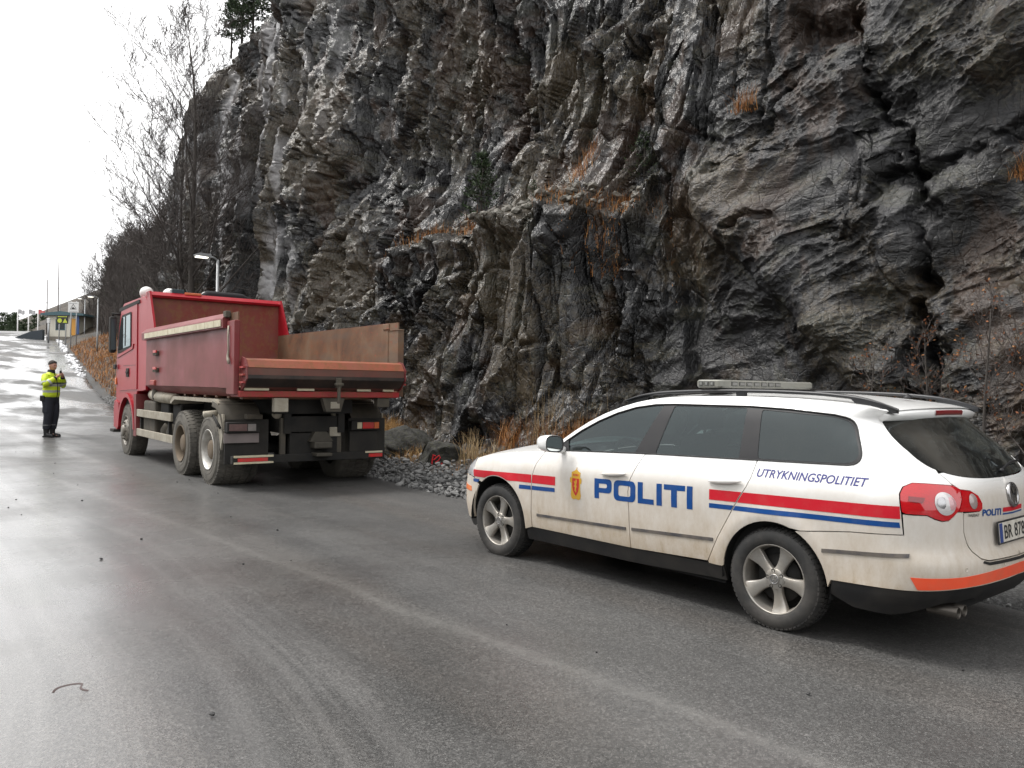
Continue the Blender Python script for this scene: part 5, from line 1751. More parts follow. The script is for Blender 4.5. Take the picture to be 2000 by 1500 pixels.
# ---- dump body
BX0, BX1 = -1.12, 3.86         # rear and front of the body
BW = 1.25
Z0, Z1 = 1.40, 2.34            # floor edge and wall top
body = MB()
body.box(BX0+.02, BX1, -1.12, 1.12, 1.38, 1.43)
for x in np.arange(-.9, 3.8, .55): body.box(x-.05, x+.05, -1.1, 1.1, 1.27, 1.38)
body_o = body.build('body_floor', T_RUST, truck)
for sgn in (1, -1):
    # outer skin with a sloping foot
    wl = MB()
    wl.prism([(sgn*1.05, 1.30), (sgn*1.10, 1.30), (sgn*1.252, 1.425), (sgn*1.252, 2.26), (sgn*1.225, 2.26), (sgn*1.225, 1.43), (sgn*1.05, 1.36)], BX0+.34, BX1-.03, 'x')
    wall = wl.build('side_wall', T_REDBED, truck)
    inner = MB().box(BX0+.03, BX1-.03, sgn*1.205, sgn*1.224, 1.43, 2.445, 0)
    inner.build('wall_lining', T_RUST, wall)
    # top rail: square box section with sloping cap
    rl = MB()
    rl.prism([(sgn*1.226, 2.24), (sgn*1.315, 2.24), (sgn*1.325, 2.36), (sgn*1.315, 2.38), (sgn*1.236, 2.45), (sgn*1.226, 2.45)], BX0+.36, BX1+.04, 'x')
    rail_o = rl.build('top_rail', T_REDBED, wall)
    if sgn > 0:
        xs_ = [3.66, 3.30, 3.02, 2.75, 2.40, 2.05, 1.62, 1.10, .45, .02, -.40, -.70]
        for k in range(len(xs_)-1):
            MB().box(xs_[k+1]+.012, xs_[k]-.0, 1.319, 1.331, 2.262, 2.352).build('reflective_strip', T_WHITEREF, rail_o)
    # shadowed step under the rail and rear corner post
    po = MB()
    po.box(BX0+.0, BX0+.32, sgn*1.20, sgn*1.275, 1.33, 2.33, .012)
    po.prism([(BX0+.32, 1.42), (BX0+.62, 1.42), (BX0+.40, 1.95), (BX0+.32, 2.24)], sgn*1.253, sgn*1.272, 'y')
    post = po.build('corner_post', T_REDBED if sgn > 0 else T_RUST, wall)
    if sgn > 0:
        hd = MB().tube([(BX0+.22, 1.285, 2.26), (BX0+.21, 1.295, 2.1), (BX0+.20, 1.29, 1.95), (BX0+.22, 1.292, 1.85), (BX0+.17, 1.30, 1.80), (BX0+.16, 1.295, 1.74)], [.012, .012, .011, .016, .022, .014], 8)
        hd.build('latch_rod', T_DUSTAL, post)
        MB().box(BX0+.30, BX0+.42, 1.23, 1.30, 2.38, 2.47, .01).build('stake_pocket', T_MUD, rail_o)
        # hinge brackets and marker lamps on the flank
        for x, z in ((3.06, 2.0), (3.06, 1.71)):
            m_ = MB().box(x-.16, x+.10, 1.252, 1.30, z-.055, z+.02, .01).build('marker_bracket', T_MUD, wall)
            MB().box(x-.16, x+.04, 1.290, 1.312, z-.01, z+.035, .004).build('side_marker', T_REDREF, m_)
        MB().box(3.10, 3.42, 1.22, 1.285, 1.42, 1.52, .02).build('hinge_block', T_REDRUST, wall)
    else:
        MB().box(BX0+.30, BX0+.50, -1.25, -1.19, 2.35, 2.44, .008).build('stake_pocket', T_RUST, rail_o)
# head board, taller, with swept-back side wings and a canopy lip
hb = MB()
hb.box(BX1-.04, BX1, -1.21, 1.21, 1.43, 3.06)
head = hb.build('head_board', mat_truckred('scratched_red_brown', .5, .75, (.20, .035, .026)), truck)
lip = MB()
lip.prism([(BX1-.03, 3.02), (BX1+.10, 3.06), (BX1+.12, 3.13), (BX1-.02, 3.14), (BX1-.12, 3.07), (BX1-.10, 3.03)], -1.24, 1.24, 'y')
lip.build('canopy_lip', T_RED, head)
for sgn in (1, -1):
    wg = MB()
    wg.prism([(BX1+.02, 2.40), (BX1+.04, 3.13), (BX1-.12, 3.14), (BX1-.42, 2.64), (BX1-.52, 2.44)], sgn*1.205, sgn*1.24, 'y')
    wg.build('head_wing', T_RED, head)
MB().box(BX1-.02, BX1+.12, .60, .82, 3.135, 3.215, .01).build('camera_box', simple('teal_black_box', (.012, .035, .045), .4), head)
MB().box(BX1-.06, BX1+.10, .30, .60, 3.12, 3.165, .01).build('orange_lamp', T_ORANGELENS, head)
net = MB(); net.tube([(BX1+.25, -.95, 3.02), (BX1+.25, -.55, 3.16), (BX1+.25, .1, 3.17), (BX1+.25, .3, 3.05)], [.06, .10, .10, .06], 10)
net.build('rolled_net', simple('black_net', (.012, .012, .014), .9), head)
# tail gate: rolled top, dished face
tg = MB()
tg.prism([(BX0-.02, 1.40), (BX0-.10, 1.44), (BX0-.23, 1.55), (BX0-.235, 1.70), (BX0-.17, 1.79), (BX0-.09, 1.815), (BX0-.02, 1.80), (BX0+.02, 1.74), (BX0+.02, 1.40)], -1.17, 1.17, 'y')
gate_o = tg.build('tail_board', simple('scuffed_brown_steel', (.135, .066, .050), .55, var=.35, vscale=3, dirt=(.34, .045, .04), dirt_amt=.22, dirt_scale=2.5), truck)
T_PINKRUST = mat_truckred('sun_bleached_red_rust', .35, .75, (.30, .085, .045))
tp = MB()
tp.prism([(BX0-.244, 1.70), (BX0-.178, 1.798), (BX0-.09, 1.823), (BX0-.015, 1.808), (BX0-.015, 1.795), (BX0-.09, 1.808), (BX0-.165, 1.783), (BX0-.228, 1.69)], -1.165, 1.165, 'y')
tp.build('rolled_edge', T_PINKRUST, gate_o)
dk = MB()  # near-black strip over the sloping lower face of the tail board
dk.prism([(BX0-.105, 1.436), (BX0-.238, 1.546), (BX0-.243, 1.556), (BX0-.243, 1.60), (BX0-.232, 1.60), (BX0-.225, 1.55), (BX0-.10, 1.447)], -1.168, 1.168, 'y')
dk.build('dark_lower_face', simple('dark_lower_steel', (.022, .018, .016), .5, var=.4, vscale=4, dirt=(.12, .07, .05), dirt_amt=.35), gate_o)
for sgn in (1, -1):
    e_ = MB().prism([(BX0-.03, 1.39), (BX0-.11, 1.42), (BX0-.255, 1.55), (BX0-.255, 1.71), (BX0-.17, 1.815), (BX0-.05, 1.84), (BX0+.03, 1.76)], sgn*1.172, sgn*1.19, 'y')
    e_.build('end_plate', T_REDBED, gate_o)
    for z in (1.50, 1.60, 1.70): MB().box(BX0-.20, BX0-.06, sgn*1.19, sgn*1.225, z-.012, z+.012).build('gate_rib', T_REDRUST, gate_o)
ht = MB()
ht.box(BX0-.28, BX0-.235, -.15, -.07, 1.44, 1.58, .008); ht.box(BX0-.29, BX0-.25, -.13, -.09, 1.22, 1.46, .008)
ht.box(BX0-.30, BX0-.24, -.17, -.05, 1.47, 1.51, .008)
ht.build('gate_latch', T_MUD, gate_o)
# rear beam with alternating reflectors
rb = MB().box(BX0-.05, BX0+.30, -1.20, 1.22, 1.30, 1.385, .012)
beam = rb.build('rear_beam', T_REDRUST, truck)
y_ = 1.16
for k, (ln, mt) in enumerate(((.34, T_WHITEREF), (.36, T_RUST), (.25, T_WHITEREF), (.62, T_RUST), (.22, T_WHITEREF), (.16, T_REDBED), (.18, T_WHITEREF))):
    if mt is T_WHITEREF: MB().box(BX0-.075, BX0-.049, y_-ln, y_, 1.392, 1.425, .004).build('beam_reflector', mt, beam)
    y_ -= ln+.02
MB().box(BX0-.12, BX0-.02, .56, .76, 1.10, 1.29, .01).build('work_lamp', T_DUSTAL, beam)
hk = MB(); hk.prism([(-.30, 1.29), (.04, 1.29), (-.02, 1.10), (-.24, 1.10)], BX0-.06, BX0+.04, 'x'); hk.build('hinge_bracket', T_MUD, beam)
MB().box(BX0-.08, BX0, -.22, -.08, 1.14, 1.24, .01).build('hinge_pin', T_DUSTAL, beam)
MB().box(BX0-.02, BX0+.1, -1.05, -.85, 1.16, 1.30, .01).build('hinge_bracket', T_MUD, beam)

# ---- chassis
for sgn in (1, -1):
    MB().box(-.85, 6.4, sgn*.36, sgn*.46, .78, 1.06).build('chassis_rail', T_BLACK, truck)
sub = MB()
for x in (-.75, .75, 2.2, 3.2): sub.box(x-.06, x+.06, -.40, .40, .80, 1.02)
sub.box(-.80, 4.0, -.60, .60, 1.06, 1.26)
sub.build('sub_frame', T_BLACK, truck)
for x in (.1, 1.55):
    ax = MB(); ax.cyl((x, -.95, .52), (x, .95, .52), .085, 14); ax.lathe([(.0, -.24), (.16, -.20), (.24, -.06), (.24, .06), (.16, .20), (0, .24)], 18, 'y', (x, 0, .53))
    ax.build('axle', T_BLACK, truck)
MB().cyl((5.5, -.95, .52), (5.5, .95, .52), .07, 12).build('axle', T_BLACK, truck)
# ---- wheels
M_TRTYRE = simple('dusty_truck_tyre', (.030, .0295, .028), .85, var=.25, vscale=4, dirt=(.135, .125, .108), dirt_amt=.8, dirt_scale=3.2, bmp=.2, bscale=30)
def truck_wheel(x, y_out, sgn, width, rimmat, kind):
    R0 = .52
    w = empty('wheel', (x, sgn*y_out, R0-.005)); w.parent = truck
    if sgn < 0: w.rotation_euler = (0, 0, math.pi)
    t = MB()
    # local +y is outboard; outer sidewall at y=0
    W_ = width
    t.lathe([(.285, -.03), (.292, -.004), (.33, .002), (.40, .006), (.455, -.004), (.495, -.022), (.512, -.04), (R0, -.06), (R0, -W_+.06), (.512, -W_+.04), (.495, -W_+.02), (.40, -W_-.005), (.292, -W_), (.285, -W_+.03)], 56, 'y')
    for k in range(44):
        a = 2*math.pi*k/44
        nb = 5 if W_ > .5 else 3
        for j in range(nb):
            y0 = -.012-(W_-.02)*j/nb; y1 = y0-(W_-.02)/nb*.80
            h0 = math.pi/44*.70; aa = a+(j % 2)*math.pi/44
            V = []
            for yy in (y0, y1):
                ed = (j == 0 and yy == y0) or (j == nb-1 and yy == y1)
                for s_ in (-h0, h0):
                    for r in ((R0-.03, R0+.012) if not ed else (R0-.06, R0-.012)):
                        V.append((r*math.cos(aa+s_), yy, r*math.sin(aa+s_)))
            t.add(V, [(0, 1, 3, 2), (4, 6, 7, 5), (0, 4, 5, 1), (2, 3, 7, 6), (1, 5, 7, 3)])
    t.lathe([(.350, .0035), (.352, .008), (.356, .0035)], 40, 'y'); t.lathe([(.442, .001), (.445, .006), (.449, .001)], 40, 'y')
    t.build('tyre', M_TRTYRE, w)
    r = MB()
    if kind == 'deep':
        r.lathe([(.288, -.012), (.296, .004), (.289, .009), (.281, .002), (.268, -.03), (.262, -.11), (.250, -.155), (.235, -.168), (.14, -.172), (.12, -.17)], 44, 'y')
    else:
        r.lathe([(.288, -.012), (.296, .004), (.289, .009), (.281, .002), (.268, -.02), (.258, -.045), (.235, -.035), (.205, .012), (.185, .028), (.13, .034), (.11, .03)], 44, 'y')
    ro = r.build('rim', rimmat, w)
    hbm = MB()
    if kind == 'deep':
        hbm.lathe([(.145, -.175), (.145, -.06), (.135, -.04), (.115, -.028), (.06, -.024), (0, -.022)], 28, 'y')
    else:
        hbm.lathe([(.112, .0), (.112, .055), (.10, .075), (.06, .085), (0, .086)], 28, 'y')
    hbm.build('hub', rimmat if kind != 'deep' else T_RIMBROWN, w)
    nt_ = MB()
    for k in range(10):
        a = 2*math.pi*k/10
        if kind == 'deep': c_ = (.165*math.cos(a), -.165, .165*math.sin(a)); h = .035
        else: c_ = (.165*math.cos(a), .028, .165*math.sin(a)); h = .030
        nt_.lathe([(.016, 0), (.016, h), (.009, h+.004), (0, h+.004)], 6, 'y', c_)
    nt_.build('wheel_nuts', T_MUD, w)['kind'] = 'stuff'
    if kind != 'deep':
        hl = MB()
        for k in range(10):
            a = 2*math.pi*(k+.5)/10
            hl.lathe([(.026, .002), (0, .003)], 10, 'y', (.222*math.cos(a), .0, .222*math.sin(a)))
        hl.build('vent_holes', T_BLACK, w)['kind'] = 'stuff'
    return w
truck_wheel(.10, 1.235, 1, .60, T_RIMWHITE, 'deep'); truck_wheel(1.55, 1.235, 1, .60, T_RIMBROWN, 'deep')
truck_wheel(.10, 1.235, -1, .60, T_RIMGREY, 'deep'); truck_wheel(1.55, 1.235, -1, .60, T_RIMGREY, 'deep')
truck_wheel(5.50, 1.225, 1, .33, T_RIMGREY, 'flat'); truck_wheel(5.50, 1.225, -1, .33, T_RIMGREY, 'flat')

# ---- rear mudguards: beige top plank, rounded muddy hood, flap
for sgn in (1, -1):
    pl = MB()
    pl.prism([(2.18, 1.17), (2.02, 1.255), (-.18, 1.255), (-.34, 1.20), (-.34, 1.16), (-.18, 1.205), (1.95, 1.205), (2.15, 1.13)], sgn*.72, sgn*1.24, 'y')
    gd = pl.build('mudguard', T_DUSTAL, truck)
    hood = MB()
    V = []; F = []
    prof_ = [(-.10, 1.25), (-.30, 1.22), (-.46, 1.13), (-.56, 1.00), (-.60, .86)]
    for x, z in prof_: V += [(x, sgn*.70, z), (x, sgn*1.20, z), (x, sgn*1.245, z-.03), (x+.02, sgn*1.245, z-.10)]
    for i in range(len(prof_)-1):
        for k in range(3): F.append((i*4+k, i*4+k+1, (i+1)*4+k+1, (i+1)*4+k))
    hood.add(V, F, True); hood.build('guard_hood', T_MUD, gd)
    fpl = MB().prism([(-.28, 1.05), (-.58, 1.05), (-.60, .82), (-.50, .55)], sgn*1.215, sgn*1.24, 'y'); fpl.build('guard_cheek', T_DUSTAL, gd)
    flp = MB().box(-.655, -.635, sgn*.62, sgn*1.235, .36, .98); flp.build('mud_flap', T_FLAP, truck)
for sgn in (1, -1):
    ir = MB().box(.2, 2.1, sgn*.66, sgn*.72, .62, 1.15); ir.build('guard_liner', T_BLACK, truck)
# ---- rear lamps, plate, underrun bar, coupling
for sgn in (1, -1):
    y0, y1 = (.78, 1.235) if sgn > 0 else (-1.10, -.62)
    hs_ = MB().box(-.76, -.66, y0, y1, .80, .945, .01); lamp = hs_.build('tail_lamp', T_BLACK, truck)
    seg = [(T_MUD if sgn > 0 else T_ORANGELENS, .20), (T_REDREF, .45), (T_WHITEREF, .20)] if sgn < 0 else [(simple('mud_caked_red_lens', (.13, .075, .07), .6, var=.5, vscale=14), .62), (simple('grimy_clear_lens', (.22, .20, .19), .4, var=.3, vscale=20), .30)]
    a = y1-.02 if sgn > 0 else y0+.02
    for mt, fr in seg:
        L_ = (y1-y0-.04)*fr
        b_ = a-L_ if sgn > 0 else a+L_
        MB().box(-.772, -.758, min(a, b_)+.005, max(a, b_)-.005, .825, .92, .004).build('lamp_lens', mt, lamp)
        a = b_
MB().box(-.70, -.68, .77, 1.26, .655, .79, .004).build('number_plate', simple('smeared_grey_plate', (.20, .17, .165), .7, var=.35, vscale=3), truck)
MB().box(-.70, -.66, -1.09, -.62, .40, .79, .01).build('flap_box', T_FLAP, truck)
ub = MB().box(-.86, -.76, -1.10, 1.19, .375, .485, .01); under = ub.build('underrun_bar', T_BLACK, truck)
for y0, y1, z0, z1, mt in ((.62, 1.175, .462, .492, T_WHITEREF), (.70, 1.12, .405, .455, T_REDREF), (.62, 1.175, .375, .402, T_WHITEREF), (-1.085, -.80, .462, .490, T_WHITEREF), (-1.085, -.86, .40, .45, T_REDREF)):
    MB().box(-.872, -.858, y0, y1, z0, z1, .002).build('bar_marking', mt, under)
for y in (.46, -.40): MB().box(-.80, -.74, y-.035, y+.035, .46, 1.0).build('bar_bracket', T_MUD, under)
cp = MB()
cp.box(-.80, -.70, -.38, .36, .44, .78, .01)
cross = cp.build('rear_cross_member', T_BLACK, truck)
tj = MB(); tj.box(-.98, -.78, -.22, .06, .56, .66, .02); tj.prism([(-.26, .66), (.10, .66), (.02, .80), (-.16, .80)], -.90, -.78, 'x'); tj.box(-1.02, -.80, -.20, .04, .45, .50, .01)
tj.build('tow_coupling', simple('greasy_coupling', (.075, .068, .055), .6, .3, var=.4, vscale=8), cross)
MB().box(-.82, -.78, -.42, -.24, .72, .86, .012).build('socket_box', T_DUSTAL, cross)
for y in (.52, -.38):
    MB().lathe([(.075, 0), (.075, .03), (.060, .045), (.0, .050)], 22, 'x', (0, 0, 0)).build('round_lamp', T_DUSTAL, truck).matrix_local = Matrix.Translation((-.70, y, 1.06)) @ Matrix.Rotation(math.pi, 4, 'Z')
MB().box(-.70, -.58, .72, .95, .98, 1.05, .01).build('valve_block', T_MUD, truck)
MB().cyl((-.30, 1.22, 1.06), (-.30, 1.42, 1.04), .045, 12).build('marker_stalk', T_DUSTAL, truck)
MB().tube([(-.32, 1.30, 1.04), (-.46, 1.28, .93), (-.56, 1.27, .86)], .02, 6).build('stalk_arm', T_BLACK, truck)
# ---- flank between the axles: guard rails, battery box, tanks
for z0, z1, xr_ in ((.83, .965, 2.20), (.47, .60, 2.08)):
    MB().box(xr_, 4.66, 1.185, 1.225, z0, z1, .006).build('side_guard_rail', T_DUSTAL, truck)
for x in (4.5, 2.5): MB().box(x-.03, x+.03, 1.13, 1.185, .47, .97).build('guard_post', T_BLACK, truck)
MB().box(3.55, 4.42, .55, 1.15, .48, 1.14, .04).build('battery_box', T_MUD, truck)
for x in (3.2, 2.82):
    MB().tube([(x, .50, .60), (x, 1.06, .60), (x, 1.12, .60)], [.165, .165, .08], 18).build('air_tank', T_MUD, truck)
MB().tube([(4.05, 1.06, 1.25), (3.4, 1.10, 1.22), (2.3, 1.12, 1.20)], [.10, .10, .09], 14).build('air_intake_pipe', T_DUSTAL, truck)
MB().lathe([(.095, 0), (.11, .02), (.09, .07), (.0, .075)], 18, 'y', (3.55, 1.12, 1.26)).build('filler_cap', T_MUD, truck)
MB().box(2.9, 3.45, .6, 1.08, .78, 1.12, .03).build('control_box', T_BLACK, truck)
MB().box(2.25, 2.75, .6, 1.05, .75, 1.12, .03).build('valve_box', T_BLACK, truck)

# ---- cab
CF = 6.62                      # front face
def cab_side():
    arch_ = arc(5.50, .52, .66, 12, 168, 18)        # front to rear over the wheel
    p = [(CF-.02, 1.05), (CF+.03, 1.5), (CF+.0, 2.05), (CF-.20, 2.65), (CF-.38, 2.98), (CF-.62, 3.07), (4.40, 3.09), (4.20, 3.04), (4.16, 2.9), (4.16, 1.32), (4.75, 1.30)]
    a = [q for q in arch_[::-1] if 4.80 < q[0] < 6.2 and q[1] > .8]
    return p + a + [(6.22, 1.05)]
cs = cab_side()
cabm = MB()
# body of the cab as a stack of slightly narrower roof sections
cabm.prism(cs, -1.20, 1.20, 'y')
cab = cabm.build('cab', T_RED, truck)
bv = cab.modifiers.new('bevel', 'BEVEL'); bv.width = .045; bv.segments = 3; bv.limit_method = 'ANGLE'; bv.angle_limit = rad(40)
# roof crown and air deflectors
rf = MB().prism([(6.18, 3.06), (5.9, 3.10), (4.45, 3.13), (4.25, 3.08)], -1.05, 1.05, 'y'); rf.build('roof_panel', T_RED, cab)
MB().prism([(6.36, 2.92), (6.28, 3.00), (4.62, 3.045), (4.58, 2.985)], 1.196, 1.222, 'y').build('roof_gutter', T_BLACK, cab)
for sgn in (1, -1):
    fin = MB().prism([(4.28, 1.32), (4.02, 1.34), (3.96, 2.9), (4.10, 3.06), (4.28, 3.06)], sgn*1.17, sgn*1.21, 'y'); fin.build('cab_side_fairing', T_RED, cab)
    # door with its raised outline, window, handle
    if True:
        dr = MB().prism([(4.72, 1.34), (4.78, 2.98), (6.15, 2.93), (6.36, 2.55), (6.46, 2.05), (6.46, 1.52), (6.25, 1.30)], sgn*1.198, sgn*1.216, 'y')
        door = dr.build('cab_door', T_RED, cab)
        MB().prism(rounded([(5.20, 2.14), (5.22, 2.86), (6.08, 2.83), (6.30, 2.50), (6.40, 2.06)], .06, 3), sgn*1.214, sgn*1.226, 'y').build('window_frame', T_BLACK, door)
        MB().prism(rounded([(5.26, 2.19), (5.28, 2.81), (6.04, 2.78), (6.23, 2.50), (6.33, 2.13)], .05, 3), sgn*1.222, sgn*1.231, 'y').build('door_window', T_GLASS, door)
        MB().box(5.66, 5.73, sgn*1.226, sgn*1.236, 2.2, 2.79).build('window_bar', T_BLACK, door)
        MB().prism([(4.98, 2.22), (5.05, 2.12), (6.44, 1.97), (6.44, 2.02), (5.1, 2.17)], sgn*1.214, sgn*1.232, 'y').build('door_crease', T_RED, door)
        MB().box(5.36, 5.58, sgn*1.214, sgn*1.235, 1.58, 1.75, .012).build('handle_recess', T_BLACK, door)
        MB().box(5.38, 5.56, sgn*1.234, sgn*1.247, 1.65, 1.69, .005).build('door_handle', T_BLACK, door)
        MB().box(4.85, 5.9, sgn*1.214, sgn*1.220, 1.80, 1.812).build('door_swage', T_REDBED, door)
    # wheel arch lip and splash guards
    lipv = MB()
    ao = arc(5.50, .52, .735, 4, 176, 20); ai = arc(5.50, .52, .655, 4, 176, 20)
    lipv.prism(ao+ai[::-1], sgn*1.17, sgn*1.245, 'y'); lipv.build('wheel_arch', T_RED, cab)
    MB().prism([(4.66, 1.25), (4.86, 1.25), (4.80, .85), (4.84, .45), (4.62, .45)], sgn*.90, sgn*1.235, 'y').build('splash_guard', T_REDBED, cab)
    inner_ = MB().prism(arc(5.5, .52, .65, 0, 180, 16), sgn*.60, sgn*1.16, 'y'); inner_.build('arch_liner', T_BLACK, cab)
    # big mirror arms
    mr = MB(); mr.box(6.48, 6.66, sgn*1.235, sgn*1.36, 2.08, 2.84, .04); mo_ = mr.build('cab_mirror', T_BLACK, cab)
    MB().box(6.468, 6.482, sgn*1.25, sgn*1.345, 2.14, 2.78, .003).build('mirror_glass', simple('dark_mirror_glass', (.05, .06, .065), .12), mo_)
    MB().tube([(6.5, sgn*1.16, 2.88), (6.56, sgn*1.30, 2.90), (6.56, sgn*1.30, 2.80)], .025, 8).build('mirror_arm', T_BLACK, mo_)
    MB().box(6.40, 6.62, sgn*1.235, sgn*1.27, 1.74, 1.84, .02).build('front_corner_vane', T_BLACK, cab)
    # steps / bumper corner
    MB().prism([(6.14, .62), (6.20, 1.05), (6.58, 1.10), (6.66, .95), (6.62, .55), (6.3, .50)], sgn*1.0, sgn*1.235, 'y').build('bumper_corner', T_RED, cab)
    MB().box(6.60, 6.70, sgn*.85, sgn*1.18, 1.10, 1.34, .02).build('headlamp', M_LENS, cab)
    MB().box(6.50, 6.60, sgn*1.205, sgn*1.235, 1.42, 1.56, .01).build('indicator', T_ORANGELENS, cab)
    MB().box(6.3, 6.66, sgn*1.02, sgn*1.30, .44, .50, .01).build('step_plate', T_BLACK, cab)
MB().box(6.55, 6.70, -1.0, 1.0, .50, 1.05, .04).build('front_bumper', T_RED, cab)
MB().prism([(CF+.045, 1.56), (CF+.015, 2.07), (CF-.175, 2.62), (CF-.19, 2.62), (CF-.0, 2.05), (CF+.03, 1.56)], -1.08, 1.08, 'y').build('windscreen', T_GLASS, cab)
# sun visor, roof bar with two round spot lamps
MB().prism([(6.24, 3.0), (6.48, 2.86), (6.50, 2.80), (6.22, 2.96)], -1.1, 1.1, 'y').build('sun_visor', T_BLACK, cab)
rbm = MB(); rbm.tube([(5.72, -.9, 3.14), (5.72, -.9, 3.21), (5.72, .9, 3.21), (5.72, .9, 3.14)], .028, 8); rbar = rbm.build('roof_bar', M_CHROME, cab)
for y in (.82, .38, -.38, -.82):
    sl = MB().lathe([(.0, -.13), (.07, -.12), (.12, -.06), (.135, 0), (.135, .03), (.12, .04), (0, .045)], 22, 'x')
    sl.V = [(v_[0]+5.78, v_[1]+y, v_[2]+3.30) for v_ in sl.V]
    sl.build('spot_lamp', simple('white_lamp_shell', (.72, .72, .70), .3, dirt=(.4, .38, .33), dirt_amt=.3), rbar)
MB().lathe([(.05, 0), (.05, .06), (.03, .10), (0, .11)], 14, 'z', (5.1, .75, 3.11)).build('beacon', T_ORANGELENS, cab)
# black box added as the shade in the gap behind the cab
MB().box(3.95, 4.14, -.85, .85, 1.1, 2.5).build('cab_rear_shadow_box', T_BLACK, truck).name = 'cab_gap_shade_box'
# ================================================================== POLICE OFFICER
def remeshed(name, mb, voxel, mat, parent, smooth_it=6):
    o = mb.build(name+'_src', mat, None, fix=True)
    md = o.modifiers.new('r', 'REMESH'); md.mode = 'VOXEL'; md.voxel_size = voxel
    sm = o.modifiers.new('s', 'SMOOTH'); sm.iterations = smooth_it; sm.factor = .5
    dg = bpy.context.evaluated_depsgraph_get()
    me = bpy.data.meshes.new_from_object(o.evaluated_get(dg))
    bpy.data.objects.remove(o)
    me.name = name
    me.materials.clear()
    me.polygons.foreach_set('use_smooth', [True]*len(me.polygons))
    return new_mesh_obj(name, me, mat, parent)
def loft(mb, secs, n=20):
    """secs: (cx,cy,cz,rx,ry) stacked rings"""
    V = []; F = []
    for cx, cy, cz, rx, ry in secs:
        for k in range(n):
            a = 2*math.pi*k/n
            V.append((cx+rx*math.cos(a), cy+ry*math.sin(a), cz))
    for i in range(len(secs)-1):
        for k in range(n): F.append((i*n+k, i*n+(k+1) % n, (i+1)*n+(k+1) % n, (i+1)*n+k))
    F.append(tuple(reversed(range(n)))); F.append(tuple((len(secs)-1)*n+k for k in range(n)))
    mb.add(V, F, True)
PX, PY = -11.43, 20.05
PZ = float(road_z(22.8))+.005
PROT = rad(-10)
person = empty('person', (PX, PY, PZ), PROT,
               'officer in yellow reflective jacket and dark trousers standing on the road left of the truck', 'person')
person.scale = (1.03, 1.03, 1.03)
M_SKIN = simple('skin', (.46, .24, .175), .55, var=.12, vscale=30)
M_HAIR = simple('short_dark_hair', (.028, .021, .017), .8, var=.3, vscale=60, bmp=.5, bscale=120)
M_NAVYCLOTH = simple('dark_navy_cloth', (.014, .016, .024), .85, var=.3, vscale=9, bmp=.35, bscale=14)
M_BOOT = simple('black_boot', (.010, .010, .011), .45)
def mat_hivis():
    m, nt, b = new_mat('yellow_reflective_jacket')
    tc = nt.nodes.new('ShaderNodeTexCoord'); sx = nt.nodes.new('ShaderNodeSeparateXYZ'); nt.links.new(tc.outputs['Object'], sx.inputs[0])
    z = sx.outputs[2]; x = sx.outputs[0]; y = sx.outputs[1]
    n1 = noise(nt, 7, 4, .6, tc.outputs['Object'])
    c = mixc(nt, n1, (.46, .62, .02), (.62, .74, .03))
    zz = mth(nt, 'ADD', z, mth(nt, 'MULTIPLY_ADD', n1, .03, -.015))
    def band(z0, z1): return mth(nt, 'MULTIPLY', mth(nt, 'GREATER_THAN', zz, z0), mth(nt, 'LESS_THAN', zz, z1))
    torso = mth(nt, 'LESS_THAN', mth(nt, 'ABSOLUTE', y), .235)
    g = mth(nt, 'MULTIPLY', mth(nt, 'MAXIMUM', band(1.07, 1.125), band(1.215, 1.27)), torso)
    c = mixc(nt, g, c, (.33, .35, .36))
    zip_ = mth(nt, 'MULTIPLY', mth(nt, 'LESS_THAN', mth(nt, 'ABSOLUTE', y), .014), mth(nt, 'GREATER_THAN', x, .05))
    badge = mth(nt, 'MULTIPLY', band(1.275, 1.31), mth(nt, 'GREATER_THAN', x, .05))
    c = mixc(nt, mth(nt, 'MULTIPLY', badge, torso), c, (.03, .035, .08))
    c = mixc(nt, zip_, c, (.012, .012, .014))
    c = mixc(nt, mth(nt, 'GREATER_THAN', zz, 1.53), c, c)
    nt.links.new(c, b.inputs['Base Color'])
    b.inputs['Roughness'].default_value = .6
    bump(nt, b, noise(nt, 9, 3, .6, tc.outputs['Object'], .6), .6, .03)
    return m
# body: one continuous skin from head to hands and feet
bd = MB()
loft(bd, [(.0, 0, .93, .11, .15), (.01, 0, 1.05, .125, .165), (.015, 0, 1.25, .125, .175), (.005, 0, 1.42, .11, .18), (0, 0, 1.50, .075, .13), (.005, 0, 1.54, .058, .062), (.02, 0, 1.60, .056, .058), (.03, 0, 1.64, .056, .056)])
HC = Vector((.05, 0, 1.715))
bd.tube([HC+Vector((-.012, 0, .085)), HC+Vector((-.010, 0, .06)), HC, HC+Vector((.012, 0, -.05)), HC+Vector((.022, 0, -.098)), HC+Vector((.026, 0, -.112))], [.045, .078, .088, .078, .050, .022], 18)
bd.tube([HC+Vector((.080, 0, .012)), HC+Vector((.104, 0, -.018)), HC+Vector((.094, 0, -.034))], [.010, .016, .014], 8)            # nose
bd.tube([HC+Vector((.070, .045, .022)), HC+Vector((.082, 0, .026)), HC+Vector((.070, -.045, .022))], .012, 6)                        # brow
bd.tube([HC+Vector((.076, .022, -.058)), HC+Vector((.086, 0, -.056)), HC+Vector((.076, -.022, -.058))], .009, 6)                    # lips
for s_ in (1, -1): bd.tube([HC+Vector((-.005, s_*.086, .018)), HC+Vector((-.012, s_*.094, 0)), HC+Vector((-.002, s_*.086, -.026))], [.012, .016, .010], 8)
ARM = {}
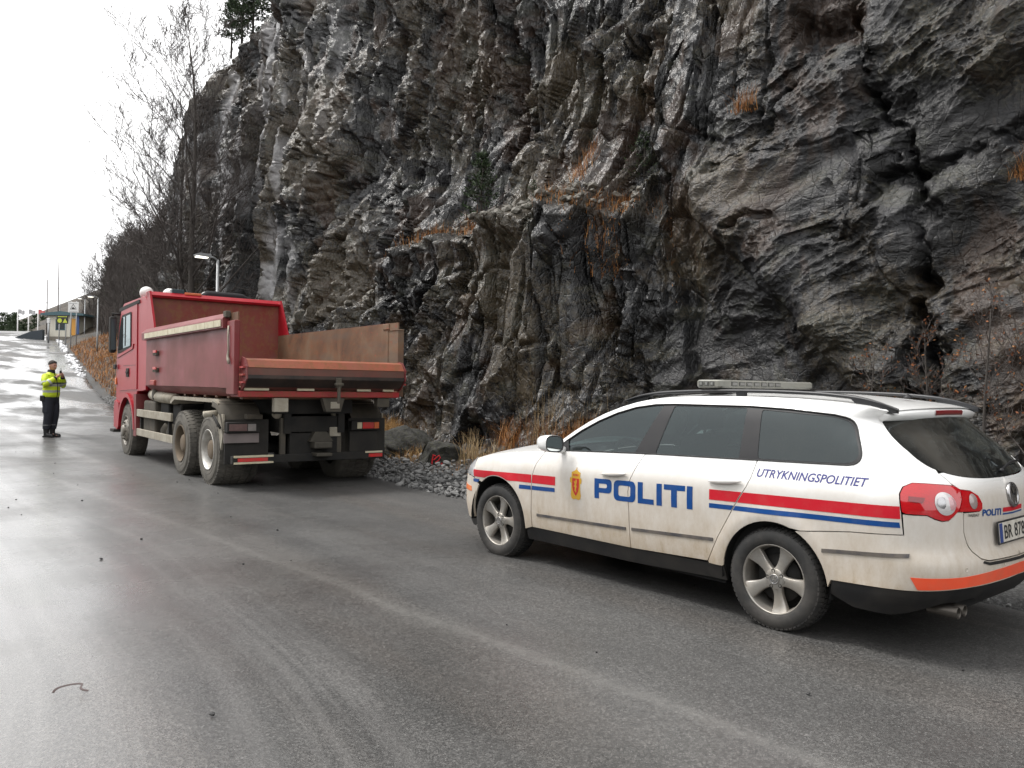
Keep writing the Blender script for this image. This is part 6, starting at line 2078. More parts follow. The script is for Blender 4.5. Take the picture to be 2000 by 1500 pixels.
for s_ in (1, -1):
    sh = Vector((0, s_*.185, 1.47)); el = Vector((.10, s_*.300, 1.245)); wr = Vector((.235, s_*.105, 1.455 if s_ > 0 else 1.435))
    ARM[s_] = (sh, el, wr)
    bd.tube([sh, sh.lerp(el, .5), el, el.lerp(wr, .5), wr], [.060, .052, .044, .040, .029], 12)
    d = (wr-el).normalized()
    palm = wr+d*.055
    bd.tube([wr, palm, palm+d*.035], [.028, .036, .030], 10)
    side_ = d.cross(Vector((0, 0, 1))).normalized(); up = side_.cross(d)
    for j, (o_, L_) in enumerate(((-.024, .060), (-.008, .072), (.008, .068), (.024, .052))):
        b0 = palm+d*.03+up*o_
        k1 = b0+d*L_*.45; k2 = k1+(Vector((-.5, -s_*.4, 0))*.6+d*.3).normalized()*L_*.5
        bd.tube([b0, k1, k2], [.0105, .0100, .0085], 6)
    th0 = wr+d*.025+up*.022
    bd.tube([th0, th0+up*.025+d*.02, th0+up*.035+d*.045], [.012, .011, .009], 6)
    hip = Vector((0, s_*.095, .95)); kn = Vector((.03, s_*.10, .52)); an = Vector((-.02, s_*.095, .10))
    bd.tube([hip, kn, an], [.085, .058, .042], 12)
    bd.tube([an, an+Vector((.06, 0, -.05)), an+Vector((.17, 0, -.07))], [.042, .042, .030], 10)
body_p = remeshed('body', bd, .0095, M_SKIN, person, 3)
# hair cap
hr = MB()
V = []; F = []
rings = 9; n_ = 22
for i in range(rings+1):
    ph = rad(92)*i/rings
    for k in range(n_):
        a = 2*math.pi*k/n_
        dv = Vector((math.sin(ph)*math.cos(a), math.sin(ph)*math.sin(a), math.cos(ph)))
        fr = max(dv.x, 0)
        V.append(tuple(HC+Vector((-.010, 0, .022))+Vector((dv.x*.098, dv.y*.094, dv.z*.112+ (.055*fr*(i/rings)**2) ))))
for i in range(rings):
    for k in range(n_): F.append((i*n_+k, i*n_+(k+1) % n_, (i+1)*n_+(k+1) % n_, (i+1)*n_+k))
hr.add(V, F, True); hr.build('hair', M_HAIR, person)
for s_ in (1, -1):
    MB().lathe([(0, -.008), (.007, -.004), (.009, 0), (.007, .004), (0, .008)], 8, 'x', tuple(HC+Vector((.082, s_*.032, .010)))).build('eye', M_HAIR, person)
# jacket
jk = MB()
loft(jk, [(.015, 0, .955, .155, .200), (.020, 0, 1.00, .165, .212), (.025, 0, 1.10, .168, .212), (.025, 0, 1.25, .165, .215), (.010, 0, 1.40, .150, .222), (0, 0, 1.49, .118, .190), (0, 0, 1.535, .085, .115), (.008, 0, 1.56, .078, .085)])
for s_ in (1, -1):
    sh, el, wr = ARM[s_]
    jk.tube([sh+Vector((0, -s_*.03, -.01)), sh.lerp(el, .45), el, el.lerp(wr, .5), el.lerp(wr, .86)], [.098, .086, .082, .070, .056], 14)
jacket = remeshed('jacket', jk, .014, mat_hivis(), person, 4)
M_BAND = simple('silver_reflective_band', (.42, .44, .44), .45)
for s_ in (1, -1):
    sh, el, wr = ARM[s_]
    for a, b, f, r in ((sh, el, .72, .0875), (el, wr, .30, .0800)):
        p0 = a.lerp(b, f); p1 = a.lerp(b, f+.16)
        MB().tube([p0, p1], [r, r-.002], 16, False).build('sleeve_band', M_BAND, jacket, fix=False)
    p0 = el.lerp(wr, .80); p1 = el.lerp(wr, .97)
    MB().tube([p0, p1], [.054, .046], 14).build('cuff', M_NAVYCLOTH, jacket)
cl = MB(); cl.lathe([(.085, 1.535), (.080, 1.60), (.068, 1.62), (.066, 1.60), (.070, 1.54)], 20, 'z', (.012, 0, 0)); cl.build('collar', M_NAVYCLOTH, jacket)
# trousers
tr_ = MB()
loft(tr_, [(.0, 0, .80, .125, .175), (.005, 0, .90, .150, .195), (.012, 0, 1.0, .150, .190), (.012, 0, 1.03, .146, .185)])
for s_ in (1, -1):
    tr_.tube([(0, s_*.092, .92), (.025, s_*.100, .72), (.035, s_*.102, .52), (.005, s_*.100, .32), (-.015, s_*.098, .19)], [.128, .118, .100, .092, .086], 16)
    tr_.box(-.05, .09, s_*.195-.02, s_*.195+.02, .58, .74, .02)
trs = remeshed('trousers', tr_, .014, M_NAVYCLOTH, person, 4)
for s_ in (1, -1):
    MB().tube([(0, s_*.099, .275), (-.003, s_*.099, .300)], [.0945, .0945], 16, False).build('ankle_band', simple('grey_ankle_band', (.13, .135, .14), .5), trs, fix=False)
MB().box(-.10, .02, -.235, -.185, .86, 1.0, .02).build('belt_pouch', M_BOOT, trs)
MB().box(-.06, .06, .19, .235, .84, .98, .02).build('belt_pouch', M_BOOT, trs)
for s_ in (1, -1):
    bt = MB()
    bt.tube([(-.015, s_*.098, .23), (-.015, s_*.098, .10), (-.01, s_*.098, .05)], [.070, .062, .060], 14)
    bt.tube([(-.055, s_*.098, .045), (.03, s_*.102, .048), (.12, s_*.110, .042), (.185, s_*.114, .036)], [.045, .050, .048, .034], 12)
    bt.box(-.10, .20, s_*.106-.045, s_*.106+.045, .0, .03, .012)
    remeshed('boot', bt, .012, M_BOOT, person, 3)
# hand-held radio at the mouth: a thing of its own
rp = Matrix.Translation((PX, PY, PZ)) @ Matrix.Rotation(PROT, 4, 'Z') @ Matrix.Scale(1.03, 4)
rd = MB()
rd.box(.245, .285, -.018, .022, 1.50, 1.60, .008); rd.cyl((.262, .012, 1.60), (.262, .012, 1.66), .006, 8)
rd.V = [tuple(rp @ Vector(v_)) for v_ in rd.V]
tag(rd.build('handheld_radio', M_BOOT), 'small black radio held up to the officer\'s mouth', 'radio')
# ================================================================== STONES, GRASS, TREES
def ico(sub):
    bm = bmesh.new(); bmesh.ops.create_icosphere(bm, subdivisions=sub, radius=1.0)
    V = np.array([tuple(v.co) for v in bm.verts]); F = [tuple(v.index for v in f.verts) for f in bm.faces]
    bm.free(); return V, F
def rock_mesh(name, sub, seed, amp, flat=(1, .8, .6), planes=7):
    V, F = ico(sub)
    r = np.random.default_rng(seed)
    # chop with random planes for fresh broken faces
    for k in range(planes):
        n = r.normal(size=3); n /= np.linalg.norm(n)
        d = r.uniform(.50, .85)
        e = V@n-d
        V = V-np.where(e > 0, e, 0)[:, None]*n
    nz = fbm(V[:, 0]*2.1+V[:, 2]*1.3+seed, V[:, 1]*2.1-V[:, 2]*1.7, seed, 5)-.5
    V = V*(1+amp*nz)[:, None]*np.array(flat)
    me = bpy.data.meshes.new(name)
    me.from_pydata([tuple(v) for v in V], [], F); me.update()
    return me
def mat_stone(name, lo, hi, rough=.6):
    m, nt, b = new_mat(name)
    oi = nt.nodes.new('ShaderNodeObjectInfo')
    n1 = noise(nt, 3.0, 5, .65, coords(nt))
    f = mth(nt, 'ADD', mth(nt, 'MULTIPLY', oi.outputs['Random'], .65), mth(nt, 'MULTIPLY', n1, .45))
    c = ramp(nt, f, [(.1, lo), (.9, hi)])
    nt.links.new(c, b.inputs['Base Color']); b.inputs['Roughness'].default_value = rough
    bump(nt, b, noise(nt, 6, 4, .7, coords(nt)), .4, .2)
    return m
M_GRAVEL = mat_stone('broken_grey_stone', (.045, .046, .047), (.26, .258, .252))
gmeshes = [rock_mesh('stone', 2, 300+i, .12, (1, RNG.uniform(.6, .95), RNG.uniform(.45, .75)), 16) for i in range(7)]
for me in gmeshes: me.materials.append(M_GRAVEL)
gravel = empty('gravel_bank', tw(10.5, 6.8, 0), 0, 'bank of broken grey stones along the road edge between truck and car', 'gravel')
gi = Matrix.Translation(Vector(tw(10.5, 6.8, 0))).inverted()
spots = []
tries = 0
while len(spots) < 900 and tries < 26000:
    tries += 1
    t = RNG.uniform(7.6, 14.2); e = float(road_edge(t)); w = e-.28+RNG.gamma(1.6, .26)
    if w > e+1.55: continue
    r = RNG.uniform(.022, .065) if RNG.random() < .85 else RNG.uniform(.065, .105)
    if any((t-a)**2+(w-b)**2 < (.62*(r+c))**2 for a, b, c in spots): continue
    spots.append((t, w, r))
def near_cam(s_):
    return math.hypot(*tw(s_[0], s_[1])[:2])
vis = sorted(spots, key=lambda s_: -(s_[2]/near_cam(s_))*(1.0 if 8.9 < s_[0] < 13.2 else .3))
def stone_xf(s_):
    t, w, r = s_
    z = max(float(ground_z(t, w)), 0.0) if w > road_edge(t) else 0.0
    hump = .10*math.exp(-((w-float(road_edge(t))-.45)/.45)**2)
    return Vector(tw(t, w, z+hump+r*.28)), (RNG.uniform(-.5, .5), RNG.uniform(-.5, .5), RNG.uniform(0, 6.3)), (r*1.05, r*RNG.uniform(.8, 1.1), r*RNG.uniform(.8, 1.1))
for i, s_ in enumerate(vis[:290]):
    o = bpy.data.objects.new('stone', gmeshes[i % 7]); COL.objects.link(o)
    p, ro, sc_ = stone_xf(s_)
    o.parent = gravel; o.location = gi @ p; o.rotation_euler = ro; o.scale = sc_
rest = MB()
for i, s_ in enumerate(vis[290:]):
    p, ro, sc_ = stone_xf(s_)
    me = gmeshes[i % 7]
    from mathutils import Euler
    Mx = Matrix.Translation(gi @ p) @ Euler(ro).to_matrix().to_4x4() @ Matrix.Diagonal((*sc_, 1))
    rest.add([tuple(Mx @ v_.co) for v_ in me.vertices], [tuple(f.vertices) for f in me.polygons])
ro_ = rest.build('small_stones', M_GRAVEL, gravel); ro_['kind'] = 'stuff'
# crushed rock spread along the rest of the verge
def scatter_stuff(name, n, fn, label, cat, rmin, rmax, mat):
    mb = MB()
    bases = [rock_mesh('tmp', 1, 500+i, .3, (1, .85, .6), 3) for i in range(5)]
    for i in range(n):
        p = fn()
        if p is None: continue
        r = RNG.uniform(rmin, rmax)
        from mathutils import Euler
        Mx = Matrix.Translation(p+Vector((0, 0, r*.25))) @ Euler((RNG.uniform(-.6, .6), RNG.uniform(-.6, .6), RNG.uniform(0, 6.3))).to_matrix().to_4x4() @ Matrix.Scale(r, 4)
        me = bases[i % 5]
        mb.add([tuple(Mx @ v_.co) for v_ in me.vertices], [tuple(f.vertices) for f in me.polygons])
    o = mb.build(name, mat)
    for b_ in bases: bpy.data.meshes.remove(b_)
    return tag(o, label, cat, kind='stuff')
def verge_pt():
    t = RNG.uniform(-1, 40); w = float(road_edge(t))-.1+RNG.gamma(1.5, .5)
    if w > 9.6 and t < 38: return None
    return Vector(tw(t, w, max(float(ground_z(t, w)), float(road_z(t)))))
scatter_stuff('verge_gravel', 2600, verge_pt, 'loose crushed stone scattered along the verge', 'gravel', .012, .06, M_GRAVEL)
def foot_pt():
    t = RNG.uniform(0, 37); w = RNG.uniform(8.3, 9.7)
    return Vector(tw(t, w, float(ground_z(t, w))))
scatter_stuff('fallen_rock', 500, foot_pt, 'fallen rock fragments lying along the cliff foot', 'rock', .04, .16, mat_stone('dark_fallen_stone', (.012, .012, .013), (.06, .06, .06)))
LOOSE = []
def ledge_pt():
    s_ = RNG.uniform(9.3, 20.5)
    z = float(np.interp(s_, LEDGE_S, LEDGE_Z))+RNG.uniform(.05, .45)
    p = cliff_point(s_, z)
    return p
scatter_stuff('ledge_rubble', 420, ledge_pt, 'pale loose stones lying on the cliff ledge', 'rubble', .04, .15, mat_stone('pale_loose_stone', (.05, .048, .045), (.20, .185, .155)))
def road_pt():
    t = RNG.uniform(1, 20); w = RNG.uniform(-6, 5.8)
    return Vector(tw(t, w, float(road_z(t))+.004))
scatter_stuff('road_grit', 90, road_pt, 'small dark grit scattered on the wet asphalt', 'grit', .006, .018, mat_stone('dark_grit', (.015, .015, .015), (.05, .05, .05)))

# boulders
def mat_mossy():
    m, nt, b = new_mat('mossy_dark_boulder')
    o = coords(nt)
    n1 = noise(nt, 2.2, 7, .68, o); n2 = noise(nt, 12, 6, .7, o)
    c = ramp(nt, n1, [(.3, (.013, .013, .012)), (.5, (.034, .033, .030)), (.7, (.075, .072, .064))])
    c = mixc(nt, ramp(nt, n2, [(.5, 0), (.66, .75)]), c, (.050, .052, .018))
    c = mixc(nt, ramp(nt, noise(nt, 5, 5, .7, coords(nt, (1.3, .8, 1))), [(.6, 0), (.72, .6)]), c, (.13, .125, .11))
    nt.links.new(c, b.inputs['Base Color']); b.inputs['Roughness'].default_value = .8
    bump(nt, b, mth(nt, 'ADD', n1, mth(nt, 'MULTIPLY', n2, .5)), .9, .08)
    return m
M_BOULDER = mat_mossy()
def boulder(seed, loc, size, rz, label):
    me = rock_mesh('boulder', 5, seed, .55, (1, 1, 1), 4)
    me.materials.append(M_BOULDER)
    me.polygons.foreach_set('use_smooth', [True]*len(me.polygons))
    o = bpy.data.objects.new('boulder', me); COL.objects.link(o)
    o.location = loc; o.scale = size; o.rotation_euler = (0, 0, rz)
    return tag(o, label, 'boulder')
b1 = boulder(41, tw(13.35, 8.0, .20), (.62, .52, .50), .4, 'dark mossy boulder half hidden behind the truck\'s right rear corner')
b2 = boulder(52, tw(11.75, 7.72, .14), (.64, .48, .40), 2.2, 'low dark boulder with red spray-painted marks beside the gravel')
boulder(63, tw(12.6, 8.3, .15), (.34, .30, .26), 1.0, 'small dark boulder in the grass between the two larger boulders')
# red survey marks sprayed on the boulder
bpy.context.view_layer.update()
M_SPRAY = simple('red_spray_paint', (.72, .035, .045), .6, var=.2, vscale=30)
Mi = b2.matrix_world.inverted()
eye = Vector((0, 0, 1.4847))
def on_boulder(u, v_):
    """shoot from the road side onto the stone"""
    c = b2.matrix_world.translation
    d = (c-eye); d.z = 0; d.normalize(); side_ = Vector((d.y, -d.x, 0))
    o_ = c-d*1.5+side_*u+Vector((0, 0, v_))
    ok, p, n, i = b2.ray_cast(Mi @ o_, (Mi.to_3x3() @ d).normalized())
    if not ok: return None
    return b2.matrix_world @ p-d*.006
for st in ([(-.03, .17), (-.07, .19), (-.085, .10), (-.09, .02), (-.095, -.05), (-.085, -.09)], [(-.06, .10), (-.02, .14), (.03, .18), (.05, .14), (.02, .09), (-.03, .06)], [(.0, .02), (-.01, -.04)], [(.05, .04), (.03, -.05), (.01, -.10)], [(.08, .05), (.06, .0)]):
    P_ = [on_boulder(u, v_) for u, v_ in st]
    P_ = [p for p in P_ if p is not None]
    if len(P_) > 1:
        sp_ = MB().tube([Mi @ p for p in P_], .012, 6)
        # radii are in the stone's own scale
        sp_ = MB()
        inv = b2.matrix_world.inverted()
        tmp = MB().tube(P_, .011, 6)
        sp_.add([tuple(inv @ Vector(v_)) for v_ in tmp.V], tmp.F)
        sp_.build('spray_mark', M_SPRAY, b2)

# ---- dry grass
def mat_grass(name, a, b_, c_):
    m, nt, b = new_mat(name)
    at = nt.nodes.new('ShaderNodeAttribute'); at.attribute_name = 'tone'
    c = ramp(nt, at.outputs['Fac'], [(0, a), (.5, b_), (1, c_)])
    nt.links.new(c, b.inputs['Base Color']); b.inputs['Roughness'].default_value = .7
    b.inputs['Specular IOR Level'].default_value = .25
    return m
M_STRAW = mat_grass('golden_straw', (.20, .10, .035), (.40, .235, .085), (.52, .36, .17))
M_RUSTG = mat_grass('rusty_dead_grass', (.17, .062, .020), (.36, .15, .045), (.44, .24, .095))
M_REED = mat_grass('bleached_reed', (.26, .18, .09), (.42, .30, .16), (.55, .43, .27))
def grass(name, pts, hmin, hmax, lean, mat, label, wid=.0045, droop=.5, seg=4):
    """pts: root positions (n,3)"""
    n = len(pts)
    r = np.random.default_rng(len(pts)+int(hmax*100))
    h = r.uniform(hmin, hmax, n); az = r.uniform(0, 2*np.pi, n); ln = np.abs(r.normal(0, lean, n)); tone = r.uniform(0, 1, n)
    ks = np.linspace(0, 1, seg+1)
    d = np.stack([np.cos(az), np.sin(az)], -1); pd = np.stack([-np.sin(az), np.cos(az)], -1)
    V = np.zeros((n, seg+1, 2, 3))
    for i, k in enumerate(ks):
        out = ln*h*(k**1.7)*1.0; up = h*k*(1-.35*droop*ln*k)
        ww = wid*(1-k*.85)
        for j, s_ in enumerate((-1, 1)):
            V[:, i, j, 0] = pts[:, 0]+d[:, 0]*out+pd[:, 0]*ww*s_
            V[:, i, j, 1] = pts[:, 1]+d[:, 1]*out+pd[:, 1]*ww*s_
            V[:, i, j, 2] = pts[:, 2]+up
    idx = np.arange(n*(seg+1)*2).reshape(n, seg+1, 2)
    q = np.stack([idx[:, :-1, 0], idx[:, :-1, 1], idx[:, 1:, 1], idx[:, 1:, 0]], -1).reshape(-1, 4)
    me = bpy.data.meshes.new(name)
    me.vertices.add(V.size//3); me.vertices.foreach_set('co', V.reshape(-1).astype(np.float32))
    me.loops.add(q.size); me.loops.foreach_set('vertex_index', q.reshape(-1).astype(np.int32))
    me.polygons.add(len(q)); me.polygons.foreach_set('loop_start', (np.arange(len(q))*4).astype(np.int32))
    me.update(calc_edges=True)
    a = me.attributes.new('tone', 'FLOAT', 'POINT')
    a.data.foreach_set('value', np.repeat(tone, (seg+1)*2).astype(np.float32))
    o = new_mesh_obj(name, me, mat)
    return tag(o, label, 'dry grass', kind='stuff')
def patch(n, t0, t1, w0, w1, clump=9, cr=.16):
    c = np.stack([RNG.uniform(t0, t1, clump), RNG.uniform(w0, w1, clump)], -1)
    k = RNG.integers(0, clump, n)
    p = c[k]+RNG.normal(0, cr, (n, 2))
    z = ground_z(p[:, 0], p[:, 1])
    return tw_arr(p[:, 0], p[:, 1], np.maximum(z, 0)-.02)
grass('dry_grass', patch(3200, 13.7, 17.0, 8.5, 9.5, 24), .22, .55, .7, M_STRAW, 'golden dry grass at the cliff foot right of the truck')
grass('dry_grass', patch(2100, 9.3, 11.3, 8.8, 9.6, 16), .25, .72, .60, M_RUSTG, 'tall rusty dry grass behind the car bonnet')
grass('dry_grass', patch(170, 9.4, 11.2, 9.0, 9.6, 8), .7, 1.25, .30, M_REED, 'thin tall dry stems behind the car bonnet', .003)
grass('dry_grass', patch(90, 11.0, 11.35, 7.7, 8.2, 4, .06), .25, .60, .35, M_REED, 'bleached reeds standing right of the painted boulder', .005)
grass('dry_grass', patch(80, 10.3, 10.7, 7.5, 8.3, 4, .07), .2, .45, .4, M_REED, 'bleached reeds in front of the car bonnet', .005)
grass('dry_grass', patch(2600, 6.0, 18.0, 7.3, 9.3, 70, .25), .05, .22, .8, M_RUSTG, 'short brown grass between gravel and cliff', .004)
grass('dry_grass', patch(900, 12.2, 14.0, 7.5, 8.2, 20, .15), .08, .28, .8, M_STRAW, 'straw around the boulders beside the gravel', .004)
def ledge_patch(n, s0, s1, dz0, dz1, clump, cr=.14, zfun=None):
    out = []
    cs = RNG.uniform(s0, s1, clump)
    for k in range(n):
        s_ = cs[k % clump]+RNG.normal(0, cr)
        z = (zfun(s_) if zfun else float(np.interp(s_, LEDGE_S, LEDGE_Z)))+RNG.uniform(dz0, dz1)
        out.append((s_, z))
    A = np.array(out)
    o, _ = cliff_out(A[:, :1], A[:, 1:])
    return tw_arr(A[:, 0], 9.75-o[:, 0]-.02, A[:, 1])
grass('dry_grass', ledge_patch(480, 8.9, 10.9, -.05, .25, 14), .08, .26, 1.1, M_RUSTG, 'orange dead grass hanging on the ledge above the car bonnet')
grass('dry_grass', ledge_patch(260, 9.6, 10.3, -1.2, -.1, 10), .10, .26, 1.1, M_RUSTG, 'orange dead grass trailing down a crack below the ledge')
grass('dry_grass', ledge_patch(600, 12.6, 14.6, .0, .4, 12), .12, .38, .8, M_RUSTG, 'brown dead grass around the pine sapling on the ledge')
grass('dry_grass', ledge_patch(500, 15.2, 18.5, .0, .4, 12), .12, .35, .8, M_RUSTG, 'brown dead grass on the ledge above the truck body')
grass('dry_grass', ledge_patch(120, 7.3, 7.7, -.06, .06, 3, .06, lambda s_: 5.75), .15, .40, .8, M_RUSTG, 'small orange tuft high on the right rock face')
grass('dry_grass', ledge_patch(160, 3.3, 3.8, -.06, .06, 3, .08, lambda s_: 4.05), .15, .40, .8, M_RUSTG, 'orange tuft at the right edge of the rock face')
grass('dry_grass', ledge_patch(140, 10.3, 10.8, -.1, .6, 4, .05, lambda s_: 5.2), .15, .35, .6, M_RUSTG, 'thin orange tuft on the rock left of the dark pine bush')
def far_patch(n, t0, t1, d0, d1):
    t = RNG.uniform(t0, t1, n); w = road_edge(t)+RNG.uniform(d0, d1, n)
    return tw_arr(t, w, ground_z(t, w)-.02)
grass('dry_grass', far_patch(15000, 29, 80, .25, 8), .12, .45, .8, M_RUSTG, 'brown dead grass covering the far roadside bank', .018, seg=3)

# ---- trees
def grow(seed, H, lean=(0, 0), spread=.55, depth=4, n_main=13, up=.55, base_r=None, twig=1.0):
    """bare deciduous tree: returns MB for trunk, branches"""
    r = random.Random(seed)
    trunk = MB(); br = MB()
    base_r = base_r or H*.012
    pts = []; n = 9
    ph = r.uniform(0, 6)
    for i in range(n+1):
        f = i/n
        pts.append(Vector((lean[0]*f**1.5*H+.025*H*math.sin(f*5+ph)*f, lean[1]*f**1.5*H+.02*H*math.cos(f*4+ph)*f, f*H)))
    rads = [base_r*(1-.93*(i/n))**.9+.004 for i in range(n+1)]
    rads[0] *= 1.35
    trunk.tube(pts, rads, 8)
    def at(f):
        x = f*n; i = min(int(x), n-1); return pts[i].lerp(pts[i+1], x-i), rads[i]*(1-(x-i))+rads[i+1]*(x-i)
    def branch(p, d, L, rad_, lev):
        m = 4 if lev < 2 else 3
        P_ = [p]; dd = d.copy()
        for i in range(m):
            dd = (dd+Vector((r.gauss(0, .16), r.gauss(0, .16), r.gauss(up*.16, .12)))).normalized()
            P_.append(P_[-1]+dd*L/m)
        br.tube(P_, [max(rad_*(1-.8*i/m), .0035*twig) for i in range(m+1)], 5 if lev < 2 else 3, False)
        if lev >= depth: return
        k = {1: r.randint(6, 9), 2: r.randint(5, 7), 3: r.randint(3, 5)}.get(lev, 3)
        for j in range(k):
            f = .22+.78*(j+r.random())/k
            x = f*m; i = min(int(x), m-1)
            q = P_[i].lerp(P_[i+1], x-i)
            base_d = (P_[i+1]-P_[i]).normalized()
            ax = Vector((r.gauss(0, 1), r.gauss(0, 1), r.gauss(0, .6))).normalized()
            nd_ = (base_d*.85+ax*.75+Vector((0, 0, .18*up))).normalized()
            branch(q, nd_, L*r.uniform(.38, .60)*(1-.25*f), rad_*.48*(1-.4*f), lev+1)
    for j in range(n_main):
        f = .20+.78*(j+r.random()*.8)/n_main
        p, rr_ = at(f)
        a = j*2.4+r.uniform(-.4, .4)
        d = Vector((math.cos(a)*spread, math.sin(a)*spread, up+.35*f)).normalized()
        d = (d+Vector((lean[0], lean[1], 0))*.6).normalized()
        branch(p, d, H*r.uniform(.26, .42)*(1.15-.68*f), rr_*.38, 1)
    return trunk, br
M_BARK = simple('grey_brown_bark', (.060, .052, .046), .9, var=.4, vscale=12, bmp=.5, bscale=20)
M_TWIG = simple('dark_twigs', (.068, .057, .052), .85, var=.3, vscale=5)
def bare_tree(name, loc, seed, H, label, group=None, **kw):
    o = empty(name, loc, 0, label, 'tree', group)
    t_, b_ = grow(seed, H, **kw)
    t_.build('trunk', M_BARK, o, fix=False); b_.build('branches', M_TWIG, o, fix=False)
    return o
def gz(t, w): return float(ground_z(t, w))
# the tall bare tree by the cliff end and its neighbours
LB = (-NX*.10, -NY*.10)
bare_tree('bare_tree', tw(28.4, 8.75, gz(28.4, 8.75)-.1), 5, 12.6, 'tallest bare tree rising behind the truck in front of the cliff end', lean=(-NX*.05, -NY*.05), n_main=28, spread=.95, up=.7, base_r=.14, twig=1.7)
bare_tree('bare_tree', tw(29.6, 8.9, gz(29.6, 8.9)-.1), 9, 9.8, 'slimmer bare tree leaning left beside the tallest bare tree', lean=(-NX*.07, -NY*.07), n_main=22, spread=.9, up=.7, base_r=.10, twig=1.7)
bare_tree('bare_tree', tw(33.5, 8.6, gz(33.5, 8.6)-.1), 14, 7.2, 'low spreading bare tree left of the truck cab roof', lean=(-NX*.05, -NY*.05), n_main=16, spread=.7, up=.65, base_r=.08)
bare_tree('bare_tree', tw(37.5, 8.6, gz(37.5, 8.6)-.1), 21, 7.0, 'thin bare tree at the foot of the cliff corner', n_main=12, spread=.6, up=.7, base_r=.07)
# hillside wood: shared meshes, each tree its own object
protos = []
for i in range(4):
    t_, b_ = grow(60+i, 7.0, lean=(RNG.uniform(-.05, .05), RNG.uniform(-.05, .05)), n_main=13, spread=.62, up=.7, depth=3, base_r=.085, twig=3.0)
    a = t_.build('trunk', M_BARK, None, fix=False); b = b_.build('branches', M_TWIG, None, fix=False)
    protos.append((a.data, b.data)); bpy.data.objects.remove(a); bpy.data.objects.remove(b)
M_NEEDLE = mat_grass('pine_needles', (.012, .022, .010), (.026, .045, .018), (.050, .075, .030))
def conifer_mesh(seed, H, layers=11, dens=1.0, wide=.30, open_=.0, crown0=.12):
    r = np.random.default_rng(seed)
    tr_b = MB(); tr_b.tube([(0, 0, 0), (r.normal(0, .01)*H, r.normal(0, .01)*H, H*.55), (r.normal(0, .015)*H, 0, H*.97)], [H*.018, H*.012, H*.003], 7)
    P_ = []; D_ = []
    for i in range(layers):
        f = crown0+(1-crown0)*(i+.3)/layers
        R_ = wide*H*(1-f)**.75*(.75+.5*r.random())+.05*H*(1-f)
        nb = int(5+4*r.random())
        for k in range(nb):
            if r.random() < open_: continue
            a = 2*np.pi*(k+r.random())/nb
            L_ = R_*r.uniform(.6, 1.1)
            tip = np.array([np.cos(a)*L_, np.sin(a)*L_, f*H+L_*r.uniform(-.1, .35)])
            root = np.array([0, 0, f*H-.02*H])
            tr_b.tube([tuple(root), tuple(root*.5+tip*.5+np.array([0, 0, -.02*H])), tuple(tip)], [H*.006, H*.004, H*.002], 4, False)
            m = int(34*dens)
            fr = r.uniform(.25, 1.05, m)[:, None]
            c = root+(tip-root)*fr+r.normal(0, .020*H, (m, 3))*(1.1)
            P_.append(c); D_.append(np.tile((tip-root)/np.linalg.norm(tip-root), (m, 1)))
    P_ = np.concatenate(P_); D_ = np.concatenate(D_)
    n = len(P_)
    # each clump: a spray of three narrow needles blades
    V = []; 
    sz = .045*H*r.uniform(.6, 1.3, n)
    dirs = D_+r.normal(0, .7, (n, 3)); dirs[:, 2] += .35
    dirs /= np.linalg.norm(dirs, axis=1)[:, None]
    sd = np.cross(dirs, r.normal(0, 1, (n, 3))); sd /= np.linalg.norm(sd, axis=1)[:, None]
    w = sz*.20
    A = P_-sd*w[:, None]; B = P_+sd*w[:, None]; C_ = P_+dirs*sz[:, None]+sd*(w*.3)[:, None]
    V = np.stack([A, B, C_], 1).reshape(-1, 3)
    F = np.arange(3*n).reshape(n, 3)
    me = bpy.data.meshes.new('crown')
    me.from_pydata([tuple(v_) for v_ in V], [], [tuple(f) for f in F])
    at = me.attributes.new('tone', 'FLOAT', 'POINT')
    at.data.foreach_set('value', np.repeat(r.uniform(0, 1, n), 3).astype(np.float32))
    me.materials.append(M_NEEDLE); me.update()
    t_o = tr_b.build('trunk', M_BARK, None, fix=False); td = t_o.data; bpy.data.objects.remove(t_o)
    return td, me
def place(name, data, loc, rz, sc_, label, group=None, names=('trunk', 'branches')):
    o = empty(name, loc, rz, label, 'tree', group)
    o.scale = (sc_, sc_, sc_)
    for nm, d in zip(names, data):
        c = bpy.data.objects.new(nm, d); COL.objects.link(c); c.parent = o
    return o
con = [conifer_mesh(700+i, 1.0, 12, 1.0, .26) for i in range(3)]
k = 0
for i in range(120):
    t = RNG.uniform(41, 112); d = 2.2+RNG.gamma(2.0, 3.4)
    w = float(road_edge(t))+d
    if t < 50 and w > 12.0 and w < 22 and t < 44: pass
    if 86 < t < 101 and d < 5.5: continue
    if t > 60 and d < 3.2: continue
    p = tw(t, w, gz(t, w)-.15)
    place('bare_tree', protos[i % 4], p, RNG.uniform(0, 6.3), RNG.uniform(.8, 1.35), 'bare leafless tree in the dark wood on the hillside beyond the truck', 'bare trees of the hillside wood')
    k += 1
for i in range(46):
    t = RNG.uniform(46, 118); d = 4.5+RNG.gamma(2.0, 4.0); w = float(road_edge(t))+d
    if 86 < t < 103 and d < 8: continue
    place('pine_tree', con[i % 3], tw(t, w, gz(t, w)-.1), RNG.uniform(0, 6.3), RNG.uniform(5.0, 9.0), 'dark evergreen among the bare trees of the hillside wood', 'evergreens of the hillside wood', ('trunk', 'crown'))
for i in range(34):
    t = RNG.uniform(92, 150); d = 7+RNG.gamma(2.0, 5.0); w = float(road_edge(t))+d
    place('bare_tree', protos[i % 4], tw(t, w, gz(t, w)-.15), RNG.uniform(0, 6.3), RNG.uniform(.9, 1.5), 'bare leafless tree on the slope behind the roadside hut', 'bare trees behind the hut')
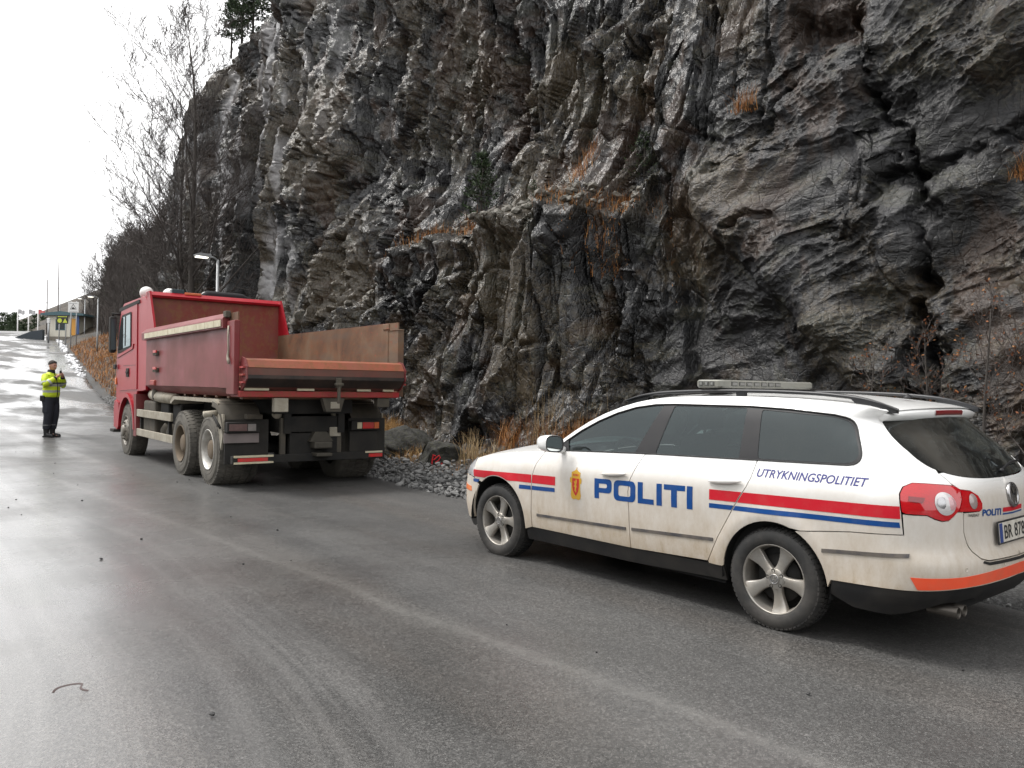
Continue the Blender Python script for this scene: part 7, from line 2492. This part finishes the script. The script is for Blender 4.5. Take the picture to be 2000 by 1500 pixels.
# low scrub filling the wood
def scrub_pt(n, t0, t1, d0, d1):
    t = RNG.uniform(t0, t1, n); w = road_edge(t)+d0+RNG.gamma(1.6, (d1-d0)/3, n)
    return tw_arr(t, w, ground_z(t, w))
M_SCRUB = mat_grass('dark_winter_scrub', (.040, .034, .033), (.072, .061, .056), (.11, .092, .078))
tag(grass('scrub', scrub_pt(44000, 38.5, 150, 3.0, 18), .8, 3.4, .55, M_SCRUB, 'dark bare undergrowth filling the hillside wood', .020, seg=3), 'dark bare undergrowth filling the hillside wood', 'undergrowth', kind='stuff')
tag(grass('scrub', scrub_pt(15000, 100, 158, 6, 40), 1.5, 4.5, .45, M_SCRUB, 'x', .05, seg=3), 'pale bare undergrowth on the slope behind the roadside hut', 'undergrowth', kind='stuff')
# saplings and pines on the rock
def on_rock(s_, z, inset=.05):
    o, _ = cliff_out(np.array([[s_]]), np.array([[z]]))
    return tw(s_, 9.75-float(o[0, 0])+inset, z)
sap = [conifer_mesh(801, 1.0, 9, .8, .36, .2, .18), conifer_mesh(802, 1.0, 8, .7, .42, .2, .10)]
place('pine_sapling', sap[0], on_rock(13.25, 4.62), 0, 1.65, 'small dark pine sapling on the ledge in the middle of the cliff', None, ('trunk', 'crown'))
place('pine_sapling', sap[1], on_rock(9.6, 4.95), 1, 1.05, 'bushy green pine seedling above the orange grass ledge', None, ('trunk', 'crown'))
place('pine_sapling', sap[1], on_rock(11.2, 4.7), 2.2, .55, 'tiny green bush on the ledge between the two pines', None, ('trunk', 'crown'))
scots = [conifer_mesh(820, 1.0, 7, 1.6, .34, .25, .30), conifer_mesh(821, 1.0, 10, 1.8, .40, .05, .02)]
for (s_, back, H, sx, lab) in ((32.9, .5, 2.5, 0, 'small wind-shaped pine on the skyline at the cliff edge'), (32.0, .6, 3.0, 0, 'taller thin pine just right of the skyline pine'), (29.6, .5, 3.4, 1, 'dense dark pine on the cliff top at the upper frame edge'), (28.4, .6, 3.6, 1, 'dense dark pine furthest right on the cliff top'), (30.8, .7, 2.6, 1, 'low bushy pine on the brow between the skyline pines')):
    zt = float(cliff_top(np.array([s_]))[0]); o_, _ = cliff_out(np.array([[s_]]), np.array([[zt-.4]]))
    place('pine_tree', scots[sx], tw(s_, 9.75-float(o_[0, 0])+back, zt-.1), s_, H, lab, None, ('trunk', 'crown'))
# bare shrubs at the right edge
M_LEAFB = mat_grass('withered_leaves', (.10, .032, .014), (.20, .07, .025), (.30, .14, .05))
def shrub(loc, seed, H, label, leaves=120, **kw):
    o = empty('bare_shrub', loc, 0, label, 'shrub')
    t_, b_ = grow(seed, H, depth=3, n_main=9, base_r=.018, twig=.55, **kw)
    t_.build('stem', M_BARK, o, fix=False); bo = b_.build('twigs', M_TWIG, o, fix=False)
    vs = np.array([tuple(v_.co) for v_ in bo.data.vertices])
    r = np.random.default_rng(seed)
    c = vs[r.integers(0, len(vs), leaves)]
    n = len(c); d1 = r.normal(0, 1, (n, 3)); d1 /= np.linalg.norm(d1, axis=1)[:, None]; d2 = np.cross(d1, r.normal(0, 1, (n, 3))); d2 /= np.linalg.norm(d2, axis=1)[:, None]
    s_ = r.uniform(.010, .024, n)[:, None]
    V = np.stack([c, c+d1*s_+d2*s_*.5, c+d1*s_*2, c+d1*s_-d2*s_*.5], 1).reshape(-1, 3)
    me = bpy.data.meshes.new('leaves'); me.from_pydata([tuple(v_) for v_ in V], [], [tuple(range(4*i, 4*i+4)) for i in range(n)])
    at = me.attributes.new('tone', 'FLOAT', 'POINT'); at.data.foreach_set('value', np.repeat(r.uniform(0, 1, n), 4).astype(np.float32))
    lo_ = new_mesh_obj('leaves', me, M_LEAFB, o); lo_['kind'] = 'stuff'
    return o
shrub(tw(4.05, 8.95, .25), 31, 1.9, 'bare shrub with withered orange leaves behind the car tail', 260, spread=.6, up=.7)
shrub(tw(3.4, 8.8, .25), 33, 2.1, 'bare shrub at the right edge of the picture against the rock', 180, spread=.6, up=.8)
shrub(tw(4.7, 9.0, .25), 35, 1.7, 'low bare shrub with few leaves behind the rear window', 160, spread=.8, up=.6)
shrub(tw(2.9, 8.6, .2), 37, 2.0, 'bare shrub outermost on the right behind the car', 200, spread=.7, up=.7)
# strip of torn strap on the road
st = MB()
cpts = []
for i in range(26):
    a = i/25
    cpts.append(Vector((.16*a**.9-.02*math.sin(a*9), .05*math.sin(a*4.2)+.02*a, .008+.012*math.sin(a*3.1))))
V = []; F = []
for i, p in enumerate(cpts):
    d = (cpts[min(i+1, 25)]-cpts[max(i-1, 0)]).normalized(); n2 = Vector((-d.y, d.x, .3)).normalized()*.005
    V += [tuple(p-n2), tuple(p+n2), tuple(p+n2+Vector((0, 0, .002))), tuple(p-n2+Vector((0, 0, .002)))]
for i in range(25):
    for k in range(4): F.append((4*i+k, 4*i+(k+1) % 4, 4*i+4+(k+1) % 4, 4*i+4+k))
st.add(V, F)
so = st.build('torn_strap', simple('rusty_strap', (.045, .024, .022), .6)); so.location = (-2.13, 3.80, .012); so.rotation_euler = (0, 0, .35)
tag(so, 'short curled dark strap lying on the wet road in the foreground', 'strap')
# ================================================================== FAR BACKGROUND
M_GALV = simple('galvanised_steel', (.36, .37, .38), .45, .6, var=.1)
M_WHITEP = simple('white_paint', (.72, .72, .71), .5, var=.06)
M_LAMPEMIT, _nt, _b = new_mat('lit_lamp_glass')
_b.inputs['Base Color'].default_value = (.9, .88, .8, 1)
_b.inputs['Emission Color'].default_value = (1, .95, .82, 1)
_b.inputs['Emission Strength'].default_value = 1.6
def street_lamp(x, y, z0, H, label, rz):
    o = empty('street_lamp', (x, y, z0), rz, label, 'street lamp', 'street lamps along the road')
    MB().tube([(0, 0, 0), (0, 0, 1.0), (0, 0, H)], [.075, .060, .045], 10).build('pole', M_GALV, o)
    MB().tube([(0, 0, H-.02), (.12, 0, H+.06), (.35, 0, H+.09)], [.035, .03, .028], 8).build('arm', M_GALV, o)
    hd = MB(); hd.prism([(.22, H+.03), (.68, H+.06), (.70, H+.10), (.58, H+.15), (.24, H+.14)], -.13, .13, 'y'); ho = hd.build('lamp_head', M_GALV, o)
    MB().box(.32, .66, -.11, .11, H+.018, H+.046, .004).build('lamp_glass', M_LAMPEMIT, ho)
    return o
LRZ = math.atan2(-NY, -NX)
street_lamp(*tw(25.1, 8.35)[:2], gz(25.1, 8.35), 4.75, 'street lamp rising above the truck body in front of the cliff', LRZ)
street_lamp(-30.8, 60, gz(66.1, 13.2), 3.95, 'street lamp on the brown bank left of the truck cab', LRZ)
street_lamp(-45.0, 85, 5.85, 4.2, 'street lamp beside the hut at the top of the road', LRZ)
# weigh-station hut
HX0, HX1, HY0, HY1, HZ = -48.9, -45.6, 85.0, 88.2, 5.55
hut = empty('roadside_hut', (HX0, HY0, HZ), 0, 'small pale hut with flat teal roof at the top of the road', 'hut')
M_HUT = simple('cream_board', (.62, .59, .50), .6, var=.06)
M_TEAL = simple('teal_trim', (.055, .115, .135), .5)
W_, D_ = HX1-HX0, HY1-HY0
for k in range(11):
    x0 = W_*k/11
    if 3 <= k <= 5: 
        MB().box(x0, x0+W_/11-.012, 0, .06, .55, 1.25).build('wall_board', M_HUT, hut); MB().box(x0, x0+W_/11-.012, 0, .06, 2.35, 2.75).build('wall_board', M_HUT, hut)
    else: MB().box(x0, x0+W_/11-.012, 0, .06, .55, 2.75).build('wall_board', M_HUT, hut)
MB().box(.02, W_-.02, .05, D_, .5, 2.74).build('wall', M_HUT, hut)
MB().box(-.06, W_+.06, -.05, D_+.05, -.3, .55).build('plinth', simple('grey_brown_plinth', (.20, .18, .15), .9, var=.2), hut)
rfo = MB(); rfo.prism([(-.45, 2.76), (W_+.75, 2.76), (W_+.75, 2.95), (W_*.5, 3.18), (-.45, 2.95)], -.55, D_+.4, 'y'); rfo.build('roof', M_TEAL, hut)
wf = MB().box(.86, 1.86, -.03, .07, 1.22, 2.38); wfo = wf.build('window', M_TEAL, hut)
MB().box(.94, 1.78, -.045, -.028, 1.30, 2.30).build('pane', T_GLASS, wfo)
MB().box(2.55, 3.25, -.05, .03, .7, 2.45).build('door', simple('orange_door', (.62, .30, .05), .5), hut)
MB().box(3.0, 3.34, -.07, .0, .6, 2.7).build('corner_trim', simple('blue_trim', (.05, .10, .25), .5), hut)
MB().tube([(.6, 1.2, 2.9), (.6, 1.2, 4.4)], .03, 6).build('mast', M_GALV, hut)
an_ = empty('annex_shed', (-44.9, 88, 5.5), 0, 'dark blue-grey shed behind the hut under the trees', 'shed')
MB().box(0, 2.6, 0, 3, 0, 2.6).build('wall', simple('slate_blue_board', (.055, .065, .10), .7), an_)
MB().prism([(-.2, 2.6), (2.8, 2.6), (2.8, 2.75), (-.2, 2.9)], -.3, 3.3, 'y').build('roof', M_TEAL, an_)
MB().box(.9, 1.6, -.04, .0, .1, 2.1).build('door', M_TEAL, an_)
lw = MB(); lw.prism([(-52.2, 5.6), (-48.95, 5.5), (-48.95, 6.75), (-50.2, 6.55), (-52.2, 5.75)], 84.2, 84.6, 'y')
tag(lw.build('low_wall', simple('dark_retaining_wall', (.04, .05, .06), .8, var=.2)), 'low dark ramp wall left of the roadside hut', 'wall')
# signs
def sign_post(x, y, z0, z1, r=.045): return MB().cyl((x, y, z0), (x, y, z1), r, 8)
sg = empty('road_sign', (-38.05, 70, 4.2), 0, 'square white road sign with black triangle on a tall pole', 'sign')
sign_post(-.22, 0.05, 0, 4.15).build('pole', M_GALV, sg)
sign_post(.25, 0.05, 0, 4.15).build('pole', M_GALV, sg)
MB().box(-.46, .46, -.02, .02, 3.20, 4.10, .01).build('sign_board', M_WHITEP, sg)
def tri_ring(mb, cx, cz, s, th, y):
    def tri(k): return [(cx+k*s*math.cos(rad(a)), cz+k*s*math.sin(rad(a))) for a in (90, 210, 330)]
    a, b = tri(1), tri(1-th)
    for i in range(3):
        j = (i+1) % 3
        mb.prism([a[i], a[j], b[j], b[i]], y-.006, y, 'y')
tb = MB(); tri_ring(tb, 0, 3.62, .33, .2, -.022); tb.build('triangle_symbol', T_BLACK, sg)
cr_ = MB(); cr_.box(-.13, .13, -.028, -.022, 3.50, 3.57); cr_.box(-.09, .05, -.028, -.022, 3.57, 3.64); cr_.build('car_symbol', T_BLACK, sg)
for z, w_ in ((3.98, .34), (3.30, .36)): MB().box(-w_, w_, -.026, -.021, z-.03, z+.03).build('sign_text_line', simple('grey_sign_print', (.42, .42, .42), .6), sg)
y2 = empty('warning_board', (-40.1, 72.0, 4.6), 0, 'black and yellow warning board with circle and triangle in front of the hut', 'sign')
sign_post(-.3, .05, 0, 2.7).build('pole', M_GALV, y2); sign_post(.3, .05, 0, 2.7).build('pole', M_GALV, y2)
MB().box(-.52, .52, -.02, .02, 1.95, 2.72, .01).build('sign_board', simple('black_board', (.02, .022, .018), .5), y2)
M_YEL = simple('yellow_green_film', (.55, .62, .06), .5)
MB().lathe([(.20, 0), (0, 0)], 20, 'y', (-.23, -.026, 2.22)).build('round_symbol', M_YEL, y2, fix=False)
MB().prism([(.04, 2.03), (.46, 2.03), (.25, 2.42)], -.028, -.022, 'y').build('triangle_symbol', M_YEL, y2)
flat_text('board_text', 'Pr. Vekt', Matrix.Translation((0, -.024, 0)) @ Matrix.Rotation(math.pi/2, 4, 'X'), -.42, .42, 2.52, 2.64, 0, M_YEL, y2) if False else MB().box(-.42, .42, -.026, -.021, 2.54, 2.60).build('board_text_line', M_YEL, y2)
bx = empty('control_post', (-43.9, 76.5, 5.0), 0, 'grey post with a small round head in front of the hut', 'post')
MB().cyl((0, 0, 0), (0, 0, 2.2), .09, 10).build('post', M_GALV, bx); MB().box(-.14, .14, -.1, .1, 1.9, 2.35, .03).build('head', M_WHITEP, bx)
# masts and flagpoles
for (x, y, z0, z1, lab) in ((-63.0, 112, 6.5, 19.0, 'tall thin mast rising above the hut, right of the two'), (-60.5, 105, 6.5, 14.6, 'shorter mast rising above the hut')):
    mo_ = empty('mast', (x, y, z0), 0, lab, 'mast')
    MB().tube([(0, 0, 0), (0, 0, z1-z0)], [.09, .05], 8).build('pole', simple('brown_mast', (.10, .085, .08), .8), mo_)
    MB().box(-.4, .4, -.03, .03, (z1-z0)*.62, (z1-z0)*.62+.06).build('crossarm', M_GALV, mo_)
for x, col, lab in ((-110.2, (.45, .45, .46), 'white flagpole with a grey flag, leftmost of the three'), (-107.8, (.42, .42, .43), 'white flagpole with a grey flag, middle of the three'), (-105.7, (.55, .16, .16), 'white flagpole with a reddish flag, rightmost of the three')):
    fo = empty('flagpole', (x, 180, 8.2), 0, lab, 'flagpole', 'flagpoles at the top of the road')
    MB().tube([(0, 0, 0), (0, 0, 9.3)], [.16, .10], 8).build('pole', M_WHITEP, fo)
    V = []; F = []
    for i in range(9):
        f = i/8
        for j in range(2): V.append((.1+1.5*f, .25*math.sin(f*6), 8.0+j*1.0-.25*f+.1*math.sin(f*7)))
    for i in range(8): F.append((2*i, 2*i+2, 2*i+3, 2*i+1))
    mesh_from('flag', V, F, simple('flag_cloth', col, .8), fo, True)
gr_ = empty('guard_rail', (-66, 104, 7.0), 0, 'pale guard rail at the left end of the far road', 'guard rail')
MB().box(-8, 4.2, -.05, .05, .45, .75).build('rail', M_WHITEP, gr_)
for x in range(-8, 5, 2): MB().box(x-.05, x+.05, .05, .12, -.3, .75).build('post', M_GALV, gr_)
# slush left along the road edge
def slush_pt():
    t = RNG.uniform(52, 98); w = float(road_edge(t))-.15+RNG.normal(0, .12)
    if vnoise(np.array([t*.35]), np.array([1.0]), 4)[0] < .42: return None
    return Vector(tw(t, w, float(road_z(t))-.03))
scatter_stuff('slush', 330, slush_pt, 'dirty snow slush left along the far road edge', 'snow', .05, .20, simple('dirty_snow', (.74, .75, .77), .6, var=.1, vscale=4))
# distant wood
mbw = MB()
tr0 = conifer_mesh(900, 1.0, 9, .55, .30); tr1 = conifer_mesh(901, 1.0, 8, .55, .36)
Vs = []; Fs = []; Ts = []
nb = 0
for i in range(230):
    x = RNG.uniform(-260, -112); y = RNG.uniform(225, 290); H = RNG.uniform(9, 14.5)
    if x > -128: H *= .8
    for d in (tr0, tr1)[i % 2]:
        A = np.array([tuple(v_.co) for v_ in d.vertices])*H
        a = RNG.uniform(0, 6.3); A = np.stack([A[:, 0]*math.cos(a)-A[:, 1]*math.sin(a), A[:, 0]*math.sin(a)+A[:, 1]*math.cos(a), A[:, 2]], -1)+np.array([x, y, 7.2+(y-225)*.05])
        Vs.append(A); Fs += [tuple(j+nb for j in f.vertices) for f in d.polygons]; nb += len(A)
Vs = np.concatenate(Vs)
fw = mesh_from('distant_wood', Vs, Fs, M_NEEDLE)
at = fw.data.attributes.new('tone', 'FLOAT', 'POINT'); at.data.foreach_set('value', RNG.uniform(0, 1, len(Vs)).astype(np.float32))
tag(fw, 'distant dark wood on the skyline at the left edge', 'wood', kind='stuff')
# wooded hills around: one behind the distant wood, one across the road (mirrored in the car windows)
def hills(name, fn, n, m, mat):
    U, Vv = np.meshgrid(np.linspace(0, 1, n), np.linspace(0, 1, m), indexing='ij')
    o = grid_obj(name, fn(U, Vv), mat); return tag(o, kind='structure')
M_HILL = simple('wooded_hill', (.030, .036, .026), .95, var=.5, vscale=.08, bmp=.8, bscale=.4)
def far_hill(U, V_):
    x = -420+330*U; y = 260+90*V_
    z = 4+15*np.sin(np.pi*np.clip(V_, 0, 1)*.5)*(.6+.5*fbm(U*6, V_*2, 8, 4))*sstep(1.0, .72, U)+ (fbm(U*90, V_*20, 9, 3)-.5)*3*V_
    return np.stack([x, y, z], -1)
hills('hill', far_hill, 120, 20, M_HILL)
def side_hill(U, V_):
    a = rad(150)+rad(150)*U           # from the left-front round to behind the camera
    r = 36+30*V_
    h = (18+10*fbm(U*7, U*0+2, 18, 4))*np.sin(np.pi*.5*V_)*sstep(0, .13, U)*sstep(1, .9, U)
    x = r*np.cos(a); y = r*np.sin(a)
    z = -2+h+(fbm(U*150, V_*14, 19, 3)-.5)*4*sstep(.1, .5, V_)*sstep(0, .2, U)
    return np.stack([x, y, z], -1)
hills('hill', side_hill, 220, 24, M_HILL)
